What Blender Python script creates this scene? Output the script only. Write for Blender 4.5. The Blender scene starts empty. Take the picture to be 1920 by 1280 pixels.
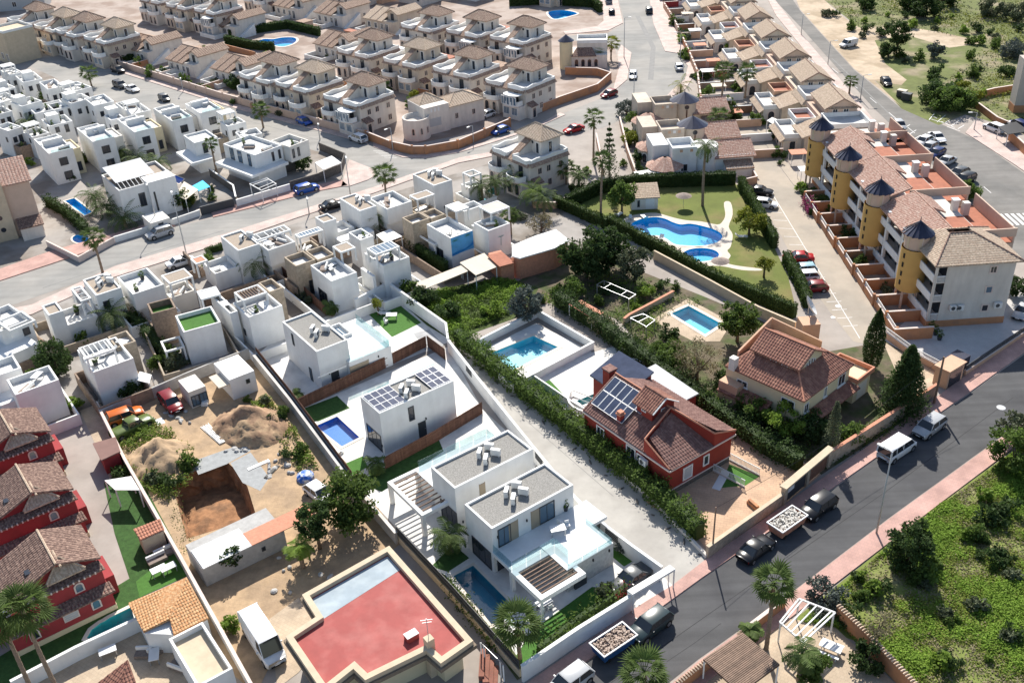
import bpy,math,random
import numpy as np
from mathutils import Vector,Matrix
from mathutils.geometry import tessellate_polygon
random.seed(7)
RNG=np.random.default_rng(11)
PI=math.pi
SC=bpy.context.scene
COL=SC.collection
# camera, sky, sun, exposure
CAM_H=70.0
FPX=1883.8
AX_R=Vector((0.99864886,-0.02734613,-0.04418866))
AX_U=Vector((0.05196583,0.52552179,0.84919162))
AX_F=Vector((0.0,0.85034054,-0.5262328))
_cd=bpy.data.cameras.new('camera')
_cd.sensor_width=36.0
_cd.lens=FPX/1920*36.0
_cd.clip_start=1.0
_cd.clip_end=3000.0
CAM=bpy.data.objects.new('camera',_cd)
CAM.matrix_world=Matrix(((AX_R.x,AX_U.x,-AX_F.x,0),(AX_R.y,AX_U.y,-AX_F.y,0),(AX_R.z,AX_U.z,-AX_F.z,CAM_H),(0,0,0,1)))
COL.objects.link(CAM)
SC.camera=CAM
SUN_EL=math.radians(40.5)
SUN_AZ=math.radians(1.0)
world=bpy.data.worlds.new('World')
SC.world=world
world.use_nodes=True
_nt=world.node_tree
_nt.nodes.clear()
_sky=_nt.nodes.new('ShaderNodeTexSky')
_sky.sky_type='NISHITA'
_sky.sun_disc=False
_sky.sun_elevation=SUN_EL
_sky.sun_rotation=SUN_AZ
_bg=_nt.nodes.new('ShaderNodeBackground')
_bg.inputs['Strength'].default_value=0.1
_wo=_nt.nodes.new('ShaderNodeOutputWorld')
_nt.links.new(_sky.outputs[0],_bg.inputs[0])
_nt.links.new(_bg.outputs[0],_wo.inputs[0])
_sd=bpy.data.lights.new('sun','SUN')
_sd.energy=5.0
_sd.angle=math.radians(0.53)
_sd.color=(1.0,0.95,0.87)
SUN=bpy.data.objects.new('sun',_sd)
_dir=Vector((math.sin(SUN_AZ)*math.cos(SUN_EL),math.cos(SUN_AZ)*math.cos(SUN_EL),math.sin(SUN_EL)))
SUN.rotation_euler=_dir.to_track_quat('Z','Y').to_euler()
SUN.location=(0,200,200)
COL.objects.link(SUN)
SC.view_settings.view_transform='Standard'
SC.view_settings.look='None'
SC.view_settings.gamma=1.0
SC.view_settings.exposure=0.62
SC.view_settings.use_curve_mapping=False
SC.render.engine='CYCLES'
SC.cycles.max_bounces=6
SC.cycles.diffuse_bounces=3
SC.cycles.glossy_bounces=2
SC.cycles.transparent_max_bounces=32
SC.cycles.caustics_reflective=False
SC.cycles.caustics_refractive=False
SC.cycles.sample_clamp_indirect=4.0
# survey: photograph point -> point on a level plane
def G(px,py,z=0.0):
 d=AX_R*((px-960)/FPX)-AX_U*((py-640)/FPX)+AX_F
 t=(z-CAM_H)/d.z
 return Vector((d.x*t,d.y*t,z))
def GL(pts,z=0.0):
 return[G(p[0],p[1],z)for p in pts]
# materials
MATS={}
def mat(name,col,rough=0.8,var=0.12,scale=1.2,bump=0.0,bscale=30.0,metal=0.0,spec=0.3,rnd=0.0,col2=None,c2scale=0.3,c2lo=0.45,c2hi=0.6,trans=0.0,detail=4.0,streak=None):
 if name in MATS:
  return MATS[name]
 m=bpy.data.materials.new(name)
 m.use_nodes=True
 nt=m.node_tree
 N,L=nt.nodes,nt.links
 b=N['Principled BSDF']
 b.inputs['Roughness'].default_value=rough
 b.inputs['Metallic'].default_value=metal
 b.inputs['Specular IOR Level'].default_value=spec
 geo=N.new('ShaderNodeNewGeometry')
 src=None
 if col2 is not None:
  n2=N.new('ShaderNodeTexNoise');n2.inputs['Scale'].default_value=c2scale;n2.inputs['Detail'].default_value=6
  L.new(geo.outputs['Position'],n2.inputs['Vector'])
  r=N.new('ShaderNodeMapRange');r.inputs['From Min'].default_value=c2lo;r.inputs['From Max'].default_value=c2hi
  L.new(n2.outputs['Fac'],r.inputs['Value'])
  mx=N.new('ShaderNodeMix');mx.data_type='RGBA'
  mx.inputs['A'].default_value=(*col,1);mx.inputs['B'].default_value=(*col2,1)
  L.new(r.outputs['Result'],mx.inputs['Factor'])
  src=mx.outputs['Result']
 if var>0 or rnd>0:
  n=N.new('ShaderNodeTexNoise');n.inputs['Scale'].default_value=scale;n.inputs['Detail'].default_value=detail
  n.inputs['Roughness'].default_value=0.65
  L.new(geo.outputs['Position'],n.inputs['Vector'])
  mr=N.new('ShaderNodeMapRange');mr.inputs['From Min'].default_value=0.25;mr.inputs['From Max'].default_value=0.75
  mr.inputs['To Min'].default_value=1-var;mr.inputs['To Max'].default_value=1+var
  L.new(n.outputs['Fac'],mr.inputs['Value'])
  hs=N.new('ShaderNodeHueSaturation')
  if src is None:
   hs.inputs['Color'].default_value=(*col,1)
  else:
   L.new(src,hs.inputs['Color'])
  if rnd>0:
   oi=N.new('ShaderNodeObjectInfo')
   m2=N.new('ShaderNodeMapRange');m2.inputs['To Min'].default_value=1-rnd;m2.inputs['To Max'].default_value=1+rnd
   L.new(oi.outputs['Random'],m2.inputs['Value'])
   mu=N.new('ShaderNodeMath');mu.operation='MULTIPLY'
   L.new(mr.outputs['Result'],mu.inputs[0]);L.new(m2.outputs['Result'],mu.inputs[1])
   L.new(mu.outputs[0],hs.inputs['Value'])
  else:
   L.new(mr.outputs['Result'],hs.inputs['Value'])
  src=hs.outputs['Color']
 if streak and src is not None:
  mp=N.new('ShaderNodeMapping');mp.inputs['Rotation'].default_value=(0,0,-streak[0]);mp.inputs['Scale'].default_value=streak[1]
  mp.vector_type='TEXTURE' if 0 else 'POINT'
  L.new(geo.outputs['Position'],mp.inputs['Vector'])
  n3=N.new('ShaderNodeTexNoise');n3.inputs['Scale'].default_value=1.0;n3.inputs['Detail'].default_value=5;L.new(mp.outputs[0],n3.inputs['Vector'])
  m3=N.new('ShaderNodeMapRange');m3.inputs['From Min'].default_value=.3;m3.inputs['From Max'].default_value=.7;m3.inputs['To Min'].default_value=1-streak[2];m3.inputs['To Max'].default_value=1+streak[2]*.6
  L.new(n3.outputs['Fac'],m3.inputs['Value'])
  h3=N.new('ShaderNodeHueSaturation');L.new(src,h3.inputs['Color']);L.new(m3.outputs['Result'],h3.inputs['Value']);src=h3.outputs['Color']
 if src is None:
  b.inputs['Base Color'].default_value=(*col,1)
 else:
  L.new(src,b.inputs['Base Color'])
 if bump>0:
  nb=N.new('ShaderNodeTexNoise');nb.inputs['Scale'].default_value=bscale;nb.inputs['Detail'].default_value=5
  L.new(geo.outputs['Position'],nb.inputs['Vector'])
  bp=N.new('ShaderNodeBump');bp.inputs['Strength'].default_value=bump;bp.inputs['Distance'].default_value=0.05
  L.new(nb.outputs['Fac'],bp.inputs['Height']);L.new(bp.outputs['Normal'],b.inputs['Normal'])
 if trans>0:
  tl=N.new('ShaderNodeBsdfTranslucent');ms=N.new('ShaderNodeMixShader');ms.inputs[0].default_value=trans
  if src is not None:L.new(src,tl.inputs['Color'])
  else:tl.inputs['Color'].default_value=(*col,1)
  L.new(b.outputs[0],ms.inputs[1]);L.new(tl.outputs[0],ms.inputs[2])
  L.new(ms.outputs[0],N['Material Output'].inputs['Surface'])
 MATS[name]=m
 return m
def clear_mat(name,tint,gloss=0.12,rough=0.02):
 """a thin clear sheet: tinted see-through plus a mirror-like share (glass, water surface)"""
 if name in MATS:return MATS[name]
 m=bpy.data.materials.new(name);m.use_nodes=True
 nt=m.node_tree;N,L=nt.nodes,nt.links
 N.remove(N['Principled BSDF'])
 t=N.new('ShaderNodeBsdfTransparent');t.inputs['Color'].default_value=(*tint,1)
 g=N.new('ShaderNodeBsdfGlossy');g.inputs['Roughness'].default_value=rough;g.inputs['Color'].default_value=(.9,.95,1,1)
 lw=N.new('ShaderNodeFresnel');lw.inputs['IOR'].default_value=1.33
 ad=N.new('ShaderNodeMath');ad.operation='MULTIPLY_ADD';ad.inputs[1].default_value=0.4;ad.inputs[2].default_value=gloss*.2
 L.new(lw.outputs[0],ad.inputs[0])
 nz=N.new('ShaderNodeTexNoise');nz.inputs['Scale'].default_value=1.6;nz.inputs['Detail'].default_value=3
 geo=N.new('ShaderNodeNewGeometry');L.new(geo.outputs['Position'],nz.inputs['Vector'])
 bp=N.new('ShaderNodeBump');bp.inputs['Strength'].default_value=.25;bp.inputs['Distance'].default_value=.06
 L.new(nz.outputs['Fac'],bp.inputs['Height']);L.new(bp.outputs['Normal'],g.inputs['Normal'])
 ms=N.new('ShaderNodeMixShader');L.new(ad.outputs[0],ms.inputs[0]);L.new(t.outputs[0],ms.inputs[1]);L.new(g.outputs[0],ms.inputs[2])
 L.new(ms.outputs[0],N['Material Output'].inputs['Surface'])
 MATS[name]=m
 return m
def brick_mat(name,c1,c2,cm,sx,sy,mortar=0.02,rough=0.85,bump=0.3,rot=0.0,offset=0.5):
 """flat laid pieces too small to tell apart: paving, floor tiles, far pantiles"""
 if name in MATS:return MATS[name]
 m=bpy.data.materials.new(name);m.use_nodes=True
 nt=m.node_tree;N,L=nt.nodes,nt.links
 b=N['Principled BSDF'];b.inputs['Roughness'].default_value=rough;b.inputs['Specular IOR Level'].default_value=.25
 geo=N.new('ShaderNodeNewGeometry')
 mp=N.new('ShaderNodeMapping');mp.inputs['Rotation'].default_value=(0,0,rot)
 L.new(geo.outputs['Position'],mp.inputs['Vector'])
 br=N.new('ShaderNodeTexBrick');br.offset=offset
 br.inputs['Color1'].default_value=(*c1,1);br.inputs['Color2'].default_value=(*c2,1);br.inputs['Mortar'].default_value=(*cm,1)
 br.inputs['Scale'].default_value=1.0;br.inputs['Mortar Size'].default_value=mortar
 br.inputs['Brick Width'].default_value=sx;br.inputs['Row Height'].default_value=sy
 L.new(mp.outputs[0],br.inputs['Vector'])
 nz=N.new('ShaderNodeTexNoise');nz.inputs['Scale'].default_value=.5;nz.inputs['Detail'].default_value=6
 L.new(geo.outputs['Position'],nz.inputs['Vector'])
 mr=N.new('ShaderNodeMapRange');mr.inputs['From Min'].default_value=.3;mr.inputs['From Max'].default_value=.7;mr.inputs['To Min'].default_value=.82;mr.inputs['To Max'].default_value=1.15
 L.new(nz.outputs['Fac'],mr.inputs['Value'])
 hs=N.new('ShaderNodeHueSaturation');L.new(br.outputs['Color'],hs.inputs['Color']);L.new(mr.outputs['Result'],hs.inputs['Value'])
 L.new(hs.outputs['Color'],b.inputs['Base Color'])
 bp=N.new('ShaderNodeBump');bp.inputs['Strength'].default_value=bump;bp.inputs['Distance'].default_value=.02
 L.new(br.outputs['Fac'],bp.inputs['Height']);bp.invert=True;L.new(bp.outputs['Normal'],b.inputs['Normal'])
 MATS[name]=m
 return m
YAW=math.radians(35.2)
M=dict(
white=mat('white_render',(.78,.78,.76),.85,.05,.8,rnd=.03,col2=(.70,.69,.66),c2scale=.35,c2lo=.5,c2hi=.75,streak=(0,(1.6,1.6,.22),.04)),
offwhite=mat('offwhite_render',(.70,.67,.61),.85,.06,.8,rnd=.04),
cream=mat('cream_render',(.60,.52,.42),.85,.08,.7,rnd=.06,col2=(.52,.44,.36),c2scale=.3,streak=(0,(1.3,1.3,.25),.1)),
townwhite=mat('town_white_render',(.66,.61,.55),.85,.08,.6,rnd=.1,streak=(0,(1.3,1.3,.25),.1)),
beige=mat('pink_beige_render',(.56,.42,.33),.85,.08,.7,rnd=.05),
yellowcream=mat('pale_yellow_render',(.66,.57,.38),.85,.06,.7),
yellow=mat('ochre_render',(.58,.36,.12),.8,.06,.7),
orange=mat('orange_render',(.48,.23,.115),.85,.12,.8,rnd=.06,col2=(.38,.2,.12),c2scale=.5),
peach=mat('peach_render',(.58,.37,.25),.85,.1,.8,rnd=.05),
red=mat('brick_red_render',(.27,.036,.024),.75,.1,1.0),
crimson=mat('crimson_render',(.32,.042,.045),.8,.1,.8,col2=(.27,.04,.04),c2scale=.6),
stone=mat('beige_stone_cladding',(.40,.33,.25),.9,.35,2.5,.5,9.0,detail=8),
brownstone=mat('brown_stone_cladding',(.27,.20,.15),.9,.4,3.0,.5,9.0,detail=8),
greystone=mat('pale_grey_stone_cladding',(.55,.53,.49),.9,.22,3.0,.4,8.0,detail=8),
plinth=mat('dark_stone_plinth',(.12,.11,.10),.9,.5,4.0,.5,10.0),
gravel=mat('grey_roof_gravel',(.27,.26,.24),.95,.55,9.0,.8,14.0,detail=8),
tanroof=mat('tan_roof_gravel',(.36,.30,.24),.95,.25,7.0,.4,14.0,detail=6),
deck=mat('pale_roof_paving',(.66,.65,.62),.85,.1,1.2,col2=(.56,.55,.53),c2scale=.5),
reddeck=mat('terracotta_deck',(.36,.13,.075),.8,.2,1.2),
turf=mat('artificial_turf',(.065,.165,.03),.95,.2,3.0,.5,40),
darkturf=mat('lawn_turf',(.04,.095,.022),.95,.35,2.0,.5,40),
glass=mat('dark_window_glass',(.03,.035,.045),.08,0,1,spec=.6,rnd=0),
bluglass=mat('blue_window_glass',(.10,.16,.22),.06,0,spec=.7),
frame=mat('white_window_frame',(.75,.75,.74),.5,0),
dframe=mat('anthracite_frame',(.05,.055,.06),.45,0),
shutter=mat('grey_shutter',(.45,.46,.47),.6,.05),
stucco=mat('tan_shutter',(.35,.29,.21),.6,.05),
wood=mat('brown_timber_fence',(.15,.075,.05),.8,.3,3.0,rnd=.25),
slat=mat('weathered_timber_slat',(.22,.15,.11),.8,.3,3.0,rnd=.2),
greywood=mat('grey_timber',(.25,.2,.17),.85,.3,4.0,rnd=.2),
trim=mat('pale_stone_trim',(.66,.55,.49),.85,.08,2.0),
black=mat('black_metal',(.015,.015,.017),.5,0),
darkgrey=mat('dark_grey_metal',(.06,.065,.07),.5,.05),
steel=mat('galvanised_steel',(.42,.43,.44),.45,.08,metal=.6),
pole=mat('grey_pole_paint',(.45,.45,.44),.55,.05),
acwhite=mat('white_unit_casing',(.72,.72,.70),.5,.05),
plastic=mat('white_plastic',(.75,.75,.74),.45,0),
solar=mat('solar_cell_blue',(.06,.075,.12),.05,.25,.9,spec=.4),
tile=mat('weathered_pantile',(.30,.20,.15),.9,.42,5.0,.2,8,col2=(.42,.31,.23),c2scale=3.2,detail=7,rnd=.05),
palepan=mat('pale_tan_pantile',(.45,.34,.25),.9,.35,5.0,.2,8,col2=(.55,.44,.33),c2scale=3.0,detail=7),
pinktile=mat('pinkish_pantile',(.38,.22,.17),.9,.35,5.0,.2,8,col2=(.50,.36,.29),c2scale=3.5,detail=7),
maroon=mat('maroon_pantile',(.18,.095,.08),.85,.25,3.0,.2,8,col2=(.25,.145,.12),c2scale=2.4,detail=7),
redtile=mat('reddish_pantile',(.25,.115,.085),.85,.25,3.0,.2,8,col2=(.34,.17,.12),c2scale=1.6),
crimtile=mat('mottled_brown_pantile',(.20,.125,.10),.9,.45,4.0,.2,8,col2=(.30,.20,.155),c2scale=4.0,detail=8),
tantile=mat('tan_orange_pantile',(.50,.25,.11),.85,.3,4.0,.2,8,col2=(.60,.38,.2),c2scale=5.0,detail=6),
salmon=mat('salmon_tile',(.55,.25,.16),.85,.2,3.0),
slate=mat('dark_blue_slate',(.025,.028,.055),.32,.3,3.0,spec=.6),
rust=mat('rust_red_membrane',(.33,.066,.058),.7,.14,.7,col2=(.40,.12,.105),c2scale=.5,c2lo=.42,c2hi=.7),
foil=mat('pale_blue_grey_membrane',(.30,.36,.40),.7,.1,.7,col2=(.36,.42,.45),c2scale=.6),
sand=mat('sandstone_coping',(.56,.46,.33),.85,.12,1.0),
concrete=mat('grey_concrete',(.42,.41,.39),.9,.2,1.5,.2,20),
palecon=mat('pale_concrete',(.60,.57,.53),.9,.14,.8,col2=(.5,.48,.45),c2scale=.4),
canvas=mat('cream_canvas',(.62,.55,.45),.9,.08,1.0),
whitecan=mat('white_canvas',(.80,.79,.76),.9,.04,1.0),
cardark=mat('black_car_trim',(.012,.012,.013),.5,0),
carglass=mat('car_glass',(.02,.025,.03),.05,0,spec=.8),
rubber=mat('tyre_rubber',(.02,.02,.02),.9,0),
rim=mat('alloy_rim',(.4,.4,.41),.35,0,metal=.7),
lampw=mat('headlight_glass',(.75,.77,.8),.15,0,spec=.7),
lampr=mat('tail_light_red',(.35,.01,.01),.2,0,spec=.6),
bark=mat('grey_brown_bark',(.16,.12,.085),.95,.35,6.0,.5,18),
palmbark=mat('palm_trunk_bark',(.24,.18,.13),.95,.45,9.0,.6,14),
leaf=mat('mid_green_leaf',(.10,.155,.035),.7,.35,.9,rnd=.15,trans=.45,spec=.2),
lime=mat('bright_green_leaf',(.18,.27,.045),.7,.3,.9,rnd=.1,trans=.45,spec=.2),
darkleaf=mat('dark_green_leaf',(.055,.092,.028),.7,.35,.9,rnd=.15,trans=.4,spec=.2),
olive=mat('olive_grey_leaf',(.115,.135,.075),.75,.3,.9,rnd=.12,trans=.25,spec=.2),
greyleaf=mat('grey_green_leaf',(.12,.14,.12),.8,.3,.9,trans=.2,spec=.15),
yelleaf=mat('yellow_green_leaf',(.20,.22,.03),.7,.3,.9,rnd=.1,trans=.3,spec=.2),
palmleaf=mat('palm_frond_green',(.10,.15,.04),.65,.35,1.2,rnd=.15,trans=.4,spec=.2),
dryfrond=mat('dry_palm_frond',(.28,.21,.12),.9,.3,2.0),
fieldleaf=mat('field_grass_green',(.20,.235,.05),.8,.35,.9,trans=.35,spec=.15),
fieldlime=mat('field_bright_green',(.20,.31,.045),.8,.35,.9,trans=.35,spec=.15),
dryleaf=mat('sparse_olive_twigs',(.24,.21,.12),.85,.3,1.0,trans=.2),
purple=mat('magenta_blossom',(.32,.05,.16),.8,.3,2.0,trans=.2),
redleaf=mat('red_leaf',(.25,.04,.035),.8,.3,2.0,trans=.2),
hedge=mat('clipped_hedge_leaf',(.07,.11,.03),.75,.35,1.2,rnd=.1,trans=.35,spec=.15),
dirt=mat('bare_yellow_earth',(.44,.31,.19),.95,.25,1.2,.5,6,col2=(.35,.25,.16),c2scale=.35,detail=8),
reddirt=mat('cut_red_earth',(.33,.17,.085),.95,.4,1.5,.8,4,col2=(.22,.12,.065),c2scale=.8,detail=8),
water=clear_mat('pool_water',(.80,.96,.985)),
deepwater=clear_mat('pool_water_deep',(.30,.55,.66)),
sheet=clear_mat('clear_glass_sheet',(.80,.90,.91),.04),
aqua=mat('aqua_pool_tile',(.16,.66,.80),.4,.05,2),
bluepool=mat('blue_pool_tile',(.02,.56,.95),.4,.05,2),
tealpool=mat('teal_pool_tile',(.06,.42,.44),.4,.05,2),
navy=mat('navy_pool_tile',(.04,.20,.66),.4,.08,2),
deeppool=mat('dark_teal_pool_tile',(.05,.30,.42),.4,.05,2),
poolcover=mat('pale_blue_pool_cover',(.55,.62,.72),.35,.15,3.0,col2=(.72,.76,.8),c2scale=1.2),
coping=mat('pale_pool_coping',(.68,.61,.52),.85,.06,2.0),
)
def paint(name,col,rough=.3):
 return mat('paint_'+name,col,rough,0,spec=.4)
# mesh builder
class MB:
 def __init__(s):
  s.v=[];s.f=[]
 def add(s,vs,fs):
  n=len(s.v);s.v.extend(vs);s.f.extend([tuple(i+n for i in f)for f in fs]);return s
 def box(s,x0,y0,z0,x1,y1,z1):
  return s.add([(x0,y0,z0),(x1,y0,z0),(x1,y1,z0),(x0,y1,z0),(x0,y0,z1),(x1,y0,z1),(x1,y1,z1),(x0,y1,z1)],
[(0,3,2,1),(4,5,6,7),(0,1,5,4),(1,2,6,5),(2,3,7,6),(3,0,4,7)])
 def cbox(s,cx,cy,z0,sx,sy,h,rot=0.0):
  c,n=math.cos(rot),math.sin(rot)
  vs=[]
  for z in(z0,z0+h):
   for a,b in((-.5,-.5),(.5,-.5),(.5,.5),(-.5,.5)):
    x,y=a*sx,b*sy
    vs.append((cx+x*c-y*n,cy+x*n+y*c,z))
  return s.add(vs,[(0,3,2,1),(4,5,6,7),(0,1,5,4),(1,2,6,5),(2,3,7,6),(3,0,4,7)])
 def prism(s,poly,z0,z1):
  P=[(p[0],p[1])for p in poly];n=len(P)
  a=sum(P[i][0]*P[(i+1)%n][1]-P[(i+1)%n][0]*P[i][1]for i in range(n))
  if a<0:P.reverse()
  vs=[(x,y,z0)for x,y in P]+[(x,y,z1)for x,y in P]
  fs=[(i,(i+1)%n,n+(i+1)%n,n+i)for i in range(n)]
  fs.append(tuple(range(n,2*n)));fs.append(tuple(range(n-1,-1,-1)))
  return s.add(vs,fs)
 def bar(s,p,q,w,h=None):
  p,q=Vector(p),Vector(q);h=h or w
  d=(q-p).normalized()
  up=Vector((0,0,1))if abs(d.z)<.95 else Vector((1,0,0))
  a=d.cross(up).normalized()*(w/2);b=a.cross(d).normalized()*(h/2)
  vs=[p-a-b,p+a-b,p+a+b,p-a+b,q-a-b,q+a-b,q+a+b,q-a+b]
  return s.add([tuple(v)for v in vs],[(0,3,2,1),(4,5,6,7),(0,1,5,4),(1,2,6,5),(2,3,7,6),(3,0,4,7)])
 def tube(s,pts,rs,n=7,cap=True):
  pts=[Vector(p)for p in pts];vs=[];fs=[]
  if not hasattr(rs,'__len__'):rs=[rs]*len(pts)
  for i,p in enumerate(pts):
   d=(pts[min(i+1,len(pts)-1)]-pts[max(i-1,0)]).normalized()
   up=Vector((0,0,1))if abs(d.z)<.9 else Vector((1,0,0))
   a=d.cross(up).normalized();b=a.cross(d).normalized()
   for k in range(n):
    t=2*PI*k/n
    vs.append(tuple(p+(a*math.cos(t)+b*math.sin(t))*rs[i]))
  for i in range(len(pts)-1):
   for k in range(n):
    k2=(k+1)%n
    fs.append((i*n+k,i*n+k2,(i+1)*n+k2,(i+1)*n+k))
  if cap:
   fs.append(tuple(range((len(pts)-1)*n,len(pts)*n)));fs.append(tuple(range(n-1,-1,-1)))
  return s.add(vs,fs)
 def lathe(s,prof,cx=0,cy=0,n=16,a0=0.0,a1=2*PI):
  full=abs(a1-a0-2*PI)<1e-6;m=n if full else n+1
  vs=[];fs=[]
  for r,z in prof:
   for k in range(m):
    t=a0+(a1-a0)*k/n
    vs.append((cx+r*math.cos(t),cy+r*math.sin(t),z))
  for i in range(len(prof)-1):
   for k in range(n):
    k2=(k+1)%m
    fs.append((i*m+k,i*m+k2,(i+1)*m+k2,(i+1)*m+k))
  return s.add(vs,fs)
 def quad(s,*p):
  return s.add([tuple(x)for x in p],[tuple(range(len(p)))])
 def ring(s,poly_out,poly_in,z0,z1):
  n=len(poly_out)
  vs=[(p[0],p[1],z0)for p in poly_out]+[(p[0],p[1],z0)for p in poly_in]+[(p[0],p[1],z1)for p in poly_out]+[(p[0],p[1],z1)for p in poly_in]
  fs=[]
  for i in range(n):
   j=(i+1)%n
   fs+=[(i,j,2*n+j,2*n+i),(n+j,n+i,3*n+i,3*n+j),(2*n+i,2*n+j,3*n+j,3*n+i)]
  return s.add(vs,fs)
 def mesh(s,name,m,smooth=False):
  me=bpy.data.meshes.new(name)
  me.from_pydata([tuple(v)for v in s.v],[],s.f)
  if m is not None:me.materials.append(m)
  if smooth:me.polygons.foreach_set('use_smooth',[True]*len(me.polygons))
  me.update()
  return me
 def build(s,name,m,parent=None,smooth=False,**props):
  return link(name,s.mesh(name,m,smooth),parent,**props)
def link(name,me,parent=None,loc=None,rot=None,**props):
 o=bpy.data.objects.new(name,me)
 COL.objects.link(o)
 if parent is not None:o.parent=parent
 if loc is not None:o.location=loc
 if rot is not None:o.rotation_euler=rot if hasattr(rot,'__len__')else(0,0,rot)
 for k,v in props.items():o[k]=v
 return o
LABELS={}
def thing(name,label,cat,loc=(0,0,0),rot=0.0,group=None):
 o=bpy.data.objects.new(name,None);COL.objects.link(o)
 o.empty_display_size=.3
 o.location=loc;o.rotation_euler=(0,0,rot)
 return tag(o,label,cat,group)
def tag(o,label,cat,group=None):
 o['label']=label;o['category']=cat
 if group:o['group']=group
 return o
def struct(o):
 o['kind']='structure';return o
def stuff(o):
 o['kind']='stuff';return o
def dup(root,loc,rot=None,scale=None,label=None,group=None,mats=None):
 def cp(o,par):
  c=o.copy();COL.objects.link(c)
  if par is not None:c.parent=par
  if mats and o.type=='MESH' and o.data.materials and o.data.materials[0].name in mats:
   c.material_slots[0].link='OBJECT';c.material_slots[0].material=mats[o.data.materials[0].name]
  for ch in KIDS(o):cp(ch,c)
  return c
 r=cp(root,None)
 r.location=loc
 if rot is not None:r.rotation_euler=(0,0,rot)
 if scale is not None:r.scale=(scale,scale,scale)if not hasattr(scale,'__len__')else scale
 if label:r['label']=label
 if group:r['group']=group
 return r
_kids={}
def KIDS(o):
 if o.name not in _kids:
  _kids[o.name]=list(o.children)
 return _kids[o.name]
MESHC={}
def cached(key,fn):
 if key not in MESHC:MESHC[key]=fn()
 return MESHC[key]
# level sheets (ground, roads, paving), with holes
GROUND_HOLES=[]
_layer={}
def sheet(name,pts,m,layer,holes=(),kind='structure',world=False,z=None):
 z=layer*0.006 if z is None else z
 P=[Vector((p[0],p[1],0))for p in pts]if world else[Vector((q.x,q.y,0))for q in GL(pts)]
 loops=[P]+[[Vector((h[0],h[1],0))for h in H]for H in holes]
 tris=tessellate_polygon(loops)
 flat=[p for l in loops for p in l]
 vs=[(p.x,p.y,z)for p in flat]
 fs=[]
 for t in tris:
  a,b,c=(flat[i]for i in t)
  if(b-a).cross(c-a).z<0:t=(t[0],t[2],t[1])
  fs.append(tuple(t))
 o=MB().add(vs,fs).build(name,m)
 if kind:o['kind']=kind
 return o
def inset(poly,d):
 """move every edge of a closed plan polygon inwards by d (any winding)"""
 P=[Vector((p[0],p[1]))for p in poly];n=len(P)
 a=sum(P[i].x*P[(i+1)%n].y-P[(i+1)%n].x*P[i].y for i in range(n))
 sgn=1 if a>0 else-1
 out=[]
 for i in range(n):
  e0=(P[i]-P[i-1]).normalized();e1=(P[(i+1)%n]-P[i]).normalized()
  n0=Vector((-e0.y,e0.x))*sgn;n1=Vector((-e1.y,e1.x))*sgn
  b=n0+n1;k=b.length
  b=b/k if k>1e-6 else n0
  c=max(.3,b.dot(n0))
  out.append(tuple(P[i]+b*(d/c)))
 return out
def smooth_loop(pts,n=4):
 """closed Catmull-Rom curve through pixel or plan points"""
 out=[];m=len(pts)
 for i in range(m):
  p0,p1,p2,p3=(Vector((pts[(i+k-1)%m][0],pts[(i+k-1)%m][1]))for k in range(4))
  for j in range(n):
   t=j/n
   out.append(tuple(.5*((2*p1)+(p2-p0)*t+(2*p0-5*p1+4*p2-p3)*t*t+(3*p1-p0-3*p2+p3)*t**3)))
 return out
def smooth_line(pts,n=4):
 out=[];m=len(pts)
 for i in range(m-1):
  p0=Vector(pts[max(i-1,0)][:2]);p1=Vector(pts[i][:2]);p2=Vector(pts[i+1][:2]);p3=Vector(pts[min(i+2,m-1)][:2])
  for j in range(n):
   t=j/n
   out.append(tuple(.5*((2*p1)+(p2-p0)*t+(2*p0-5*p1+4*p2-p3)*t*t+(3*p1-p0-3*p2+p3)*t**3)))
 out.append(tuple(pts[-1][:2]))
 return out
def pool(label,pts,depth=1.3,tile='aqua',wat='water',cop=.35,copm='coping',curved=False,steps=None,name='swimming_pool',lower=.12,px=True,cover=None):
 P=[(q.x,q.y)for q in GL(pts)]if px else[tuple(p)for p in pts]
 if curved:P=smooth_loop(P,5)
 GROUND_HOLES.append(P)
 c=Vector((sum(p[0]for p in P)/len(P),sum(p[1]for p in P)/len(P),0))
 r=thing(name,label,'swimming pool',c)
 L=[(p[0]-c.x,p[1]-c.y)for p in P]
 a=sum(L[i][0]*L[(i+1)%len(L)][1]-L[(i+1)%len(L)][0]*L[i][1]for i in range(len(L)))
 if a<0:L.reverse()
 n=len(L)
 b=MB().add([(x,y,.03)for x,y in L]+[(x,y,-depth)for x,y in L],[(i,n+i,n+(i+1)%n,(i+1)%n)for i in range(n)]+[tuple(range(n,2*n))])
 b.build('basin',M[tile],r)
 MB().add([(x,y,-lower)for x,y in L],[tuple(range(n))]).build('water',M[wat],r)
 O=inset(L,-cop)
 MB().ring(O,L,.0,.06).build('coping',M[copm],r)
 if steps:
  for k in range(3):
   p,q,w=steps
   s0=G(*p)-c;s1=G(*q)-c
   d=(s1-s0).normalized();nn=Vector((-d.y,d.x,0))*w
   pts4=[s0,s1,s1+nn*(k+1),s0+nn*(k+1)]
   MB().prism(pts4,-depth,-.25-.3*k).build('step',M[tile],r)
 if cover:
  MB().add([(x,y,-.07)for x,y in inset(L,.02)],[tuple(range(n))]).build('cover',M[cover],r)
 return r
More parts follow.
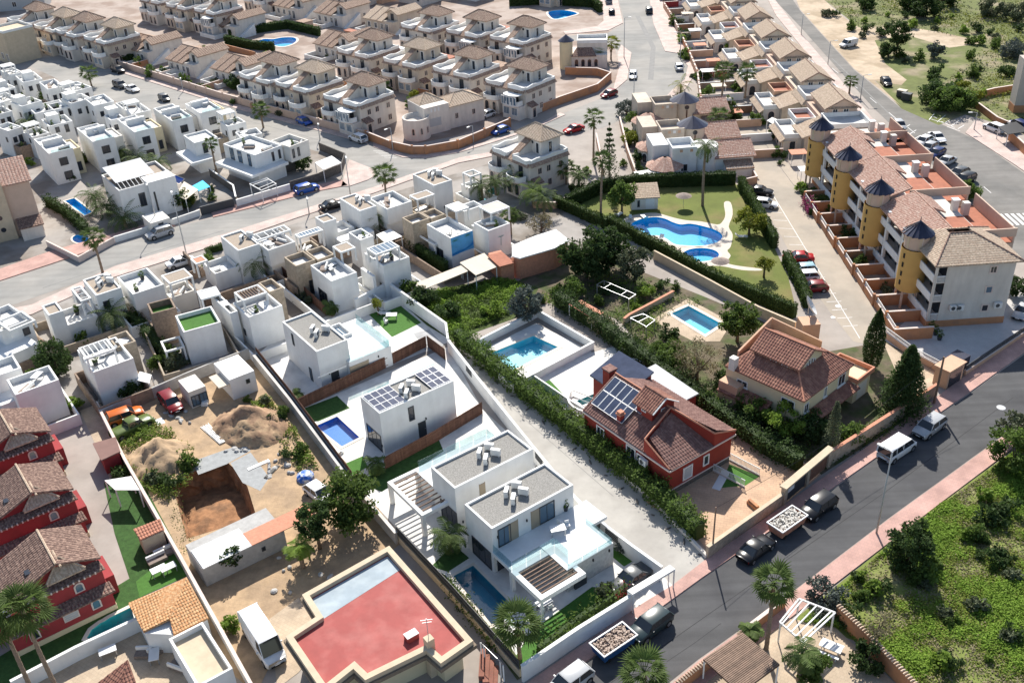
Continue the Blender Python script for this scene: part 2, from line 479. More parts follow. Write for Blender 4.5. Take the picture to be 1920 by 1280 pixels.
# windows and doors (shared meshes; x along the wall, -y outwards)
def window(par,loc,rotz,w,h,fm='frame',gm='glass',name='window',mull=1,rail=0,fw=.09,sill=False):
 def fr():
  b=MB();d=.07
  b.box(-w/2,-d,0,-w/2+fw,.02,h);b.box(w/2-fw,-d,0,w/2,.02,h)
  b.box(-w/2+fw,-d,0,w/2-fw,.02,fw);b.box(-w/2+fw,-d,h-fw,w/2-fw,.02,h)
  for k in range(mull):
   x=-w/2+(k+1)*w/(mull+1)
   b.box(x-.03,-.05,fw,x+.03,.02,h-fw)
  for k in range(rail):
   z=(k+1)*h/(rail+1)
   b.box(-w/2+fw,-.046,z-.025,w/2-fw,.018,z+.025)
  if sill:b.box(-w/2-.12,-.17,-.09,w/2+.12,.02,-.002)
  return b.mesh(name,M[fm])
 def pn():
  return MB().box(-w/2+fw,-.025,fw,w/2-fw,.01,h-fw).mesh('pane',M[gm])
 k=(round(w,2),round(h,2),fm,gm,mull,rail,sill,fw)
 o=link(name,cached(('wf',name)+k,fr),par,loc,rotz)
 link('pane',cached(('wp',)+k,pn),o)
 return o
def door(par,loc,rotz,w=.95,h=2.1,m='dframe',name='door',handle=True):
 o=link(name,cached(('dr',w,h,m,name),lambda:MB().box(-w/2,-.05,0,w/2,.02,h).box(-w/2-.07,-.035,0,-w/2-.002,.02,h+.06).box(w/2+.002,-.035,0,w/2+.07,.02,h+.06).mesh(name,M[m])),par,loc,rotz)
 if handle:link('handle',cached(('hd',w),lambda:MB().box(w/2-.16,-.1,1.0,w/2-.06,-.05,1.06).mesh('handle',M['steel'])),o)
 return o
def arch_window(par,loc,rotz,w,h,tm='trim',gm='glass',name='arched_window',fw=.16,shutter=False):
 def arc(w,h,n=8):
  r=w/2
  return[(r,0),(r,h-r)]+[(r*math.cos(t),h-r+r*math.sin(t))for t in[PI*k/n for k in range(1,n)]]+[(-r,h-r),(-r,0)]
 def fr():
  a=arc(w,h);b=arc(w-2*fw,h-fw*1.6);b=[(x,z+fw*.6)for x,z in b]
  n=len(a);vs=[]
  for L,y in((a,.02),(b,.02),(a,-.09),(b,-.09)):
   vs+=[(x,y,z)for x,z in L]
  fs=[]
  for i in range(n):
   j=(i+1)%n
   fs+=[(i,j,2*n+j,2*n+i),(n+j,n+i,3*n+i,3*n+j),(2*n+j,3*n+j,3*n+i,2*n+i)]
  return MB().add(vs,fs).mesh(name,M[tm])
 def pn():
  b=arc(w-2*fw,h-fw*1.6)
  b=[(x,-.03,z+fw*.6)for x,z in b]
  return MB().add(b,[tuple(range(len(b)-1,-1,-1))]).mesh('pane',M[gm])
 o=link(name,cached(('af',w,h,tm,fw),fr),par,loc,rotz)
 link('pane',cached(('ap',w,h,gm,fw),pn),o)
 return o
# pantiled slope: real ridged courses, clipped to the slope's outline
def slope_tiles(b,poly,pitch=.5,amp=.06,course=.42,step=.03,lift=.02,rows=True):
 """poly: 3-d outline, its first edge is the eave (left to right seen from outside)"""
 P=[Vector(p)for p in poly]
 o=P[0];es=(P[1]-P[0]).normalized()
 nrm=Vector((0,0,0))
 for i in range(1,len(P)-1):nrm+=(P[i]-o).cross(P[i+1]-o)
 nrm.normalize()
 if nrm.z<0:nrm=-nrm
 et=nrm.cross(es).normalized()
 if sum((p-o).dot(et)for p in P)<0:et=-et
 Q=[((p-o).dot(es),(p-o).dot(et))for p in P]
 s0=min(q[0]for q in Q);s1=max(q[0]for q in Q)
 def span(s):
  ts=[]
  n=len(Q)
  for i in range(n):
   a,c=Q[i],Q[(i+1)%n]
   if abs(c[0]-a[0])<1e-6:
    if abs(s-a[0])<1e-4:ts+=[a[1],c[1]]
    continue
   u=(s-a[0])/(c[0]-a[0])
   if-1e-6<=u<=1+1e-6:ts.append(a[1]+u*(c[1]-a[1]))
  return(min(ts),max(ts))if ts else(0,0)
 n=max(2,int(round((s1-s0)/pitch)))
 prof=(0.0,.75,1.0,.75)
 cols=[]
 for i in range(n*4+1):
  cols.append((s0+(s1-s0)*i/(n*4),prof[i%4]*amp+lift))
 cols[0]=(s0+1e-4,lift);cols[-1]=(s1-1e-4,lift)
 tmax=max(q[1]for q in Q)
 nr=max(1,int(round(tmax/course)))if rows else 1
 sp=[span(c[0])for c in cols]
 for j in range(nr):
  ta,tb=tmax*j/nr,tmax*(j+1)/nr
  prev=None
  vs=[];fs=[]
  for(s,h),(lo,hi)in zip(cols,sp):
   x,y=max(ta,lo),min(tb,hi)
   if y-x<1e-3:prev=None;continue
   k=len(vs)
   vs.append(tuple(o+es*s+et*x+nrm*(h+(step if rows else 0))))
   vs.append(tuple(o+es*s+et*y+nrm*h))
   if prev is not None:fs.append((prev,k,k+1,prev+1))
   prev=k
  b.add(vs,fs)
 return b
def hip_roof(par,x0,y0,x1,y1,z,h,m,pitch=.5,over=.35,ridge=True,amp=.06,rows=True,name='roof',course=.42,ridgem=None):
 x0-=over;y0-=over;x1+=over;y1+=over
 w,d=x1-x0,y1-y0
 if w>=d:a,c=(x0+d/2,(y0+y1)/2,z+h),(x1-d/2,(y0+y1)/2,z+h)
 else:a,c=((x0+x1)/2,y0+w/2,z+h),((x0+x1)/2,y1-w/2,z+h)
 A,B,C,D=(x0,y0,z),(x1,y0,z),(x1,y1,z),(x0,y1,z)
 if w>=d:faces=[[A,B,c,a],[B,C,c],[C,D,a,c],[D,A,a]]
 else:faces=[[A,B,a],[B,C,c,a],[C,D,c],[D,A,a,c]]
 def uniq(f):
  o=[]
  for p in f:
   if not o or(Vector(p)-Vector(o[-1])).length>1e-3:o.append(p)
  if(Vector(o[0])-Vector(o[-1])).length<1e-3:o.pop()
  return o
 base=MB()
 for f in faces:base.quad(*uniq(f))
 base.box(x0,y0,z-.12,x1,y1,z-.002)
 ro=base.build(name,m,par)
 t=MB()
 for f in faces:slope_tiles(t,uniq(f),pitch,amp,course,rows=rows)
 to=t.build('tile',m,ro);to['kind']='stuff'
 if ridge:
  rb=MB()
  for p,q in((A,a),(B,a if w<d else c),(C,c),(D,c if w<d else a)):
   rb.tube([Vector(p)+Vector((0,0,.06)),Vector(q)+Vector((0,0,.08))],.11,5)
  if(Vector(a)-Vector(c)).length>.05:rb.tube([Vector(a)+Vector((0,0,.08)),Vector(c)+Vector((0,0,.08))],.11,5)
  rb.build('ridge_cap',ridgem or m,ro)
 return ro
def tiled_slopes(par,faces,m,pitch=.5,name='roof',thick=.14,ridges=(),amp=.06,rows=True,course=.42,ridgem=None):
 """roof made of free sloping faces (each its outline, eave edge first)"""
 base=MB()
 for f in faces:
  n=len(f);nn=(Vector(f[1])-Vector(f[0])).cross(Vector(f[-1])-Vector(f[0])).normalized()
  dz=Vector((0,0,-thick))
  vs=[tuple(Vector(p))for p in f]+[tuple(Vector(p)+dz)for p in f]
  base.add(vs,[tuple(range(n)),tuple(range(2*n-1,n-1,-1))]+[(i,n+i,n+(i+1)%n,(i+1)%n)for i in range(n)])
 ro=base.build(name,m,par)
 t=MB()
 for f in faces:slope_tiles(t,f,pitch,amp,course,rows=rows)
 to=t.build('tile',m,ro);to['kind']='stuff'
 if ridges:
  rb=MB()
  for p,q in ridges:rb.tube([Vector(p)+Vector((0,0,.08)),Vector(q)+Vector((0,0,.08))],.11,5)
  rb.build('ridge_cap',ridgem or m,ro)
 return ro
# garden walls, fences, hedges
def wall(label,pts,h=1.6,t=.22,m='peach',cap=None,pil=0.0,name='garden_wall',cat='wall',rail=None,railh=.6,px=True,base=0.0,group=None,pilm=None,tilecap=False):
 P=GL(pts)if px else[Vector((p[0],p[1],0))for p in pts]
 c=P[0].copy()
 r=thing(name,label,cat,c,0,group)
 Q=[p-c for p in P]
 body=MB();cp=MB();rl=MB();n=len(Q)
 for i in range(n-1):
  d=(Q[i+1]-Q[i]).normalized();a=Q[i]-d*(t/2 if i else 0);b=Q[i+1]+d*(t/2 if i<n-2 else 0)
  L=(b-a).length;mid=(a+b)/2;rot=math.atan2(d.y,d.x)
  body.cbox(mid.x,mid.y,base,L,t-.002*i,h-.0015*i,rot)
  if cap:cp.cbox(mid.x,mid.y,base+h+.0005*i,L+.03,t+.1-.003*i,.07-.001*i,rot)
  if rail:
   k=max(2,int(L/.16))
   for j in range(k):
    p=a+d*(L*(j+.5)/k)
    rl.cbox(p.x,p.y,base+h,.045,.045,railh,rot)
   rl.cbox(mid.x,mid.y,base+h+railh,L,.07,.06,rot)
   rl.cbox(mid.x,mid.y,base+h+.07,L,.05,.04,rot)
  if pil:
   k=max(1,int(round(L/pil)))
   for j in range(k+(1 if i==n-2 else 0)):
    p=a+d*(L*j/k)
    MB().cbox(p.x,p.y,0,t+.14,t+.14,base+h+.22+(railh if rail else 0),rot).build('pillar',M[pilm or m],r)
  if tilecap:
   k=int(L/.28)
   for j in range(min(k,140)):
    p=a+d*(L*(j+.5)/k)
    link('coping_tile',cached(('ct',t),lambda:MB().tube([(-t/2-.1,0,0),(0,0,.07),(t/2+.1,0,0)],.09,5).mesh('coping_tile',M[cap or 'palepan'])),r,(p.x,p.y,base+h+.02),rot+PI/2)
 body.build('wall_body',M[m],r)
 if cap and not tilecap:cp.build('coping',M[cap],r)
 if rail:rl.build('railing',M[rail],r)
 return r
def slat_fence(label,pts,h=1.8,m='wood',dw=.16,gap=.02,px=True,name='timber_fence',base=0.0,low=0.0,lowm='white',cat='fence',horizontal=False,mdl=None):
 P=GL(pts)if px else[Vector((p[0],p[1],0))for p in pts]
 c=P[0].copy();r=thing(name,label,cat,c)
 Q=[p-c for p in P]
 if low:
  b=MB()
  for i in range(len(Q)-1):
   d=Q[i+1]-Q[i];mid=(Q[i]+Q[i+1])/2
   b.cbox(mid.x,mid.y,0,d.length+.1,.2-.002*i,low,math.atan2(d.y,d.x))
  b.build('low_wall',M[lowm],r)
 for i in range(len(Q)-1):
  d=Q[i+1]-Q[i];L=d.length;d.normalize();rot=math.atan2(d.y,d.x)
  if horizontal:
   k=int((h-low)/(dw+gap))
   for j in range(k):
    link('slat',cached(('sh',round(L,2),m,dw),lambda:MB().box(0,-.02,0,L,.02,dw).mesh('slat',M[m])),r,tuple(Q[i]+Vector((0,0,low+j*(dw+gap)+gap))),rot)
   kp=max(1,int(L/2))
   for j in range(kp+1):
    p=Q[i]+d*(L*j/kp)
    link('post',cached(('sp',h),lambda:MB().box(-.04,-.07,0,.04,.07,1).mesh('post',M['darkgrey'])),r,(p.x,p.y,low),rot).scale=(1,1,h-low+.05)
  else:
   k=max(1,int(L/(dw+gap)))
   for j in range(k):
    p=Q[i]+d*(L*(j+.5)/k)
    hh=(h-low)*random.uniform(.985,1.0)
    o=link('board',cached(('sb',m,dw),lambda:MB().box(-dw/2,-.02,0,dw/2,.02,1).mesh('board',M[m])),r,(p.x,p.y,low),rot)
    o.scale=(1,1,hh)
   for zz in(low+.3,h-.35):
    mid=(Q[i]+Q[i+1])/2
    MB().cbox(mid.x-d.y*-.045,mid.y+d.x*-.045,zz,L,.04,.08,rot).build('rail',M[m],r)
 return r
def leaf_mesh(name,centers,size,m,per=1,jit=.0,flat=0.0,seed=1,aspect=.6):
 """many small leaf faces (diamonds) at the given centres"""
 rg=np.random.default_rng(seed)
 C=np.repeat(np.asarray(centers,dtype=np.float64),per,axis=0)
 n=len(C)
 if jit:C=C+rg.normal(0,jit,(n,3))
 a=rg.normal(size=(n,3));
 if flat:a[:,2]*=(1-flat)
 a/=np.linalg.norm(a,axis=1)[:,None]
 b=rg.normal(size=(n,3));b-=a*(a*b).sum(1)[:,None];
 if flat:
  b[:,2]*=(1-flat)
 b/=np.linalg.norm(b,axis=1)[:,None]
 s=size*rg.uniform(.6,1.25,(n,1))
 V=np.empty((n,4,3))
 V[:,0]=C-a*s;V[:,1]=C+b*s*aspect;V[:,2]=C+a*s;V[:,3]=C-b*s*aspect
 me=bpy.data.meshes.new(name)
 me.vertices.add(n*4);me.loops.add(n*4);me.polygons.add(n)
 me.vertices.foreach_set('co',V.reshape(-1).astype(np.float32))
 me.loops.foreach_set('vertex_index',np.arange(n*4,dtype=np.int32))
 me.polygons.foreach_set('loop_start',np.arange(0,n*4,4,dtype=np.int32))
 me.update(calc_edges=True)
 me.materials.append(m)
 return me
def join_leaf(name,sets,m):
 pass
def blob_points(n,rx,ry,rz,clumps,cr,seed,shell=.55,low=-1.0):
 """leaf positions: clumps spread through an ellipsoid (denser outside), leaves spread through each clump"""
 rg=np.random.default_rng(seed)
 d=rg.normal(size=(clumps,3));d/=np.linalg.norm(d,axis=1)[:,None]
 rad=shell+(1-shell)*rg.random((clumps,1))**.6
 d[:,2]=np.maximum(d[:,2],low)
 cc=d*rad*np.array([rx,ry,rz])*rg.uniform(.75,1.08,(clumps,1))
 k=rg.integers(0,clumps,n)
 e=rg.normal(size=(n,3));e/=np.linalg.norm(e,axis=1)[:,None]
 return cc[k]+e*(rg.random((n,1))**.45)*cr*rg.uniform(.6,1.2,(clumps,1))[k]*np.array([1,1,.8]),cc
def make_tree(name,label,cat='tree',r=2.2,rz=2.0,trunk=2.4,tr=.16,leafm='leaf',n=1500,clumps=26,cr=.85,leaf=.2,seed=1,shell=.5,bark='bark',lean=0.0,low=-.7,group=None):
 t=thing(name,label,cat,(0,-500,0),0,group)
 pts,cc=blob_points(n,r,r,rz,clumps,cr,seed,shell,low)
 cz=trunk+rz*.75
 pts[:,2]+=cz;pts[:,0]+=lean
 link('crown',leaf_mesh('crown',pts,leaf,M[leafm],seed=seed),t)
 b=MB()
 b.tube([(0,0,-.1),(lean*.3,0,trunk*.55),(lean*.8,.05,trunk+.2),(lean,0,cz)],[tr*1.25,tr,tr*.8,tr*.35],8)
 b.build('trunk',M[bark],t,True)
 lb=MB()
 for i in range(0,min(len(cc),9)):
  e=cc[i]*.8
  lb.tube([(lean*.7,0,trunk*.85),(lean+e[0]*.45,e[1]*.45,trunk+(cz+e[2]-trunk)*.4),(lean+e[0],e[1],cz+e[2])],[tr*.55,tr*.35,tr*.12],5)
 lb.build('limb',M[bark],t,True)
 return t
def make_bush(name,label,cat='bush',r=1.0,rz=.8,leafm='leaf',n=700,clumps=14,cr=.42,leaf=.13,seed=1,group=None):
 t=thing(name,label,cat,(0,-500,0),0,group)
 pts,cc=blob_points(n,r,r,rz,clumps,cr,seed,.45,-.35)
 pts[:,2]+=rz*.75
 pts[:,2]=np.maximum(pts[:,2],.02)
 link('foliage',leaf_mesh('foliage',pts,leaf,M[leafm],seed=seed),t)
 b=MB()
 for i in range(5):
  e=cc[i%len(cc)]
  b.tube([(0,0,-.05),(e[0]*.7,e[1]*.7,rz*.75+e[2]*.7)],[.05,.015],5)
 b.build('stem',M['bark'],t)
 return t
def hedge(label,pts,h=1.8,w=.9,m='hedge',dens=55,leaf=.12,px=True,name='clipped_hedge',rough=.12,seed=3,cat='hedge',group=None,core='darkleaf'):
 P=GL(pts)if px else[Vector((p[0],p[1],0))for p in pts]
 c=P[0].copy();r=thing(name,label,cat,c,0,group)
 rg=np.random.default_rng(seed);out=[];cb=MB()
 for i in range(len(P)-1):
  a,b=P[i]-c,P[i+1]-c
  d=(b-a);L=d.length;d.normalize();nn=Vector((-d.y,d.x,0))
  area=L*(2*h+w);n=int(area*dens)
  u=rg.random(n)*L
  f=rg.random(n)*(2*h+w)
  lat=np.where(f<h,-w/2,np.where(f<2*h,w/2,rg.uniform(-w/2,w/2,n)))
  zz=np.where(f<h,f,np.where(f<2*h,f-h,h))
  bulge=(np.sin(u*1.7+seed)+np.sin(u*4.3))*rough*.5
  lat=lat+np.sign(lat)*bulge*.6+rg.normal(0,rough*.5,n);zz=np.maximum(.03,zz+bulge*(zz>h*.8)+rg.normal(0,rough*.5,n))
  out.append(np.stack([a.x+d.x*u+nn.x*lat,a.y+d.y*u+nn.y*lat,zz],1))
  mid=(a+b)/2
  cb.cbox(mid.x,mid.y,0,L,w*.72-.004*i,h*.9-.003*i,math.atan2(d.y,d.x))
 link('foliage',leaf_mesh('foliage',np.concatenate(out),leaf,M[m],seed=seed),r)
 cb.build('inner_growth',M[core],r)
 return r
# palms
def frond_feather(L,droop,seed,nl=13,width=.5):
 """one pinnate frond along +x from the origin"""
 b=MB();rg=random.Random(seed)
 P=[]
 for i in range(nl+1):
  t=i/nl
  ang=0.85-droop*t
  if i==0:P.append(Vector((0,0,0)))
  else:P.append(P[-1]+Vector((math.cos(ang),0,math.sin(ang)))*(L/nl))
 b.tube(P,[.035*(1-.8*i/nl)for i in range(nl+1)],3,False)
 for i in range(2,nl):
  t=i/nl
  w=width*(math.sin(PI*min(1,t*1.05))**.6*.9+.15)
  for sgn in(-1,1):
   p=P[i];tip=p+Vector((w*.55,sgn*w,-w*.35+rg.uniform(-.06,.06)))
   b.quad(p-Vector((.05,0,0)),p+Vector((.075,0,0)),tip+Vector((.03,0,0)),tip-Vector((.03,0,0)))
 return b
def frond_fan(L,ang,seed,n=11,R=.75):
 """petiole and fan blade along +x"""
 b=MB();rg=random.Random(seed)
 e=Vector((math.cos(ang),0,math.sin(ang)))*L
 b.bar((0,0,0),e,.04,.03)
 for k in range(n):
  a=-1.35+2.7*k/(n-1)
  tip=e+Vector((math.cos(ang-.25)*math.cos(a),math.sin(a),math.sin(ang-.25)*math.cos(a)-.22-rg.uniform(0,.15)))*R*rg.uniform(.85,1.1)
  mid=(e+tip)/2+Vector((0,0,.05))
  sd=Vector((-math.sin(a),math.cos(a),0))*.085
  b.quad(e,mid-sd,tip,mid+sd)
 return b
def make_palm(label,h=6.0,kind='feather',n=26,L=2.4,tr=.2,seed=1,lean=0.0,skirt=0,lm='palmleaf',group=None,name='palm_tree',bulge=1.0):
 t=thing(name,label,'palm tree',(0,-500,0),0,group)
 rg=random.Random(seed)
 k=max(8,int(h/.35));b=MB()
 pts=[];rs=[]
 for i in range(k+1):
  u=i/k
  pts.append((lean*u*u,.1*math.sin(u*3+seed)*(h/8),h*u-.1*(1-u)))
  rs.append(tr*(1.25-.35*u)*(1.06 if i%2 else.94))
 b.tube(pts,rs,9)
 b.build('trunk',M['palmbark'],t)
 top=Vector(pts[-1])
 for i in range(n):
  u=(i+.5)/n
  az=i*2.39996+rg.uniform(-.2,.2)
  if kind=='feather':
   el=1.0-1.55*u
   me=cached(('ff',round(L,1),i%5,lm),lambda:frond_feather(L,1.2+.25*(i%5),i%5+1).mesh('frond',M[lm]))
   tilt=-(el-.55)
  else:
   el=1.25-1.75*u
   me=cached(('fn',round(L,1),i%4,lm),lambda:frond_fan(L*.55,.0,i%4+1,R=L*.5).mesh('frond',M[lm]))
   tilt=-el
  o=link('frond',me,t,tuple(top+Vector((0,0,.05))),(0,tilt,az))
  o.scale=[rg.uniform(.85,1.12)]*3
 if skirt:
  s=MB()
  for i in range(skirt):
   az=i*2.4;z=h-.15-.05*i*(1.6/skirt*10)/10-rg.uniform(0,1.0)
   p=Vector((lean*(z/h)**2,0,z));q=p+Vector((math.cos(az)*.55,math.sin(az)*.55,-.75))
   sd=Vector((-math.sin(az),math.cos(az),0))*.18
   s.quad(p,q-sd,q+Vector((0,0,-.25)),q+sd)
  s.build('dead_fronds',M['dryfrond'],t)
 return t
# vehicles
def hull(b,secs):
 """loft: secs = (x, [ (y,z)... half outline from bottom centre to top centre ])"""
 n=len(secs[0][1]);m=2*n-2
 vs=[]
 for x,h in secs:
  ring=[(x,y,z)for y,z in h]+[(x,-y,z)for y,z in h[-2:0:-1]]
  vs+=ring
 fs=[]
 for i in range(len(secs)-1):
  for k in range(m):
   k2=(k+1)%m
   fs.append((i*m+k,(i+1)*m+k,(i+1)*m+k2,i*m+k2))
 fs.append(tuple(range(m-1,-1,-1)));fs.append(tuple((len(secs)-1)*m+k for k in range(m)))
 return b.add(vs,fs)
def make_car(kind,pm,detail=True):
 """nose towards +x; returns a list of (name, mesh, loc, children)"""
 S=dict(hatch=(4.1,1.76,1.47),saloon=(4.5,1.78,1.43),suv=(4.5,1.86,1.66),van=(5.0,1.92,1.95),compact=(3.7,1.66,1.5),bigvan=(6.0,2.05,2.6),smallvan=(4.4,1.82,1.84),pickup=(5.2,1.85,1.75))[kind]
 L,W,Ht=S
 sh={'hatch':.92,'saloon':.9,'suv':1.05,'van':1.12,'compact':.95,'bigvan':1.25,'smallvan':1.08,'pickup':1.08}[kind]
 hb={'hatch':.80,'saloon':.80,'suv':.98,'van':1.0,'compact':.85,'bigvan':1.15,'smallvan':.95,'pickup':1.0}[kind]
 x0,x1=-L/2,L/2
 w=W/2
 def half(wf,zb,zt,wt=.9):
  return[(0,zb),(w*wf*.9,zb),(w*wf,zb+.18),(w*wf,zt-.22),(w*wf*.985,zt-.08),(w*wf*wt,zt),(0,zt+.02)]
 nose=.62 if kind!='bigvan' else.45
 secs=[(x0,half(.86,.38,sh-.12)),(x0+.12,half(.95,.26,sh-.02)),(x0+.6,half(1,.22,sh)),(0,half(1,.2,sh)),
(x1-1.35,half(1,.2,sh-.01)),(x1-.55,half(.985,.22,hb)),(x1-.15,half(.92,.26,hb-.12)),(x1,half(.8,.36,hb-.26))]
 body=hull(MB(),secs)
 gx={'hatch':(x0+.15,x0+.75,.35,1.05),'saloon':(x0+.75,x0+1.45,.3,1.0),'suv':(x0+.12,x0+.55,.55,1.2),'van':(x0+.05,x0+.15,1.15,1.85),'compact':(x0+.1,x0+.5,.5,1.15),'bigvan':(x0+.03,x0+.06,1.75,2.35),'smallvan':(x0+.04,x0+.1,.75,1.35),'pickup':(x0+1.9,x0+2.1,.75,1.3)}[kind]
 a0,a1,b1,b0=gx
 tw=w*(.76 if kind not in('van','bigvan','smallvan')else.86)
 bw=w*.93
 zt=Ht-.04
 parts=[]
 cargo=kind in('bigvan','smallvan')
 gl=MB().add([(a0,-bw,sh-.01),(b0,-bw,sh-.01),(b0,bw,sh-.01),(a0,bw,sh-.01),(a1,-tw,zt),(b1,-tw,zt),(b1,tw,zt),(a1,tw,zt)],
[(0,1,5,4),(1,2,6,5),(2,3,7,6),(3,0,4,7),(4,5,6,7)])
 roof=MB()
 e=.03
 rf=half
 roof.add([(a1-.05,-tw-e,zt-.02),(b1+.04,-tw-e,zt-.02),(b1+.04,tw+e,zt-.02),(a1-.05,tw+e,zt-.02),(a1+.12,-tw+.12,Ht+.02),(b1-.15,-tw+.12,Ht+.02),(b1-.15,tw-.12,Ht+.02),(a1+.12,tw-.12,Ht+.02)],
[(0,1,5,4),(1,2,6,5),(2,3,7,6),(3,0,4,7),(4,5,6,7)])
 pil=MB()
 for sy in(-1,1):
  pil.bar((b0,sy*bw,sh-.02),(b1,sy*(tw+.01),zt),.07,.06)
  pil.bar((a0,sy*bw,sh-.02),(a1,sy*(tw+.01),zt),.16,.09)
  mx=(a1+b1)/2
  pil.bar(((a0+b0)/2+.1,sy*(bw+.005),sh-.02),(mx+.05,sy*(tw+.015),zt),.09,.05)
 if cargo:
  fx=b1-(.75 if kind=='bigvan' else.55)
  for sy in(-1,1):
   pil.add([(a0,sy*(bw+.012),sh-.02),(fx-.1,sy*(bw+.012),sh-.02),(fx,sy*(tw+.02),zt),(a1,sy*(tw+.02),zt)],[(0,1,2,3)]if sy<0 else[(3,2,1,0)])
  if kind=='bigvan':
   pil.quad((a0-.012,-bw,sh-.02),(a1-.012,-tw,zt),(a1-.012,tw,zt),(a0-.012,bw,sh-.02))
 if kind=='van':
  for sy in(-1,1):
   for xx in(a0+1.0,a0+2.2):
    pil.bar((xx,sy*(bw+.004),sh-.02),(xx+.02,sy*(tw+.012),zt),.1,.05)
 R=.33 if kind not in('suv','bigvan','pickup','van')else.37
 wx=(x0+.78,x1-.85)
 out=dict(body=(body,pm,True),cabin_glass=(gl,M['carglass'],False),roof=(roof,pm,True),pillar=(pil,pm,False))
 return out,(L,W,Ht,R,wx,w,hb,sh)
def car_proto(kind,pname,col,detail=True,label='car',cat='car'):
 pm=paint(pname,col)
 out,(L,W,Ht,R,wx,w,hb,sh)=make_car(kind,pm)
 r=thing('parked_van' if 'van' in kind else('pickup_truck' if kind=='pickup' else 'parked_car'),label,cat)
 bo=None
 for nm in('body','cabin_glass','roof','pillar'):
  b,m,sm=out[nm]
  b.build(nm,m,r,sm)
 def wheel():
  return MB().tube([(0,-.11,0),(0,-.09,0),(0,.09,0),(0,.11,0)],[R*.9,R,R,R*.9],16).mesh('wheel',M['rubber'])
 def rimm():
  return MB().tube([(0,-.118,0),(0,.118,0)],R*.62,12).mesh('rim',M['rim'])
 for x in wx:
  for sy in(-1,1):
   wh=link('wheel',cached(('wh',R),wheel),r,(x,sy*(w-.09),R))
   link('rim',cached(('rim',R),rimm),wh)
   link('wheel_arch',cached(('wa',R),lambda:MB().tube([(0,-.05,0),(0,.05,0)],R*1.16,16).mesh('wheel_arch',M['cardark'])),r,(x,sy*(w-.049),R+.02))
 if detail:
  for sy in(-1,1):
   MB().cbox(L/2-.2,sy*(w*.66),hb-.36,.22,.42,.17,sy*-.45).build('headlight',M['lampw'],r)
   MB().cbox(-L/2+.1,sy*(w*.76),sh-.38,.16,.26,.24).build('tail_light',M['lampr'],r)
   MB().cbox(.75 if kind not in('bigvan','smallvan','van')else L/2-1.5,sy*(w+.1),sh+.02,.12,.2,.14).build('mirror',pm,r)
  MB().cbox(L/2-.06,0,.3,.16,w*1.2,.2).build('bumper_grille',M['cardark'],r)
  MB().cbox(-L/2+.05,0,.4,.14,w*1.1,.16).build('rear_bumper',M['cardark'],r)
  MB().cbox(L/2-.005,0,.44,.06,.5,.11).build('number_plate',M['plastic'],r)
 return r
CARS={}
COLORS=dict(white=(.76,.76,.76),silver=(.42,.43,.44),black=(.012,.013,.016),grey=(.09,.095,.10),blue=(.02,.09,.38),navy=(.015,.03,.12),red=(.38,.012,.015),darkred=(.2,.012,.016),orange=(.55,.13,.02),green=(.10,.14,.035),paleblue=(.32,.5,.58),beige=(.4,.36,.28),teal=(.03,.05,.055))
def car(kind,color,p,q,label,z=0.0,scale=1.0,group=None,cat=None,px=True,detail=True):
 """a vehicle standing with its middle at photo point p, nose towards photo point q (both on the ground)"""
 key=(kind,color,detail)
 a=G(*p)if px else Vector((p[0],p[1],0));b=G(*q)if px else Vector((q[0],q[1],0))
 rot=math.atan2(b.y-a.y,b.x-a.x)
 cat=cat or('van' if 'van' in kind else 'car')
 if key not in CARS:
  o=car_proto(kind,color,COLORS[color],detail,label,cat)
  CARS[key]=o
  o.location=(a.x,a.y,z+.012);o.rotation_euler=(0,0,rot);o.scale=(scale,)*3
  if group:o['group']=group
 else:
  o=dup(CARS[key],(a.x,a.y,z+.012),rot,scale,label,group)
 o['category']=cat
 return o
# THE SETTING
def O(px,ox,oy,k):
 return[(ox+x/k,oy+y/k)for x,y in px]
# pools first: the ground gets real openings for them
POOL_MAIN=O([(893,410),(950,370),(1060,350),(1140,360),(1205,388),(1265,405),(1340,400),(1440,420),(1530,450),(1577,492),(1550,532),(1480,556),(1400,566),(1300,562),(1220,552),(1150,508),(1090,488),(1000,484),(930,455)],960,320,4)
pool('blue figure-eight community pool on the hedged lawn',POOL_MAIN,1.15,'bluepool','water',.5,curved=True)
pool('small oval paddling pool beside the community pool',[(1314+34*math.cos(t),478+12.5*math.sin(t))for t in[2*PI*k/14 for k in range(14)]],.8,'bluepool','water',.45,curved=True)
pool('rectangular garden pool behind the cream tiled house',[(1259,588),(1291,574),(1352,607),(1322,627)],1.2,'aqua','water',.5)
pool('long pool with a pale cover inside the white walls',[(906,668),(1000,630),(1046,651),(952,699)],.9,'aqua','water',.5)
pool('covered pool of the villa with solar roof panels',[(592,799),(632,781),(674,820),(641,837)],.6,'navy','water',.4)
pool('dark teal pool in front of the pergola villa',[(850,1080),(887,1060),(966,1140),(922,1171)],1.6,'deeppool','water',.3)
pool('turquoise pool with rounded steps beside the red townhouse',[(163,1196),(172,1180),(188,1168),(196,1164),(205,1158),(246,1138),(252,1160),(222,1176),(200,1188),(176,1200)],1.0,'tealpool','water',.4)
pool('small turquoise plunge pool on the red house terrace',[(1081,752),(1122,735),(1132,745),(1092,760)],.9,'tealpool','water',.3,'white')
pool('navy plunge pool under the wall of the stone-sided white house',[(620,584),(629,570),(678,552),(685,562)],.9,'navy','water',.2)
pool('blue plunge pool under the tall white house with pergola deck',[(731,543),(738,534),(776,523),(782,531)],.9,'bluepool','water',.2)
pool('navy plunge pool under the blue mural',[(831,492),(835,482),(886,468),(892,477)],.9,'navy','water',.2)
pool('teal plunge pool under the house with green turf roof',[(365,678),(371,668),(419,654),(427,662)],.9,'tealpool','water',.2)
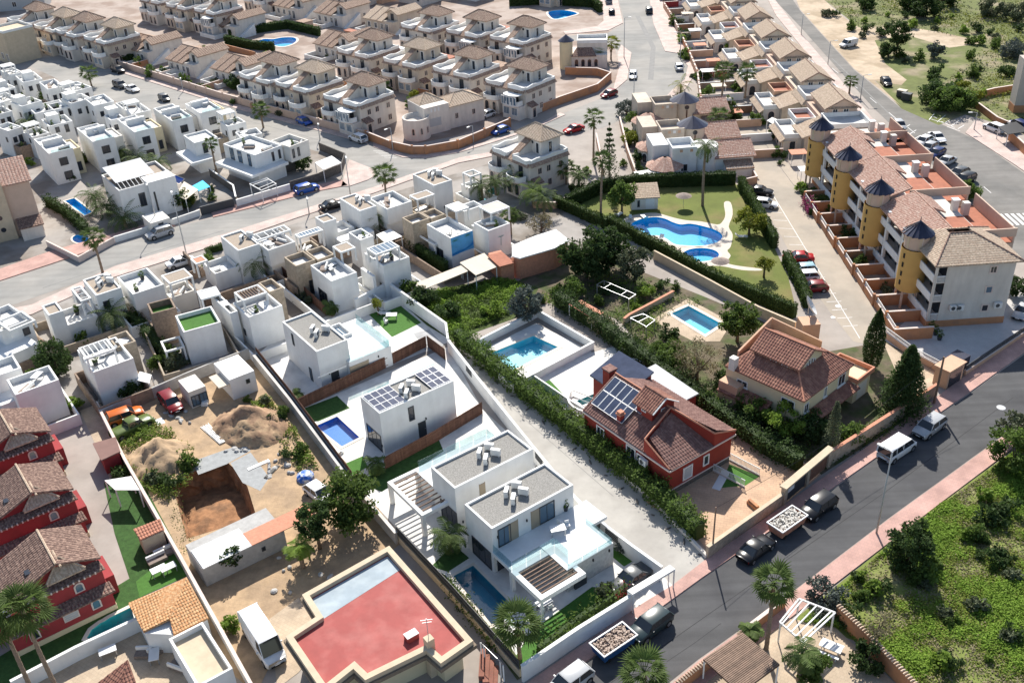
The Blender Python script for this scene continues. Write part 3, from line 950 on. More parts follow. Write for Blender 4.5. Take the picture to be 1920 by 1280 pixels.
pool('narrow teal pool behind the white house with roof pergola',[(186,754),(189,745),(209,738),(212,746)],.9,'tealpool','water',.2)
pool('turquoise pool with lounge steps among the palms',[(907,359),(926,352),(930,370),(908,378)],.9,'tealpool','water',.3)
pool('narrow blue pool with white loungers by the date palms',[(122,377),(139,372),(173,398),(159,404)],.9,'bluepool','water',.3)
pool('round blue pool on the pink patio by the street',[(151+15*math.cos(t),448+8*math.sin(t))for t in[2*PI*k/12 for k in range(12)]],.9,'bluepool','water',.3,curved=True)
pool('small navy pool on the pale deck behind the solar-roof house',[(309,333),(318,325),(345,336),(336,345)],.9,'navy','water',.2)
pool('blue free-form pool behind hedges among far bungalows',[(482,80),(494,74),(512,74),(530,71),(550,71),(556,76),(548,83),(530,88),(510,85),(494,84)],1.2,'bluepool','water',.6,curved=True)
pool('blue star-shaped pool behind hedges beside the far junction',[(1028,24),(1046,20),(1066,21),(1082,26),(1068,31),(1048,36),(1036,35)],1.2,'bluepool','water',.6,curved=True)
# the excavation in the earth lot
PIT=[(322,903),(372,880),(424,864),(448,886),(464,912),(480,965),(415,990),(350,1010),(336,955)]
def build_pit():
 P=[(q.x,q.y)for q in GL(PIT)]
 GROUND_HOLES.append(P)
 Q=inset(P,.55)
 n=len(P);vs=[];fs=[]
 rows=5
 rg=random.Random(4)
 for j in range(rows+1):
  t=j/rows
  for i in range(n):
   for k in range(4):
    u=k/4
    a=Vector(P[i]).lerp(Vector(P[(i+1)%n]),u);b=Vector(Q[i]).lerp(Vector(Q[(i+1)%n]),u)
    p=a.lerp(b,t**1.4)
    jit=.18 if 0<j else 0
    vs.append((p.x+rg.uniform(-jit,jit),p.y+rg.uniform(-jit,jit),-3.1*t+(rg.uniform(-.12,.12)if j else.004)))
 m=n*4
 for j in range(rows):
  for i in range(m):
   i2=(i+1)%m
   fs.append((j*m+i,(j+1)*m+i,(j+1)*m+i2,j*m+i2))
 MB().add(vs,fs).build('pit_wall',M['reddirt'],None,kind='structure')
 pc=[sum(p[0]for p in P)/len(P),sum(p[1]for p in P)/len(P)]
 mound('ground',pc,7.5,.9,M['reddirt'],5,z=-3.1,base=True)
def mound(name,c,r,h,m,seed,z=0.0,base=False,n=26,squash=1.0,rot=0.0,rough=.25):
 rg=np.random.default_rng(seed)
 vs=[];fs=[];k=n
 ph=rg.uniform(0,6.28,6)
 for j in range(k+1):
  for i in range(k+1):
   u,v=-1+2*i/k,-1+2*j/k
   d=math.hypot(u,v)
   e=max(0.0,1-d**1.7)if not base else.25+.5*max(0,1-d)
   hh=h*e*(1+.3*math.sin(5*u+ph[0])*math.sin(4*v+ph[1])+.15*math.sin(11*u+ph[2])*math.cos(9*v+ph[3]))+(rg.normal(0,.05)*rough*4 if e>.02 else-.02)
   x,y=u*r,v*r*squash
   vs.append((c[0]+x*math.cos(rot)-y*math.sin(rot),c[1]+x*math.sin(rot)+y*math.cos(rot),z+hh-(.05 if d>.97 and not base else 0)))
 for j in range(k):
  for i in range(k):
   a=j*(k+1)+i
   fs.append((a,a+1,a+k+2,a+k+1))
 return MB().add(vs,fs).build(name,m,None,True,kind='structure')
build_pit()
def pip(p,poly):
 x,y=p;ins=False;n=len(poly)
 for i in range(n):
  a,b=poly[i],poly[(i+1)%n]
  if(a[1]>y)!=(b[1]>y)and x<(b[0]-a[0])*(y-a[1])/(b[1]-a[1])+a[0]:ins=not ins
 return ins
_na=[0]
def area(name,pts,m,layer,**k):
 _na[0]+=1;layer=layer+_na[0]*.02
 P=[(q.x,q.y)for q in GL(pts)]if not k.get('world')else pts
 hs=[h for h in GROUND_HOLES if all(pip(p,P)for p in h)]
 return sheet(name,pts,m,layer,hs,**k)
def pave(name,pts,m,h=.12):
 P=[(q.x,q.y)for q in GL(pts)]
 b=MB().prism(P,-.05,h)
 o=b.build(name,m);o['kind']='structure'
 return o
asph=mat('worn_pale_asphalt',(.34,.325,.30),.92,.12,.25,.15,60,col2=(.28,.275,.26),c2scale=.08,detail=8,streak=(.3,(.05,.9,1),.1),spec=.1)
asph2=mat('worn_asphalt',(.22,.21,.195),.92,.16,.3,.15,60,col2=(.18,.175,.165),c2scale=.1,detail=8,streak=(-.75,(.05,.9,1),.1),spec=.1)
asphd=mat('dark_new_asphalt',(.098,.098,.10),.85,.12,.5,.2,60,col2=(.08,.08,.083),c2scale=.12,detail=8,streak=(YAW,(.03,1.1,1),.16),spec=.1)
parkc=mat('beige_parking_concrete',(.40,.345,.28),.92,.1,.5,col2=(.34,.30,.25),c2scale=.12)
alleyc=mat('pale_lane_concrete',(.42,.40,.365),.92,.1,.6,.1,30,col2=(.36,.34,.31),c2scale=.2)
pink=brick_mat('pink_paving',(.52,.32,.27),(.47,.29,.25),(.40,.27,.23),.4,.4,.015,rot=YAW)
palepink=brick_mat('pale_pink_paving',(.56,.45,.40),(.52,.41,.37),(.44,.35,.31),.4,.4,.015,rot=.4)
kerb=mat('pale_kerb',(.58,.52,.48),.85,.08,1)
plot=mat('mixed_plot_paving',(.36,.32,.285),.92,.1,.6,col2=(.30,.265,.235),c2scale=.12,detail=8)
whitepave=brick_mat('white_terrace_paving',(.70,.68,.64),(.67,.65,.61),(.60,.58,.55),.8,.8,.008,rot=YAW,offset=0)
greypave=brick_mat('grey_terrace_paving',(.42,.42,.42),(.40,.40,.40),(.35,.35,.35),.8,.8,.008,rot=YAW,offset=0)
beigepave=brick_mat('beige_patio_paving',(.50,.40,.29),(.46,.36,.26),(.40,.32,.24),.35,.35,.015,rot=YAW)
peachpave=brick_mat('peach_stamped_paving',(.56,.38,.25),(.50,.34,.23),(.42,.28,.2),.6,.35,.02,rot=.3)
redpave=brick_mat('brick_red_paving',(.30,.13,.09),(.27,.11,.08),(.24,.12,.09),.3,.3,.02)
earth=M['dirt']
scrub=mat('scrub_earth',(.28,.235,.15),.95,.3,.5,.5,5,col2=(.13,.15,.045),c2scale=.14,c2lo=.36,c2hi=.52,detail=9)
scrubg=mat('green_scrub_ground',(.17,.205,.05),.95,.3,.8,.5,5,col2=(.33,.28,.17),c2scale=.16,c2lo=.55,c2hi=.66,detail=9)
soil=mat('dark_garden_soil',(.13,.105,.07),.95,.35,.8,.5,6,col2=(.07,.09,.03),c2scale=.35)
lawn=mat('mown_lawn',(.13,.155,.035),.95,.2,.35,.4,40,col2=(.19,.165,.06),c2scale=.12,c2lo=.5,c2hi=.65)
mark=mat('white_road_paint',(.72,.71,.69),.8,.18,4)
area('ground',[(-900,-300),(900,-300),(900,1200),(-900,1200)],plot,0,world=True)
area('ground',[(-60,30),(40,70),(430,205),(700,285),(960,235),(1165,150),(1135,0),(1110,-90),(-200,-90)],mat('far_plot_paving',(.38,.31,.265),.92,.12,.5,col2=(.27,.20,.16),c2scale=.14),1)
area('ground',[(-120,130),(60,112),(320,215),(620,282),(650,345),(480,385),(190,460),(-120,560)],mat('estate_paving',(.34,.31,.28),.92,.12,.5,col2=(.22,.185,.155),c2scale=.12),1)
area('ground',[(-120,640),(60,575),(420,462),(700,372),(940,300),(1060,380),(1180,500),(960,520),(760,560),(500,650),(200,760),(-120,870)],mat('row_house_paving',(.33,.305,.28),.9,.12,.6,col2=(.19,.165,.14),c2scale=.14),1)
# roads
area('road',[(-160,625),(0,580),(215,505),(420,445),(560,395),(700,355),(860,300),(1000,263),(1130,240),(1210,205),(1290,165),(1304,130),(1262,60),(1222,0),(1205,-70),(1150,-70),(1160,0),(1172,45),(1140,62),(1060,68),(1050,74),(1110,80),(1182,100),(1176,150),(1150,176),(1050,215),(960,247),(860,285),(790,296),(735,284),(690,262),(560,228),(420,190),(300,157),(180,118),(40,78),(-200,20),(-200,60),(30,112),(150,168),(260,205),(345,232),(450,256),(580,280),(650,300),(690,318),(690,332),(655,348),(560,368),(480,390),(300,432),(190,466),(0,530),(-160,575)],asph,2)
area('road',[(1425,-70),(1452,0),(1500,50),(1585,145),(1640,205),(1740,300),(1830,400),(1900,470),(2000,560),(2080,480),(2000,380),(1920,325),(1830,262),(1740,222),(1690,204),(1600,130),(1500,20),(1440,-70)],asph2,2)
area('road',[(1365,245),(1372,228),(1392,220),(1414,240),(1465,318),(1530,405),(1640,560),(1668,612),(1640,650),(1600,640),(1560,590),(1500,510),(1458,430),(1424,380),(1400,335),(1392,300)],parkc,2)
area('road',[(940,1345),(1082,1255),(1317,1085),(1440,1000),(1550,925),(1647,857),(1750,785),(1812,742),(1920,665),(2060,570),(2120,660),(1930,785),(1875,820),(1727,927),(1665,972),(1455,1132),(1310,1235),(1190,1330)],asphd,2)
area('road',[(835,655),(860,652),(940,712),(1060,800),(1230,945),(1322,1046),(1312,1080),(1262,1108),(1185,1052),(1100,985),(1000,862),(900,742)],alleyc,2)
area('path',[(1500,-60),(1560,-60),(1545,0),(1575,28),(1610,52),(1690,50),(1760,60),(1850,80),(1780,90),(1700,66),(1640,76),(1660,120),(1700,150),(1690,160),(1640,152),(1690,200),(1600,128),(1500,18),(1470,-60)],mat('pale_dirt_track',(.50,.40,.29),.95,.2,.5,.4,5,col2=(.36,.28,.19),c2scale=.15),3)
area('ground',[(1560,-60),(2600,-60),(2300,300),(1990,300),(1900,240),(1810,215),(1760,235),(1690,204),(1640,150),(1610,52),(1545,0)],scrub,2)
# pavements
pave('pavement',[(640,350),(655,300),(700,318),(704,330),(690,338),(655,350)],palepink)
pave('pavement',[(700,268),(735,280),(760,292),(800,290),(860,281),(930,262),(1000,240),(1050,212),(1060,216),(1000,243),(930,266),(860,287),(800,297),(755,296),(700,276)],palepink)
pave('pavement',[(1165,85),(1184,100),(1182,112),(1176,150),(1150,172),(1152,160),(1160,130),(1158,100)],palepink)
pave('pavement',[(1112,-40),(1150,-40),(1158,0),(1168,44),(1140,58),(1060,65),(1056,60),(1120,50),(1132,40),(1126,0)],palepink)
pave('pavement',[(1215,-20),(1232,-20),(1262,50),(1290,100),(1303,140),(1285,168),(1240,192),(1262,168),(1284,150),(1290,125),(1272,101),(1247,97),(1225,45)],palepink)
pave('pavement',[(0,505),(100,470),(190,445),(300,415),(330,424),(300,430),(190,463),(100,494),(0,527)],pink)
pave('pavement',[(395,396),(480,374),(590,348),(640,338),(652,348),(590,360),(480,388),(400,408)],pink)
pave('pavement',[(0,78),(40,80),(160,116),(300,160),(420,198),(560,236),(690,270),(690,262),(560,228),(420,190),(300,152),(160,108),(40,72)],palepink)
pave('pavement',[(-40,592),(60,572),(215,500),(420,440),(560,396),(700,352),(860,297),(930,284),(932,292),(860,306),(700,363),(560,408),(420,456),(215,520),(60,590),(-40,615)],palepink)
pave('pavement',[(975,1290),(1187,1143),(1262,1097),(1325,1048),(1470,948),(1552,890),(1640,828),(1750,750),(1830,690),(1920,628),(1985,580),(2000,600),(1920,662),(1812,740),(1750,783),(1647,855),(1550,923),(1440,998),(1317,1083),(1082,1253),(1010,1300)],pink)
pave('pavement',[(1250,1290),(1310,1240),(1455,1135),(1665,975),(1727,930),(1875,823),(1935,785),(1950,800),(1890,848),(1760,946),(1690,1000),(1480,1160),(1330,1275),(1290,1310)],pink)
pave('pavement',[(1640,228),(1740,318),(1830,418),(1870,470),(1840,470),(1800,420),(1700,300),(1600,200),(1520,110),(1455,30),(1430,-20),(1445,-10),(1500,62),(1560,132)],palepink)
pave('pavement',[(1810,250),(1900,308),(1990,370),(2000,350),(1920,290),(1860,240),(1830,225)],palepink)
pave('pavement',[(1640,560),(1665,610),(1700,590),(1560,400),(1470,300),(1420,222),(1408,226),(1465,316),(1530,404)],parkc,.06)
# paint on the roads
def stripe(name,a,b,w=.12,z=.020):
 A,B=G(*a),G(*b);d=(B-A).normalized();n=Vector((-d.y,d.x,0))*(w/2)
 o=MB().quad(A-n+Vector((0,0,z)),B-n+Vector((0,0,z)),B+n+Vector((0,0,z)),A+n+Vector((0,0,z))).build(name,mark);o['kind']='structure'
for k in range(7):
 u=k/6
 stripe('crossing_stripe',(1853+66*u,402-2*u),(1876+66*u,423-2*u),.5)
for a,b in[((1757,222),(1748,218)),((1775,232),(1746,224)),((1790,240),(1765,228)),((1800,246),(1776,238)),((1742,225),(1752,213)),((1757,229),(1773,216)),((1771,231),(1781,225)),((1783,237),(1801,225)),((1796,242),(1808,235)),((1812,248),(1819,243)),
((1692,260),(1718,244)),((1701,268),(1726,254)),((1705,276),(1735,262)),((1683,248),(1706,234))]:
 stripe('bay_line',a,b,.16)
for k in range(16):
 u=k/15
 stripe('bay_line',(1430+150*u,382+230*u),(1456+152*u,384+226*u),.1)
stripe('bay_line',(1447,362),(1612,634),.1)
for k in range(9):
 u=k/9
 stripe('lane_line',(1560+320*u,128+250*u),(1572+322*u,138+252*u),.12)
for k in range(5):stripe('lane_line',(700+5*k,283+3*k),(724+5*k,284+3*k),.12)
def cover(label,x,y,r=.33):
 c=G(x,y)
 o=MB().lathe([(0.001,.03),(r*.8,.03),(r,.028),(r,.012)],0,0,18).build('manhole_cover',M['steel'])
 o.location=(c.x,c.y,0);tag(o,label,'manhole cover')
cover('round pale manhole cover on the dark road by the bushes',1877,764,.5)
cover('small round drain cover in the parking lane nearest the dish hut',1572,574,.4)
cover('round drain cover in the parking lane above the red cars',1562,595,.3)
# garden grounds
area('lawn',[(1060,385),(1130,348),(1240,350),(1380,345),(1400,380),(1450,460),(1478,520),(1495,590),(1420,570),(1330,540),(1210,460),(1140,420)],lawn,3)
deckp=smooth_loop(O([(805,420),(850,355),(960,325),(1080,318),(1200,350),(1300,372),(1420,382),(1540,405),(1580,380),(1600,330),(1590,240),(1640,240),(1655,330),(1625,420),(1655,480),(1640,570),(1615,600),(1640,640),(1610,690),(1700,715),(1860,735),(1860,750),(1720,745),(1560,715),(1400,715),(1260,680),(1180,600),(1100,545),(960,520),(850,470)],960,320,4),3)
area('terrace',deckp,mat('cream_pool_paving',(.60,.53,.45),.9,.08,.8),4)
area('ground',[(835,610),(1000,510),(1110,480),(1180,500),(1330,560),(1470,620),(1380,690),(1240,690),(1160,600),(1050,560),(940,600)],soil,3)
area('ground',[(745,560),(860,535),(950,520),(1010,540),(985,590),(900,620),(850,640),(800,610)],mat('green_plot_ground',(.06,.085,.02),.95,.3,1,.5,5),4)
area('terrace',[(1222,600),(1290,560),(1372,605),(1350,640),(1300,640)],beigepave,4)
area('terrace',[(880,668),(1005,606),(1110,660),(965,730),(940,715)],whitepave,4)
area('terrace',[(1000,712),(1070,672),(1150,650),(1230,720),(1130,790),(1060,770)],whitepave,5)
area('turf',[(970,745),(1030,712),(1062,745),(1010,760)],M['turf'],6)
area('terrace',[(1210,940),(1300,860),(1380,800),(1480,850),(1540,890),(1470,946),(1330,1035),(1300,1000)],peachpave,4)
area('turf',[(1348,915),(1368,870),(1424,893),(1398,910)],M['turf'],5)
area('ground',[(1240,690),(1380,690),(1660,640),(1760,700),(1740,760),(1540,890),(1420,800),(1280,740)],soil,4)
area('terrace',[(1655,640),(1760,700),(1750,750),(1690,720)],beigepave,5)
area('terrace',[(470,675),(530,625),(735,545),(845,640),(720,690),(545,755)],whitepave,3)
area('turf',[(692,590),(742,566),(790,605),(735,632)],M['turf'],4)
area('terrace',[(775,625),(805,618),(832,648),(800,660)],greypave,4)
area('terrace',[(560,768),(840,650),(905,768),(660,905)],whitepave,3)
area('turf',[(558,770),(632,742),(656,765),(597,790),(582,790)],M['darkturf'],4)
area('turf',[(590,800),(600,812),(633,848),(622,848)],M['turf'],4)
area('turf',[(645,870),(680,855),(690,875),(660,892)],M['turf'],4)
area('terrace',[(665,905),(905,768),(1010,862),(960,960),(790,1040)],whitepave,4)
area('turf',[(668,905),(822,822),(832,846),(716,922)],M['darkturf'],5)
area('terrace',[(790,1040),(900,940),(1080,930),(1262,1098),(985,1270)],whitepave,5)
area('turf',[(1000,1180),(1110,1100),(1160,1105),(1185,1120),(1062,1200),(985,1260),(960,1240)],M['turf'],6)
area('turf',[(808,1062),(850,1020),(880,1046),(840,1072)],M['darkturf'],6)
area('turf',[(1100,985),(1190,1050),(1170,1062),(1095,1000)],M['turf'],6)
area('ground',[(800,1060),(835,1078),(950,1200),(990,1262),(970,1275),(880,1150)],soil,6)
area('ground',[(185,770),(470,670),(545,755),(680,900),(750,1020),(700,1060),(560,1140),(480,1300),(420,1250),(330,1040)],earth,3)
area('path',[(360,865),(460,830),(470,845),(425,870),(372,890)],mat('grey_membrane_sheet',(.30,.31,.31),.7,.2,1.5,.3,5),4)
area('path',[(432,868),(470,848),(505,895),(488,920),(455,905)],MATS['grey_membrane_sheet'],4)
area('terrace',[(505,1160),(560,1120),(610,1200),(560,1260),(520,1290)],beigepave,4)
area('terrace',[(150,770),(188,755),(240,880),(330,1040),(260,1090),(200,880)],beigepave,3)
area('turf',[(195,905),(250,870),(340,1040),(255,1120),(215,1000)],MATS['beige_patio_paving']if 0 else M['darkturf'],4)
area('turf',[(255,1090),(330,1030),(350,1080),(262,1120)],M['turf'],5)
area('turf',[(0,1230),(250,1080),(262,1120),(262,1168),(40,1290),(-40,1300)],M['darkturf'],5)
area('terrace',[(50,1300),(110,1240),(262,1180),(350,1140),(420,1300)],beigepave,6)
area('ground',[(1490,1160),(1690,1000),(1760,945),(1900,845),(2100,700),(2500,1500),(1900,1500),(1690,1290),(1600,1200)],scrubg,3)
area('terrace',[(1310,1290),(1480,1160),(1560,1170),(1720,1320),(1300,1400)],beigepave,4)
area('terrace',[(1655,640),(1700,600),(1760,570),(1920,540),(1990,560),(1920,640),(1810,700),(1760,690)],palepink if False else mat('pale_forecourt_concrete',(.52,.50,.48),.9,.1,.8),3)
# BUILDINGS
FR={'f':0.0,'l':-PI/2,'r':PI/2,'b':PI}
def fpos(x0,y0,x1,y1,face,u):
 if face=='f':return(x0+(x1-x0)*u,y0)
 if face=='l':return(x0,y0+(y1-y0)*u)
 if face=='r':return(x1,y0+(y1-y0)*u)
 return(x0+(x1-x0)*u,y1)
def ac_unit(par,x,y,z,rot=0.0):
 o=link('air_conditioner',cached('ac',lambda:MB().box(-.5,-.2,.12,.5,.2,.85).box(-.42,-.18,0,-.34,.18,.12).box(.34,-.18,0,.42,.18,.12).mesh('air_conditioner',M['acwhite'])),par,(x,y,z),rot)
 link('fan_grille',cached('acg',lambda:MB().tube([(-.12,-.205,.48),(-.12,-.225,.48)],.27,14).mesh('fan_grille',M['darkgrey'])),o)
 return o
def ac_cluster(par,x,y,z,rot=0.0,n=4):
 for dx,dy,r in((0,0,.3),(1.45,.3,1.7),(.1,1.25,.25),(1.5,1.5,1.8))[:n]:
  ac_unit(par,x+dx,y+dy,z,rot+r)
 MB().tube([(x,y+.2,z+.06),(x+.5,y+.6,z+.06),(x+.9,y+.6,z+.06)],.05,5).build('pipe',M['steel'],par)
def pergola_frame(par,x0,y0,x1,y1,z0,z1,m='white',t=.22,slats=0,along='x',roof=None,posts=True,slatm=None):
 b=MB()
 if posts:
  for x in(x0+t/2,x1-t/2):
   for y in(y0+t/2,y1-t/2):b.cbox(x,y,z0,t,t,z1-z0-t-.002)
 b.ring([(x0,y0),(x1,y0),(x1,y1),(x0,y1)],[(x0+t,y0+t),(x1-t,y0+t),(x1-t,y1-t),(x0+t,y1-t)],z1-t,z1)
 p=b.build('pergola',M[m],par)
 for k in range(slats):
  u=(k+.5)/slats
  if along=='x':MB().box(x0+t,y0+t+(y1-y0-2*t)*u-.05,z1-.16,x1-t,y0+t+(y1-y0-2*t)*u+.05,z1-.03).build('slat',M[slatm or m],p)
  else:MB().box(x0+t+(x1-x0-2*t)*u-.05,y0+t,z1-.16,x0+t+(x1-x0-2*t)*u+.05,y1-t,z1-.03).build('slat',M[slatm or m],p)
 if roof:MB().box(x0+t+.01,y0+t+.01,z1-.09,x1-t-.01,y1-t-.01,z1-.05).build('roof_infill',M[roof],p)
 return p
def glass_rail(par,pts,z,h=1.0):
 for i in range(len(pts)-1):
  a,b=Vector((*pts[i],z)),Vector((*pts[i+1],z))
  L=(b-a).length;k=max(1,int(L/1.6))
  for j in range(k):
   p,q=a.lerp(b,(j+.02)/k),a.lerp(b,(j+.98)/k)
   d=(q-p).normalized();n=Vector((-d.y,d.x,0))*.012
   MB().add([tuple(v)for v in(p-n,q-n,q+n,p+n,p-n+Vector((0,0,h)),q-n+Vector((0,0,h)),q+n+Vector((0,0,h)),p+n+Vector((0,0,h)))],
[(0,3,2,1),(4,5,6,7),(0,1,5,4),(1,2,6,5),(2,3,7,6),(3,0,4,7)]).build('glass_rail',M['sheet'],par)
def blk(F=None,R=None,L=None,B=None,z=5.6,z0=0.0,k='deck',wm='white',loc=None,top=None,ph=None,**o):
 return dict(F=F,R=R,L=L,B=B,z=z,z0=z0,k=k,wm=wm,loc=loc,top=top,ph=ph,**o)
def modern(label,blocks,wins=(),name='modern_house',cat='house',group=None,rot=None):
 b0=blocks[0];z=b0['z']
 f=G(*b0['F'],z);r=G(*b0['R'],z)
 ax=(r-f)
 if b0['L']is not None:
  l=G(*b0['L'],z)
 else:l=f+(G(*b0['B'],z)-r)
 ay=l-f
 if rot is None:
  a1=math.atan2(ax.y,ax.x);a2=math.atan2(ay.y,ay.x)-PI/2
  rot=(a1*ax.length+a2*ay.length)/(ax.length+ay.length)
  if abs(rot-YAW)<.12:rot=YAW
 ex=Vector((math.cos(rot),math.sin(rot),0));ey=Vector((-math.sin(rot),math.cos(rot),0))
 root=thing(name,label,cat,(f.x,f.y,0),rot,group)
 def loc(p,z):
  q=G(*p,z)-f
  return(q.dot(ex),q.dot(ey))
 rects=[]
 for i,b in enumerate(blocks):
  z,z0,wm=b['z'],b['z0'],b['wm']
  if b['loc']:x0,y0,x1,y1=b['loc']
  else:
   P={c:loc(b[c],z)for c in 'FRLB' if b[c]is not None}
   xs0=[P[c][0]for c in 'FL' if c in P];xs1=[P[c][0]for c in 'RB' if c in P]
   ys0=[P[c][1]for c in 'FR' if c in P];ys1=[P[c][1]for c in 'LB' if c in P]
   x0,x1,y0,y1=(sum(v)/len(v)for v in(xs0,xs1,ys0,ys1))
  rects.append((x0,y0,x1,y1,z0,z))
  k=b['k']
  e=.003*i
  x0+=e;y0+=e;x1-=e;y1-=e
  R0=[(x0,y0),(x1,y0),(x1,y1),(x0,y1)]
  if k in('deck','grav','turf','tan','red'):
   ph=b['ph']if b['ph']is not None else(.25 if k in('grav','tan')else.75)
   zt=z-ph
   MB().box(x0,y0,z0,x1,y1,zt-.02).build('wall',M[wm],root)
   t=.22
   MB().ring(R0,[(x0+t,y0+t),(x1-t,y0+t),(x1-t,y1-t),(x0+t,y1-t)],zt-.021,z).build('parapet',M[wm],root)
   tm=b['top']or{'deck':'deck','grav':'gravel','turf':'turf','tan':'tanroof','red':'reddeck'}[k]
   MB().box(x0+t-.01,y0+t-.01,zt-.1,x1-t+.01,y1-t+.01,zt+.02).build('roof_deck' if k not in('grav','tan')else 'gravel_bed',M[tm],root)
   b['zt']=zt+.02
  elif k=='flat':
   MB().box(x0,y0,z0,x1,y1,z).build('wall' if z-z0>1 else 'roof_slab',M[wm],root)
   b['zt']=z
  elif k=='perg':
   pergola_frame(root,x0,y0,x1,y1,z0,z,wm,b.get('t',.24),b.get('slats',0),b.get('along','x'),b.get('roof'),b.get('posts',True),b.get('slatm'))
  if b.get('ac'):ac_cluster(root,x0+(x1-x0)*b['ac'][0],y0+(y1-y0)*b['ac'][1],b['zt'],.5,b['ac'][2]if len(b['ac'])>2 else 4)
  if b.get('rail'):glass_rail(root,[(x0+.1,y1-.1),(x0+.1,y0+.1),(x1-.1,y0+.1)],z,.9)
  if b.get('stuff'):
   rg=random.Random(int(x0*100)+i)
   for q in range(b['stuff']):
    terrace_item(root,rg.uniform(x0+.9,x1-.9),rg.uniform(y0+.9,y1-.9),b['zt'],rg)
 for w in wins:
  i,face,u,wz,ww,wh=w[:6];kind=w[6]if len(w)>6 else 'win'
  x0,y0,x1,y1,z0,z=rects[i]
  e=.003*i
  x,y=fpos(x0+e,y0+e,x1-e,y1-e,face,u)
  if kind=='win':window(root,(x,y,wz),FR[face],ww,wh,'dframe','glass',mull=1 if ww>.9 else 0)
  elif kind=='blue':window(root,(x,y,wz),FR[face],ww,wh,'dframe','bluglass',mull=1)
  elif kind=='door':door(root,(x,y,wz),FR[face],ww,wh,'dframe')
  elif kind=='tan':door(root,(x,y,wz),FR[face],ww,wh,'stucco','shutter',False)
  elif kind=='lamp':link('wall_lamp',cached('wl',lambda:MB().box(-.06,-.12,0,.06,0,.28).mesh('wall_lamp',M['black'])),root,(x,y,wz),FR[face])
  elif kind=='glaz':window(root,(x,y,wz),FR[face],ww,wh,'dframe','glass','glazed_doors',mull=2)
 return root,rects,blocks
ITEMS=[]
def terrace_item(root,x,y,z,rg):
 k=rg.randrange(4)
 M4=Matrix.Translation(root.location)@Matrix.Rotation(root.rotation_euler.z,4,'Z')@Matrix.Translation((x,y,z))
 ITEMS.append((k,M4.translation.copy(),rg.uniform(0,6.28),root['label']))
# the four villas along the lane
V1,r1,b1=modern('white two-storey villa with gravel roof and a wide roof terrace with glazed roof lights',[
blk((592.2,658.4),(652.3,637.3),(528.9,603),z=5.7,k='grav',ac=(.45,.38,3)),
blk((654.5,680),(733,648),None,(667,597),z=2.9,k='flat'),
],[(0,'f',.45,.05,.95,2.1,'door'),(0,'f',.28,1.9,.1,.2,'lamp'),(0,'l',.72,3.4,.5,1.7),(0,'l',.3,.05,.7,1.9,'blue'),(1,'f',.22,.06,2.6,2.2,'tan'),(1,'f',.68,2.0,.1,.2,'lamp')])
x0,y0,x1,y1=r1[1][:4]
for k in range(7):
 xx=x0+.5+k*.42
 MB().box(xx,y1-3.1,2.9,xx+.2,y1-.5,2.98).build('roof_light',M['bluglass'],V1)
MB().ring([(x0+.2,y1-3.5),(x0+3.6,y1-3.5),(x0+3.6,y1-.1),(x0+.2,y1-.1)],[(x0+.4,y1-3.3),(x0+3.4,y1-3.3),(x0+3.4,y1-.3),(x0+.4,y1-.3)],2.9,3.3).build('parapet',M['white'],V1)
glass_rail(V1,[(x0+.2,y0+.15),(x1-.1,y0+.15),(x1-.1,y1-.2)],2.9,.9)
MB().box(x0-4.4,y0-.05,2.55,x0-.4,y0+.0,2.7).build('ledge',M['white'],V1)
V2,r2,b2=modern('white two-storey villa with rows of solar panels on its gravel roof',[
blk((710.8,774.8),(850.6,713.9),(675.6,742.8),z=5.7,k='grav',ph=.18,ac=(.42,.22)),
blk(z=2.9,k='flat',loc=(2.2,4.6,11.8,7.2)),
],[(0,'f',.40,2.9,.75,1.9,'win'),(0,'f',.52,.05,.9,2.1,'door'),(0,'f',.58,2.2,.1,.2,'lamp'),(0,'l',.48,.05,3.2,2.3,'glaz'),(0,'l',.08,.9,.1,.2,'lamp')])
w2,d2=r2[0][2],r2[0][3]
for gx,n in((.2,4),(w2-2.75,3)):
 for i in range(n):
  for j in range(3):
   px=gx+i*1.02*(.85 if n==3 else.84);py=.25+j*(d2-.5)/3
   b=MB().box(px,py,5.72+.02*j,px+.82,py+(d2-.5)/3-.06,5.76+.02*j)
   o=b.build('solar_panel',M['solar'],V2)
   MB().ring([(px-.03,py-.03),(px+.85,py-.03),(px+.85,py+(d2-.5)/3-.03),(px-.03,py+(d2-.5)/3-.03)],[(px+.02,py+.02),(px+.8,py+.02),(px+.8,py+(d2-.5)/3-.08),(px+.02,py+(d2-.5)/3-.08)],5.70+.02*j,5.775+.02*j).build('panel_frame',M['plastic'],o)
glass_rail(V2,[(2.3,4.7),(2.3,7.1),(11.7,7.1)],2.9,.9)
V3,r3,b3=modern('white two-storey villa with gravel roof and slatted pergola over its terrace',[
blk((854,916),(997.8,840.2),(807.2,875.3),z=5.7,k='grav',ac=(.5,.35)),
blk(None,None,(823,838),(895,795),z=2.9,k='flat',loc=(.5,4.6,9.6,8.4)),
blk(z=2.9,z0=0,k='perg',loc=(-3.2,1.6,.5,8.4),slats=9,along='x',slatm='slat',t=.4),
],[(0,'f',.33,2.9,.6,1.7,'tan'),(0,'f',.06,.9,.1,.25,'lamp'),(0,'l',.35,.05,3.0,2.4,'glaz')])
glass_rail(V3,[(.6,8.3),(9.5,8.3),(9.5,4.8)],2.9,.9)
for u in(.1,.5,.9):pass
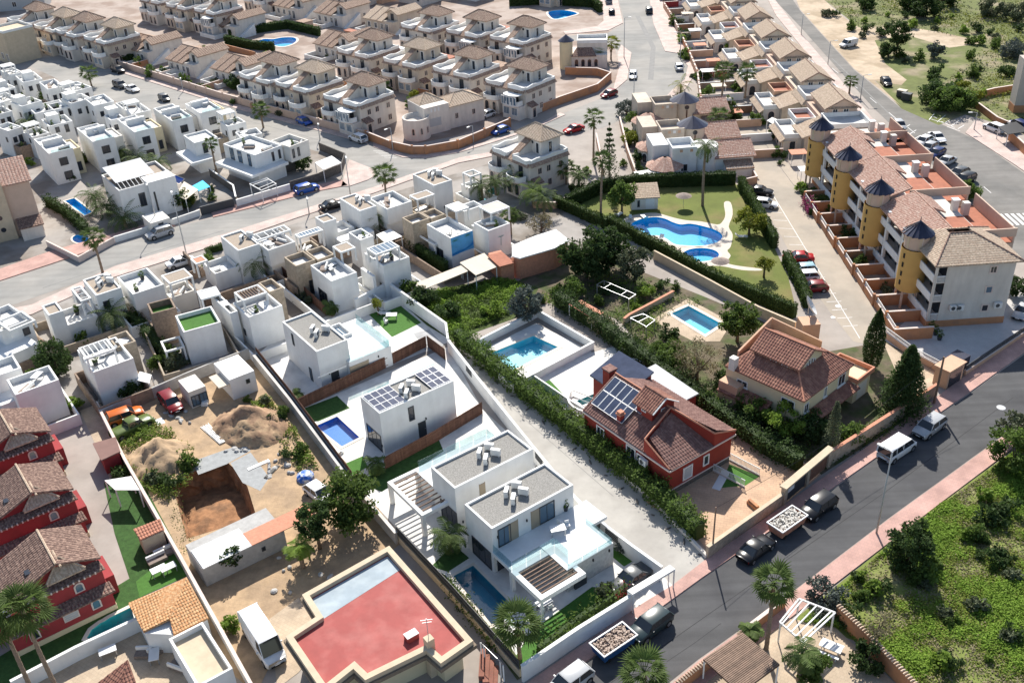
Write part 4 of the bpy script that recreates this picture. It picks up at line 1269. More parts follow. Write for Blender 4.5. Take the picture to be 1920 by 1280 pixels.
V4,r4,b4=modern('white two-storey villa with gravel roof, large glass-railed terrace and square pergola above the dark pool',[
blk((920.9,991.3),(1074.8,908.4),(871.7,944.4),z=5.7,k='grav',ac=(.4,.42)),
blk((1063,1069),(1150,1017),z=2.85,k='flat',wm='greystone',L=(1010,1022)),
blk(z=2.87,z0=2.5,k='flat',loc=(-.15,-3.2,11.6,-.02)),blk((1063,1069),(1150,1017),z=2.93,z0=2.851,k='flat',L=(1010,1022)),
blk(z=2.89,z0=2.45,k='perg',loc=(-.3,-7.8,5.0,-3.2),slats=8,along='x',slatm='slat',t=.5,posts=False),
],[(0,'f',.14,2.95,1.5,2.2,'blue'),(0,'f',.25,2.95,1.0,2.2,'tan'),(0,'f',.41,4.3,.1,.25,'lamp'),(0,'f',.52,2.95,1.0,2.2,'tan'),(0,'f',.66,2.95,1.9,2.2,'blue'),(0,'f',.06,4.2,.1,.25,'lamp'),(0,'l',.45,.05,3.2,2.3,'glaz')])
x0,y0,x1,y1=r4[1][:4]
glass_rail(V4,[(-.05,-.1),(-.05,-3.1),(5.0,-3.1),(5.0,-5.2)],2.88,1.0)
glass_rail(V4,[(x1-.1,y1-.2),(x1-.1,y0+.1),(x0+.1,y0+.1)],2.88,.5)
for u in(.12,.55,.9):link('wall_lamp',MESHC['wl'],V4,(x0+(x1-x0)*u,y0+.003,2.1))
MB().box(-.1,-3.1,0,.3,-2.7,2.48).box(-.1,-7.6,0,.1,-7.4,2.44).build('column',M['white'],V4)
MB().box(.1,-.02,0,5.2,.0,.01).build('threshold',M['palecon'],V4)
link('glazed_doors',cached('gd4',lambda:MB().box(0,-.04,0,4.6,0,2.3).mesh('glazed_doors',M['glass'])),V4,(.4,-.01,.05))
# white roof-terrace houses between the two streets
D='deck'
WH=[
('white house at the lower street end with a sunken roof deck and beige-panelled slab',[blk((2,620),(58,598),(-40,592),z=5.2,stuff=2),blk((2,672),(72,644),(-60,640),z=3.0,k='flat'),blk((20,616),(70,602),(-12,604),z=5.5,z0=4.4,k='perg')],[(0,'f',.75,3.2,.9,1.1)]),
('white corner house with tan roof, four cooling units and two open pergola bays',[blk((180,554),(227,539),(155,524.5),z=5.6,k='tan',ac=(.42,.42)),blk((90,592),(118,582),(79,573),z=5.3,k='tan'),blk((105,618),(182,590),(95,588),z=2.9,stuff=3),blk((147,565),(172,559),(136,540),z=5.2,z0=2.9,k='perg',slats=3)],[(0,'f',.3,3.2,.9,1.2)]),
('white overhanging house with empty sunlit roof deck behind the green-turf house',[blk((248,552),(307,533),(220,519),z=5.2,z0=2.6,stuff=2),blk(loc=(.4,.8,4.0,6.2),z=2.59,k='flat'),blk((318,534),(360,516),(303,516),z=5.6,z0=2.9,k='perg',roof='tanroof'),blk((318,560),(366,543),(303,540),z=2.9,wm='offwhite',stuff=2)],[]),
('stone-sided house whose roof terraces are laid with bright green turf',[blk((345,622),(414,604),(327,592),z=5.0,k='turf',ph=.6),blk((288,588),(330,576),(272,570),z=5.2,wm='brownstone',k='turf',ph=.9),blk((379,562),(413,550),(367,546),z=5.6,z0=2.9,k='perg',roof='deck'),blk((312,660),(346,648),(298,640),z=2.7,k='perg')],[(0,'l',.6,.1,2.4,2.2,'glaz')]),
('white house with brown-slatted roof pergola and parasol beside the turf-roof house',[blk((466,594),(530,573),(436,568),z=5.1,stuff=3),blk((455,563),(502,548),(438,548),z=6.3,z0=4.4,k='perg',slats=8,along='y',slatm='slat'),blk((505,548),(531,539),(484,530),z=5.1,wm='stone'),blk((424,590),(446,583),(400,550),z=5.0,stuff=1)],[(0,'l',.5,1.2,.6,1.0)]),
('white house with tan roof and one cooling unit by the clipped street hedge',[blk((445,469),(488,458),(413,443),z=5.6,k='tan',ac=(.6,.5,2)),blk((400,515),(448,498),(384,492),z=2.9,stuff=2),blk((366.5,495),(390,488),(357,485),z=5.2,z0=2.9,k='perg',roof='salmon')],[(0,'l',.25,.1,.9,2.0,'win'),(0,'l',.75,.1,.9,2.0,'win')]),
('white overhanging house with white roof-deck poles over dark seating',[blk((502,470),(553,453),(468,442),z=5.3,z0=2.6,stuff=4),blk(loc=(.5,.9,4.2,6.0),z=2.59,k='flat'),blk((480,452),(545,430),(470,441),z=5.7,z0=4.6,k='perg',slats=4,along='y')],[]),
('small glass-roofed terrace house between two white decks',[blk((563,482),(606,466),(548,462),z=2.9,wm='stone',stuff=3),blk((563,445),(606,431),(550,440),z=5.5,z0=2.8,k='perg',roof='bluglass',slats=7,along='y')],[]),
('white stair-tower house with a small tan square roof by the pink pavement',[blk((606,418),(630,410),(591,407),z=5.3,k='tan'),blk((612,445),(662,424),(604,425),z=2.9,k='deck'),blk((640,455),(700,432),(628,446),z=2.7,k='flat')],[]),
('white house with brown roof bed and three cooling units behind the tall palm',[blk((675,395),(706,386),(635,372),z=5.6,k='tan',ac=(.62,.45,3))],[(0,'l',.22,.1,.9,2.1,'tan'),(0,'l',.7,.6,.4,1.6)]),
('white overhanging house with a bare white deck right of the spiky palm',[blk((722,395),(770,376),(696,370),z=5.3,z0=2.6,stuff=2),blk(loc=(.5,.9,4.0,5.8),z=2.59,k='flat')],[]),
('open white frame house with tan top beside the bare white deck',[blk((781,402),(816,389),(768,392),z=2.9,wm='stone',stuff=2),blk((781,375),(815,364),(768,366),z=5.5,z0=2.8,k='perg',roof='tanroof')],[]),
('white cube house with tan roof nearest the pink street corner',[blk((814,348),(847,337),(773,327),z=5.6,k='tan',ac=(.55,.5))],[(0,'f',.5,1.0,.4,.5),(0,'l',.55,2.6,.35,1.0),(0,'l',.93,.1,.9,2.0,'win')]),
('low white terrace house with open frame beside the leafy palms',[blk((880,352),(905,345),(862,346),z=2.9,stuff=1),blk((882,330),(904,325),(865,324),z=5.2,z0=2.8,k='perg')],[]),
('stone-sided white house with stepped deck above the navy plunge pool',[blk((616,528),(670,511),(586,496),z=5.2,stuff=3),blk((553,499),(592,487),(533,482),z=5.2,wm='stone',ph=.8),blk((592,488),(628,477),(575,470),z=5.2,wm='stone'),blk((639,473),(667.5,464),(622,462),z=6.5,z0=4.4,k='perg',roof='tanroof')],[(1,'f',.75,.1,1.6,2.2,'glaz'),(0,'l',.55,.1,2.6,2.2,'glaz')]),
('tall white house with grey glass-roof pergola and black corner seating',[blk((717.5,499),(767.5,481),(684,474),z=5.2,stuff=3),blk((706,477),(750,462),(686,466),z=6.6,z0=4.4,k='perg',roof='bluglass',slats=5,along='y'),blk((676,450),(700,442),(652,436),z=5.2,stuff=2),blk((692,521),(704,517),(682,500),z=4.0,k='deck')],[(0,'l',.25,1.0,.5,1.0)]),
('stone-sided house with a big blue seascape mural on its end wall',[blk((840,448),(887,432),(804,419),z=5.2,stuff=2),blk((773,420),(806,409),(753.6,408),z=5.2,wm='stone',ph=.8),blk((806,411),(834,401),(792,398),z=5.2,wm='stone'),blk((854,398),(879,388),(835.6,385),z=6.5,z0=4.4,k='perg',roof='deck'),blk((814,459),(833,453),(782,439),z=2.9,k='perg')],[(0,'l',.55,.1,2.4,2.2,'glaz')]),
('white house with twin roof frames and a painted palm tree on its wall',[blk((914,434),(956,418),(890,417),z=5.1,stuff=3),blk((920,400),(956,387.5),(898,387.5),z=6.5,z0=4.3,k='perg',roof='canvas'),blk((872,397),(904,384),(852,388),z=5.2),blk((914,445),(924,440),(889,420),z=4.0,k='deck')],[]),
('white house with open roof frame above a stone terrace next to the long hedge',[blk((172.5,699),(250,671),(147,655),z=5.1,stuff=3),blk((158,669),(219,656.6),(147,652),z=6.4,z0=4.3,k='perg',slats=5,along='y'),blk((226,652),(253,637),(196,633),z=5.0,wm='stone',stuff=1)],[(0,'r',.2,.5,1.0,1.6)]),
('white house with plain sunken roof deck at the left edge behind the red houses',[blk((33,739),(110,711),(8,713),z=5.2,stuff=2),blk((5,760),(34,748),(-20,730),z=2.6,k='flat'),blk((-30,712),(40,690),(-50,690),z=5.0,k='deck')],[]),
]
MODERN=[]
for lb,bl,wn in WH:
 MODERN.append(modern(lb,bl,wn))
mh,mr,_=MODERN[16]
mx0,my0,mx1=mr[0][0],mr[0][1],mr[0][2]
mw=mx1-mx0
mur=MB().box(mx0+.05,my0-.03,2.3,mx1-.05,my0-.004,5.15).build('mural',mat('mural_sky_blue',(.10,.36,.66),.8,.25,.8),mh)
vs=[];fs=[]
n=16
for i in range(n+1):
 u=i/n;x=mx0+.05+(mw-.1)*u
 zt=2.55+.9*u**2+.12*math.sin(u*7);zb=2.25+.75*u**2
 vs+=[(x,my0-.045,zb-.05),(x,my0-.045,zt)]
for i in range(n):fs.append((2*i,2*i+2,2*i+3,2*i+1))
MB().add(vs,fs).build('painted_wave',mat('mural_deep_blue',(.02,.20,.52),.8,.2,1.5),mur)
for cx,cz in((.18,4.6),(.75,4.75)):
 b=MB()
 for k in range(9):
  a=k*.7;c=Vector((mx0+mw*cx,my0-.05,cz));e=c+Vector((math.cos(a)*.75,0,math.sin(a)*.4))
  b.quad(c+Vector((0,0,-.06)),e,c+Vector((0,0,.06)))
 b.build('painted_palm',mat('mural_green',(.05,.22,.16),.8,.2,2),mur)
ph_,pr_,_=MODERN[17]
b=MB();c=Vector((pr_[0][0]+(pr_[0][2]-pr_[0][0])*.55,pr_[0][1]-.02,3.4))
for k in range(8):
 a=.2+k*.38;e=c+Vector((math.cos(a)*.8,0,math.sin(a)*.45));b.quad(c+Vector((0,0,-.05)),e,c+Vector((0,0,.07)))
b.quad(c+Vector((-.05,0,0)),c+Vector((-.12,0,-1.4)),c+Vector((0,0,-1.4)),c+Vector((.05,0,0)))
b.build('painted_palm',mat('mural_grey_green',(.22,.38,.38),.8,.1),ph_)
# white estate beyond the street (left)
for i,(lb,F,R,L,bs)in enumerate([
('nearest tall white house of the row by the date palms, two square windows stacked',(94,288),(136,277),(61,261.6),0),
('tall white house second in the row, window with white crossbars',(177,265),(214,256),(140,241),0),
('tall white house third in the row, beside the tan side wing',(254,247),(289,240),(216.6,224),0),
('tall white house fourth in the row, behind the dark garden wall',(322,227.5),(360,218),(288,203),0),
('tall white house at the street end of the row',(377,212),(415,203),(345,195),0)]):
 r,rc,_=modern(lb,[blk(F,R,L,z=6.2,ph=.5,stuff=1),blk(z=6.9,z0=5.6,k='flat',loc=(.3,5.5,3.9,6.4)),blk(z=5.0,loc=(4.15,3.0,6.0,9.0),wm='offwhite' if i%2 else 'yellowcream',ph=.3,k='deck')],
[(0,'f',.5,3.4,1.5,1.5),(0,'f',.55,.6,1.5,1.6),(2,'f',.5,.6,.8,1.8)],group='tall white houses in a row')
 glass_rail(r,[(.2,.15),(rc[0][2]-.2,.15)],6.2,.5)
modern('white house with wrap-round balcony slab left of the big corner villa',[blk((365,268),(408,257),(343,254),z=6.0,k='deck',ph=.4),blk((362.5,305),(402,296),(325,286.6),z=3.4,z0=2.9,k='flat'),blk(z=2.9,loc=(.6,.8,4.0,5.0),k='flat',wm='offwhite')],[(0,'f',.4,3.6,.9,1.8)])
r,rc,_=modern('big white corner villa with continuous balcony, beige wing and black ground floor',[blk((478.5,289),(531,273),(415,271),z=6.0,stuff=3,ph=.6),blk((463,328),(548,306),(404,304),z=3.4,z0=2.9,k='flat'),blk((533,276),(583,264),(512,262),z=6.0,z0=3.0,wm='offwhite',stuff=3),blk(z=2.9,loc=(.8,1.0,9.0,6.0),k='flat',wm='plinth')],
[(0,'l',.2,3.5,.9,2.2,'blue'),(0,'l',.5,3.5,1.2,2.2,'blue'),(0,'l',.75,3.5,1.2,2.2,'blue'),(0,'f',.62,3.7,.5,1.7),(0,'f',.86,3.7,.5,1.7),(2,'f',.15,3.7,.5,1.7),(2,'f',.42,3.7,.5,1.7)],name='corner_villa')
r,rc,_=modern('white house with a slanting grey solar roof and open slatted patio on top',[blk((230,356),(327,329),(183,330),z=6.0,ph=.5,k='tan'),blk((278,343),(328,329),(262,333),z=6.4,k='flat')],[(0,'f',.36,2.2,1.1,2.4),(1,'f',.15,.1,.3,4.5)])
x0,y0,x1,y1=rc[0][:4]
tiled=MB().add([(x0+.4,y0+2.4,6.5),(x1*.72,y0+2.4,6.5),(x1*.72,y1-.2,7.3),(x0+.4,y1-.2,7.3)],[(0,1,2,3)]).build('solar_roof',M['shutter'],r)
for k in range(6):MB().bar((x0+.6+k*.75,y0+.3,6.0),(x0+.6+k*.75,y0+2.4,6.6),.08).build('slat',M['white'],r)
MB().box(x0+5.2,y0-.45,4.3,x0+7.4,y0-.38,4.5).build('house_sign',M['dframe'],r)
FARW=[((14,143),(40,134),(5,131)),((45,155),(79,147),(26,142)),((87,170),(118,160),(77,153)),((128,178),(167,161),(116,160)),((131,196),(170,183),(118,184)),((173,199),(214,190),(160,184)),((245,216),(282,206),(218,193)),((38,202),(76,188),(23,190)),((66,215),(125,198),(52,200)),
((5,192),(34,182),(-14,180)),((92,238),(135,226),(78,224)),((14,247),(40,237),(-8,236)),((60,258),(92,248),(40,246)),((0,172),(28,163),(-16,160)),((100,208),(140,196),(90,196)),((-8,216),(22,208),(-24,206)),((206,226),(232,220),(196,216)),((452,258),(492,250),(440,248)),((425,236),(462,229),(412,228))]
FL=['far white house with awning beside the tan gable block','far white house with long flat canopy roof','far white house with blue-white deck left of the street palm','far white house with white pergola below the street palm','far white house with pale side wall behind the brown terrace','far white house with railed deck and tan stone front','far white house with pale green-white wall near the parked cars','far white house with twin pots on its parapet','far white house with long sloping parapet wall','far white house at the left edge with plain slab','white house with stepped parapet behind the second tall house','white house at the left edge below the date palms','low white house with roof clutter left of the nearest tall house','far white house at the extreme left edge','low white house between brown terraces','white house with thin canopy posts at the left edge','small white house wedged between tall white houses','white roof-terrace house with planters behind the corner villa','white deck house with sun shades by the street palm']
rg=random.Random(5)
for i,((F,R,L),lb)in enumerate(zip(FARW,FL)):
 zz=rg.choice([4.6,5.2,5.6])
 bl=[blk(F,R,L,z=zz,stuff=2)]
 if i%3==0:bl.append(blk(loc=(.2,2.2,3.0,5.0),z=zz+1.6,z0=zz-.7,k='perg',roof='whitecan'))
 if i%3==1:bl.append(blk(loc=(.8,3.0,3.0,5.5),z=zz+1.2,z0=zz-.76,k='flat'))
 if i%4==2:bl.append(blk(loc=(-2.2,.4,-.02,4.0),z=2.8,k='deck',wm='stone'))
 if i%4==3:bl.append(blk(loc=(.3,-2.4,3.2,-.02),z=2.7,k='deck',wm='brownstone',stuff=1))
 modern(lb,bl,[(0,'f',.3,3.0,.8,1.1),(0,'f',.7,2.6,.8,1.6),(0,'l',.3,3.0,.6,1.0)])
# far cream townhouses (pairs under one tiled tower)
def wavy_parapet(b,pts,z,h,t=.22,wave=.14,seed=0):
 """low wall along a plan line with a scalloped top"""
 for i in range(len(pts)-1):
  a,c=Vector((*pts[i],0)),Vector((*pts[i+1],0))
  L=(c-a).length;d=(c-a).normalized();n=Vector((-d.y,d.x,0))*t/2
  k=max(2,int(L/.6))
  for j in range(k):
   p,q=a.lerp(c,j/k),a.lerp(c,(j+1)/k)
   hp,hq=(h-wave+wave*math.cos(2*PI*(j+s)/6+seed)for s in(0,1))
   b.add([tuple(p-n+Vector((0,0,z))),tuple(q-n+Vector((0,0,z))),tuple(q+n+Vector((0,0,z))),tuple(p+n+Vector((0,0,z))),
tuple(p-n+Vector((0,0,z+hp))),tuple(q-n+Vector((0,0,z+hq))),tuple(q+n+Vector((0,0,z+hq))),tuple(p+n+Vector((0,0,z+hp)))],
[(4,5,6,7),(0,1,5,4),(2,3,7,6),(1,2,6,5),(3,0,4,7)])
 return b
def townhouse(wm='townwhite',glazed=0,seed=0):
 r=thing('townhouse','x','house',(0,-600,0),0,'cream tower townhouses of the far rows')
 W=10.4
 MB().box(0,1.2,0,W,10,5.55).build('wall',M[wm],r)
 MB().box(.3,.2,0,4.2,1.2,2.75).box(6.0,-.6,0,W-.2,1.2,2.75).build('porch',M[wm],r)
 for cx,y,wd in((1.2,.2,1.3),(3.1,.2,1.1),(7.0,-.6,1.3),(9.0,-.6,1.3)):
  if glazed and cx>5:window(r,(cx,y,.9),0,1.5,1.6,'frame','bluglass',mull=3)
  else:arch_window(r,(cx,y,.35),0,wd,2.2,'trim','glass')
 door(r,(5.1,1.2,.1),0,1.0,2.1,'wood')
 for cx,y in((2.2,.2),(8.1,-.6)):
  n=10
  arc=[(cx-1.9,y+1.2)]+[(cx+1.9*-math.cos(PI*k/n),y+.3-1.0*math.sin(PI*k/n))for k in range(n+1)]+[(cx+1.9,y+1.2)]
  MB().prism(arc,2.76,2.95).build('balcony_slab',M['trim'],r)
  b=MB()
  wavy_parapet(b,arc,2.95,.95,.12,.02)
  b.build('balcony_wall',M['white'],r)
  window(r,(cx-.1,1.2,2.98),0,1.1,2.15,'dframe','glass','balcony_door')
  if glazed==2 and cx>5:
   for k in range(5):window(r,(cx-1.5+.75*k,y-.75+.1*abs(k-2),3.2),0,.72,1.7,'frame','bluglass','glazed_bay',mull=0)
   MB().prism(arc,5.0,5.12).build('bay_roof',M['white'],r)
 window(r,(5.1,1.2,3.7),0,.6,.9,'frame','glass',mull=0)
 sk=MB()
 for p,q,dx,dy in(((0,1.2),(4.3,1.2),0,-1),((5.9,1.2),(W,1.2),0,-1),((W,1.2),(W,10),1,0),((0,10),(0,1.2),-1,0)):
  o=Vector((dx,dy,0))*.5
  P4=[(p[0]+o.x,p[1]+o.y,5.3),(q[0]+o.x,q[1]+o.y,5.3),(q[0],q[1],5.85),(p[0],p[1],5.85)]
  sk.quad(*P4);slope_tiles(sk,P4,.55,.05,.4,rows=False)
 sk.build('tiled_skirt',M['tile'],r)
 MB().box(.1,1.3,5.55,W-.1,9.9,5.75).build('roof_deck',M['deck'],r)
 b=MB()
 wavy_parapet(b,[(.1,9.9),(.1,1.4),(.7,1.1),(4.1,1.1),(4.3,2.6)],5.6,1.0,.24,.12,seed)
 b.build('parapet',M['white'],r);b=MB()
 wavy_parapet(b,[(5.9,2.6),(6.1,1.1),(9.8,1.1),(W-.1,1.5),(W-.1,9.9),(8.4,9.9)],5.6,1.0,.24,.12,seed+1)
 b.build('parapet',M['white'],r)
 tiled_slopes(r,[[(4.3,.9,5.5),(5.9,.9,5.5),(5.9,5.6,8.1),(4.3,5.6,8.1)]],M['tile'],.5,'stair_roof',.2,rows=False)
 MB().box(4.35,1.2,5.5,5.85,5.6,5.52).add([(4.3,1,5.5),(4.3,5.6,8.0),(4.3,5.6,5.5),(5.9,1,5.5),(5.9,5.6,8.0),(5.9,5.6,5.5)],[(0,1,2),(3,5,4)]).build('stair_wall',M[wm],r)
 MB().box(2.2,5.6,5.6,8.4,9.95,8.4).build('tower',M[wm],r)
 for cx in(4.2,6.1):link('round_window',cached('rw',lambda:MB().tube([(0,-.04,0),(0,.02,0)],.28,12).mesh('round_window',M['glass'])),r,(cx,5.6,7.6))
 window(r,(7.4,5.6,5.8),0,.9,2.0,'frame','glass','terrace_door',mull=0)
 window(r,(8.4,7.6,5.8),PI/2,.9,2.0,'frame','glass','terrace_door',mull=0)
 hip_roof(r,2.2,5.6,8.4,9.95,8.4,1.7,M['palepan']if seed%2 else M['tile'],.55,.5,rows=False)
 for u in(3.4,5.4,8.2):
  window(r,(W,u,3.5),PI/2,.95,1.2,'trim','glass',mull=1)
  window(r,(W,u+.2,.9),PI/2,.95,1.3,'trim','glass',mull=1)
 tiled_slopes(r,[[(W+1.3,1.3,2.55),(W+1.3,3.3,2.55),(W,3.3,3.2),(W,1.3,3.2)]],M['crimtile'],.5,'porch_roof',.1,rows=False)
 MB().box(W,1.5,0,W+1.05,3.1,2.5).build('side_porch',M[wm],r)
 window(r,(W+1.05,2.3,.1),PI/2,1.0,2.1,'trim','glass','side_door',mull=0)
 return r
TA=math.atan2(-97.64,105.14)
TH=[townhouse('townwhite',0,0),townhouse('cream',1,1),townhouse('townwhite',2,2)]
TOWN=[((520,98),0,'cream tower townhouse next to the tile-roofed bungalow, palms at its front'),((590,112),1,'tower townhouse with glazed ground porch behind the domed gate booth'),((684,135),2,'tower townhouse with white glazed balcony nearest the street corner'),
((701,54),0,'tower townhouse directly right of the cross-gabled bungalow by the far pool'),((790,70),1,'tower townhouse with lattice-glazed porch in the middle row'),((886,86),0,'tower townhouse with a dark open parasol on its roof terrace'),((988,107),2,'tower townhouse nearest the ochre-walled corner yard'),
((816,10),0,'tower townhouse at the back right of the yellow house'),((903,19),2,'tower townhouse with two glass bays in the back row'),((987,30),2,'tower townhouse with boxed glass bay beside the hedged star pool'),
((70,3),0,'tower townhouse at the far left end of the street row'),((122,14),1,'second tower townhouse from the caravan on the far left'),((162,22),0,'tower townhouse with a white awning on its roof terrace'),((218,33),1,'tower townhouse beside the hedge at the far left street')]
base={}
for(tp,k,lb)in TOWN:
 q=G(*tp,10.1)
 ex=Vector((math.cos(TA),math.sin(TA),0));ey=Vector((-math.sin(TA),math.cos(TA),0))
 o=q-ex*5.7-ey*8.4
 dup(TH[k],(o.x,o.y,0),TA,(1.08,1.08,1.0),lb)
for i,(px,py,k,lb)in enumerate([(283,44,0,'tower townhouse cut by the top edge above the far bungalows'),(332,56,1,'tower townhouse by the top edge, pale upper walls, second of three'),(385,66,2,'white-walled tower townhouse just left of the double-gabled bungalow at the top'),(478,24,0,'tower townhouse at the top edge above the hedged pool'),(1010,10,1,'townhouse at the top edge left of the star pool')]):
 q=G(px,py,0);o=q-ex*5.2
 dup(TH[k],(o.x,o.y,0),TA,None,lb)
TH[0].location=TH[0].location
def retire(o):
 global _kids
 for c in list(KIDS(o)):
  for d in list(KIDS(c)):bpy.data.objects.remove(d)
  bpy.data.objects.remove(c)
 bpy.data.objects.remove(o)
 _kids.clear()
for t in TH:retire(t)
q=G(1010,232,10.1)
a2=math.radians(-52)
big=townhouse('townwhite',0,3)
ex2=Vector((math.cos(a2),math.sin(a2),0));ey2=Vector((-math.sin(a2),math.cos(a2),0))
o=q-ex2*5.3-ey2*7.8
big.location=(o.x,o.y,0);big.rotation_euler=(0,0,a2)
big['label']='lone cream tower townhouse among palms with a blue-grey roof terrace facing the pool garden'
# bungalows with cross-gabled tiled roofs
def bungalow(m='tile',wm='townwhite'):
 r=thing('bungalow','x','house',(0,-620,0),0,'tile-roofed bungalows of the far rows')
 MB().box(0,0,0,10,9,3.0).build('wall',M[wm],r)
 z0,zr=2.9,5.0
 tiled_slopes(r,[[(-.3,-.4,z0),(6.5,-.4,z0),(6.5,4.5,zr),(-.3,4.5,zr)],[(6.5,9.4,z0),(-.3,9.4,z0),(-.3,4.5,zr),(6.5,4.5,zr)]],M[m],.55,'roof',.15,[((-.3,4.5,zr),(6.5,4.5,zr)),((2.2,-.4,z0),(2.2,4.5,zr)),((4.6,-.4,z0),(4.6,4.5,zr))],rows=False)
 MB().add([(0,0,3),(0,9,3),(0,4.5,4.9)],[(0,2,1)]).build('gable_wall',M[wm],r)
 MB().box(6.5,1.5,3.0,10,9,4.7).build('upper_room',M[wm],r)
 tiled_slopes(r,[[(6.1,1.1,4.6),(8.25,1.1,5.7),(8.25,9.2,5.7),(6.1,9.2,4.6)][::-1],[(10.4,1.1,4.6),(10.4,9.2,4.6),(8.25,9.2,5.7),(8.25,1.1,5.7)]],M[m],.55,'upper_roof',.15,rows=False)
 MB().add([(6.5,1.5,4.7),(10,1.5,4.7),(8.25,1.5,5.6)],[(0,1,2)]).build('upper_gable',M[wm],r)
 door(r,(8.2,1.5,2.75),0,.9,1.9,'dframe','terrace_door',False)
 MB().add([(10,0,0),(10,5,2.9),(10,5,0),(11,0,0),(11,5,2.9),(11,5,0)],[(0,2,1),(3,4,5),(0,1,4,3),(1,2,5,4)]).build('outside_stair',M['white'],r)
 for u in(.15,.38,.6):window(r,(10*u,0,.8),0,1.0,1.4,'frame','glass')
 window(r,(7.6,0,.1),0,1.1,2.2,'frame','glass','porch_door')
 window(r,(0,3,1),-PI/2,.9,1.2,'frame','glass');window(r,(10,7,1.2),PI/2,.9,1.2,'frame','glass')
 MB().box(-.2,-3.2,0,6,-3.0,1.0).box(-.2,-3.0,0,0,-.01,1.0).box(5.8,-3.0,0,6,-.01,1.0).build('patio_wall',M['white'],r)
 return r
BG=[bungalow('tile'),bungalow('palepan','cream')]
for px,py,k,lb in[(258,116,0,'bungalow with pale stair wall, first beside the left townhouses'),(342,140,0,'bungalow with railed white patio in the street row'),(428,158,0,'bungalow with blue-grey rounded gable in the street row'),
(420,68,0,'double-gabled bungalow left of the hedged pool'),(620,110,0,'cross-gabled bungalow in front of the far pool'),(540,34,0,'bungalow at the top above the hedged pool'),(618,48,0,'white bungalow with posts behind the pool hedge'),(712,60,1,'yellow-walled bungalow between tower townhouses')]:
 q=G(px,py)-ex*5.6
 dup(BG[k],(q.x,q.y,0),TA,(1.14,1.14,1.05),lb)
for b_ in BG:retire(b_)
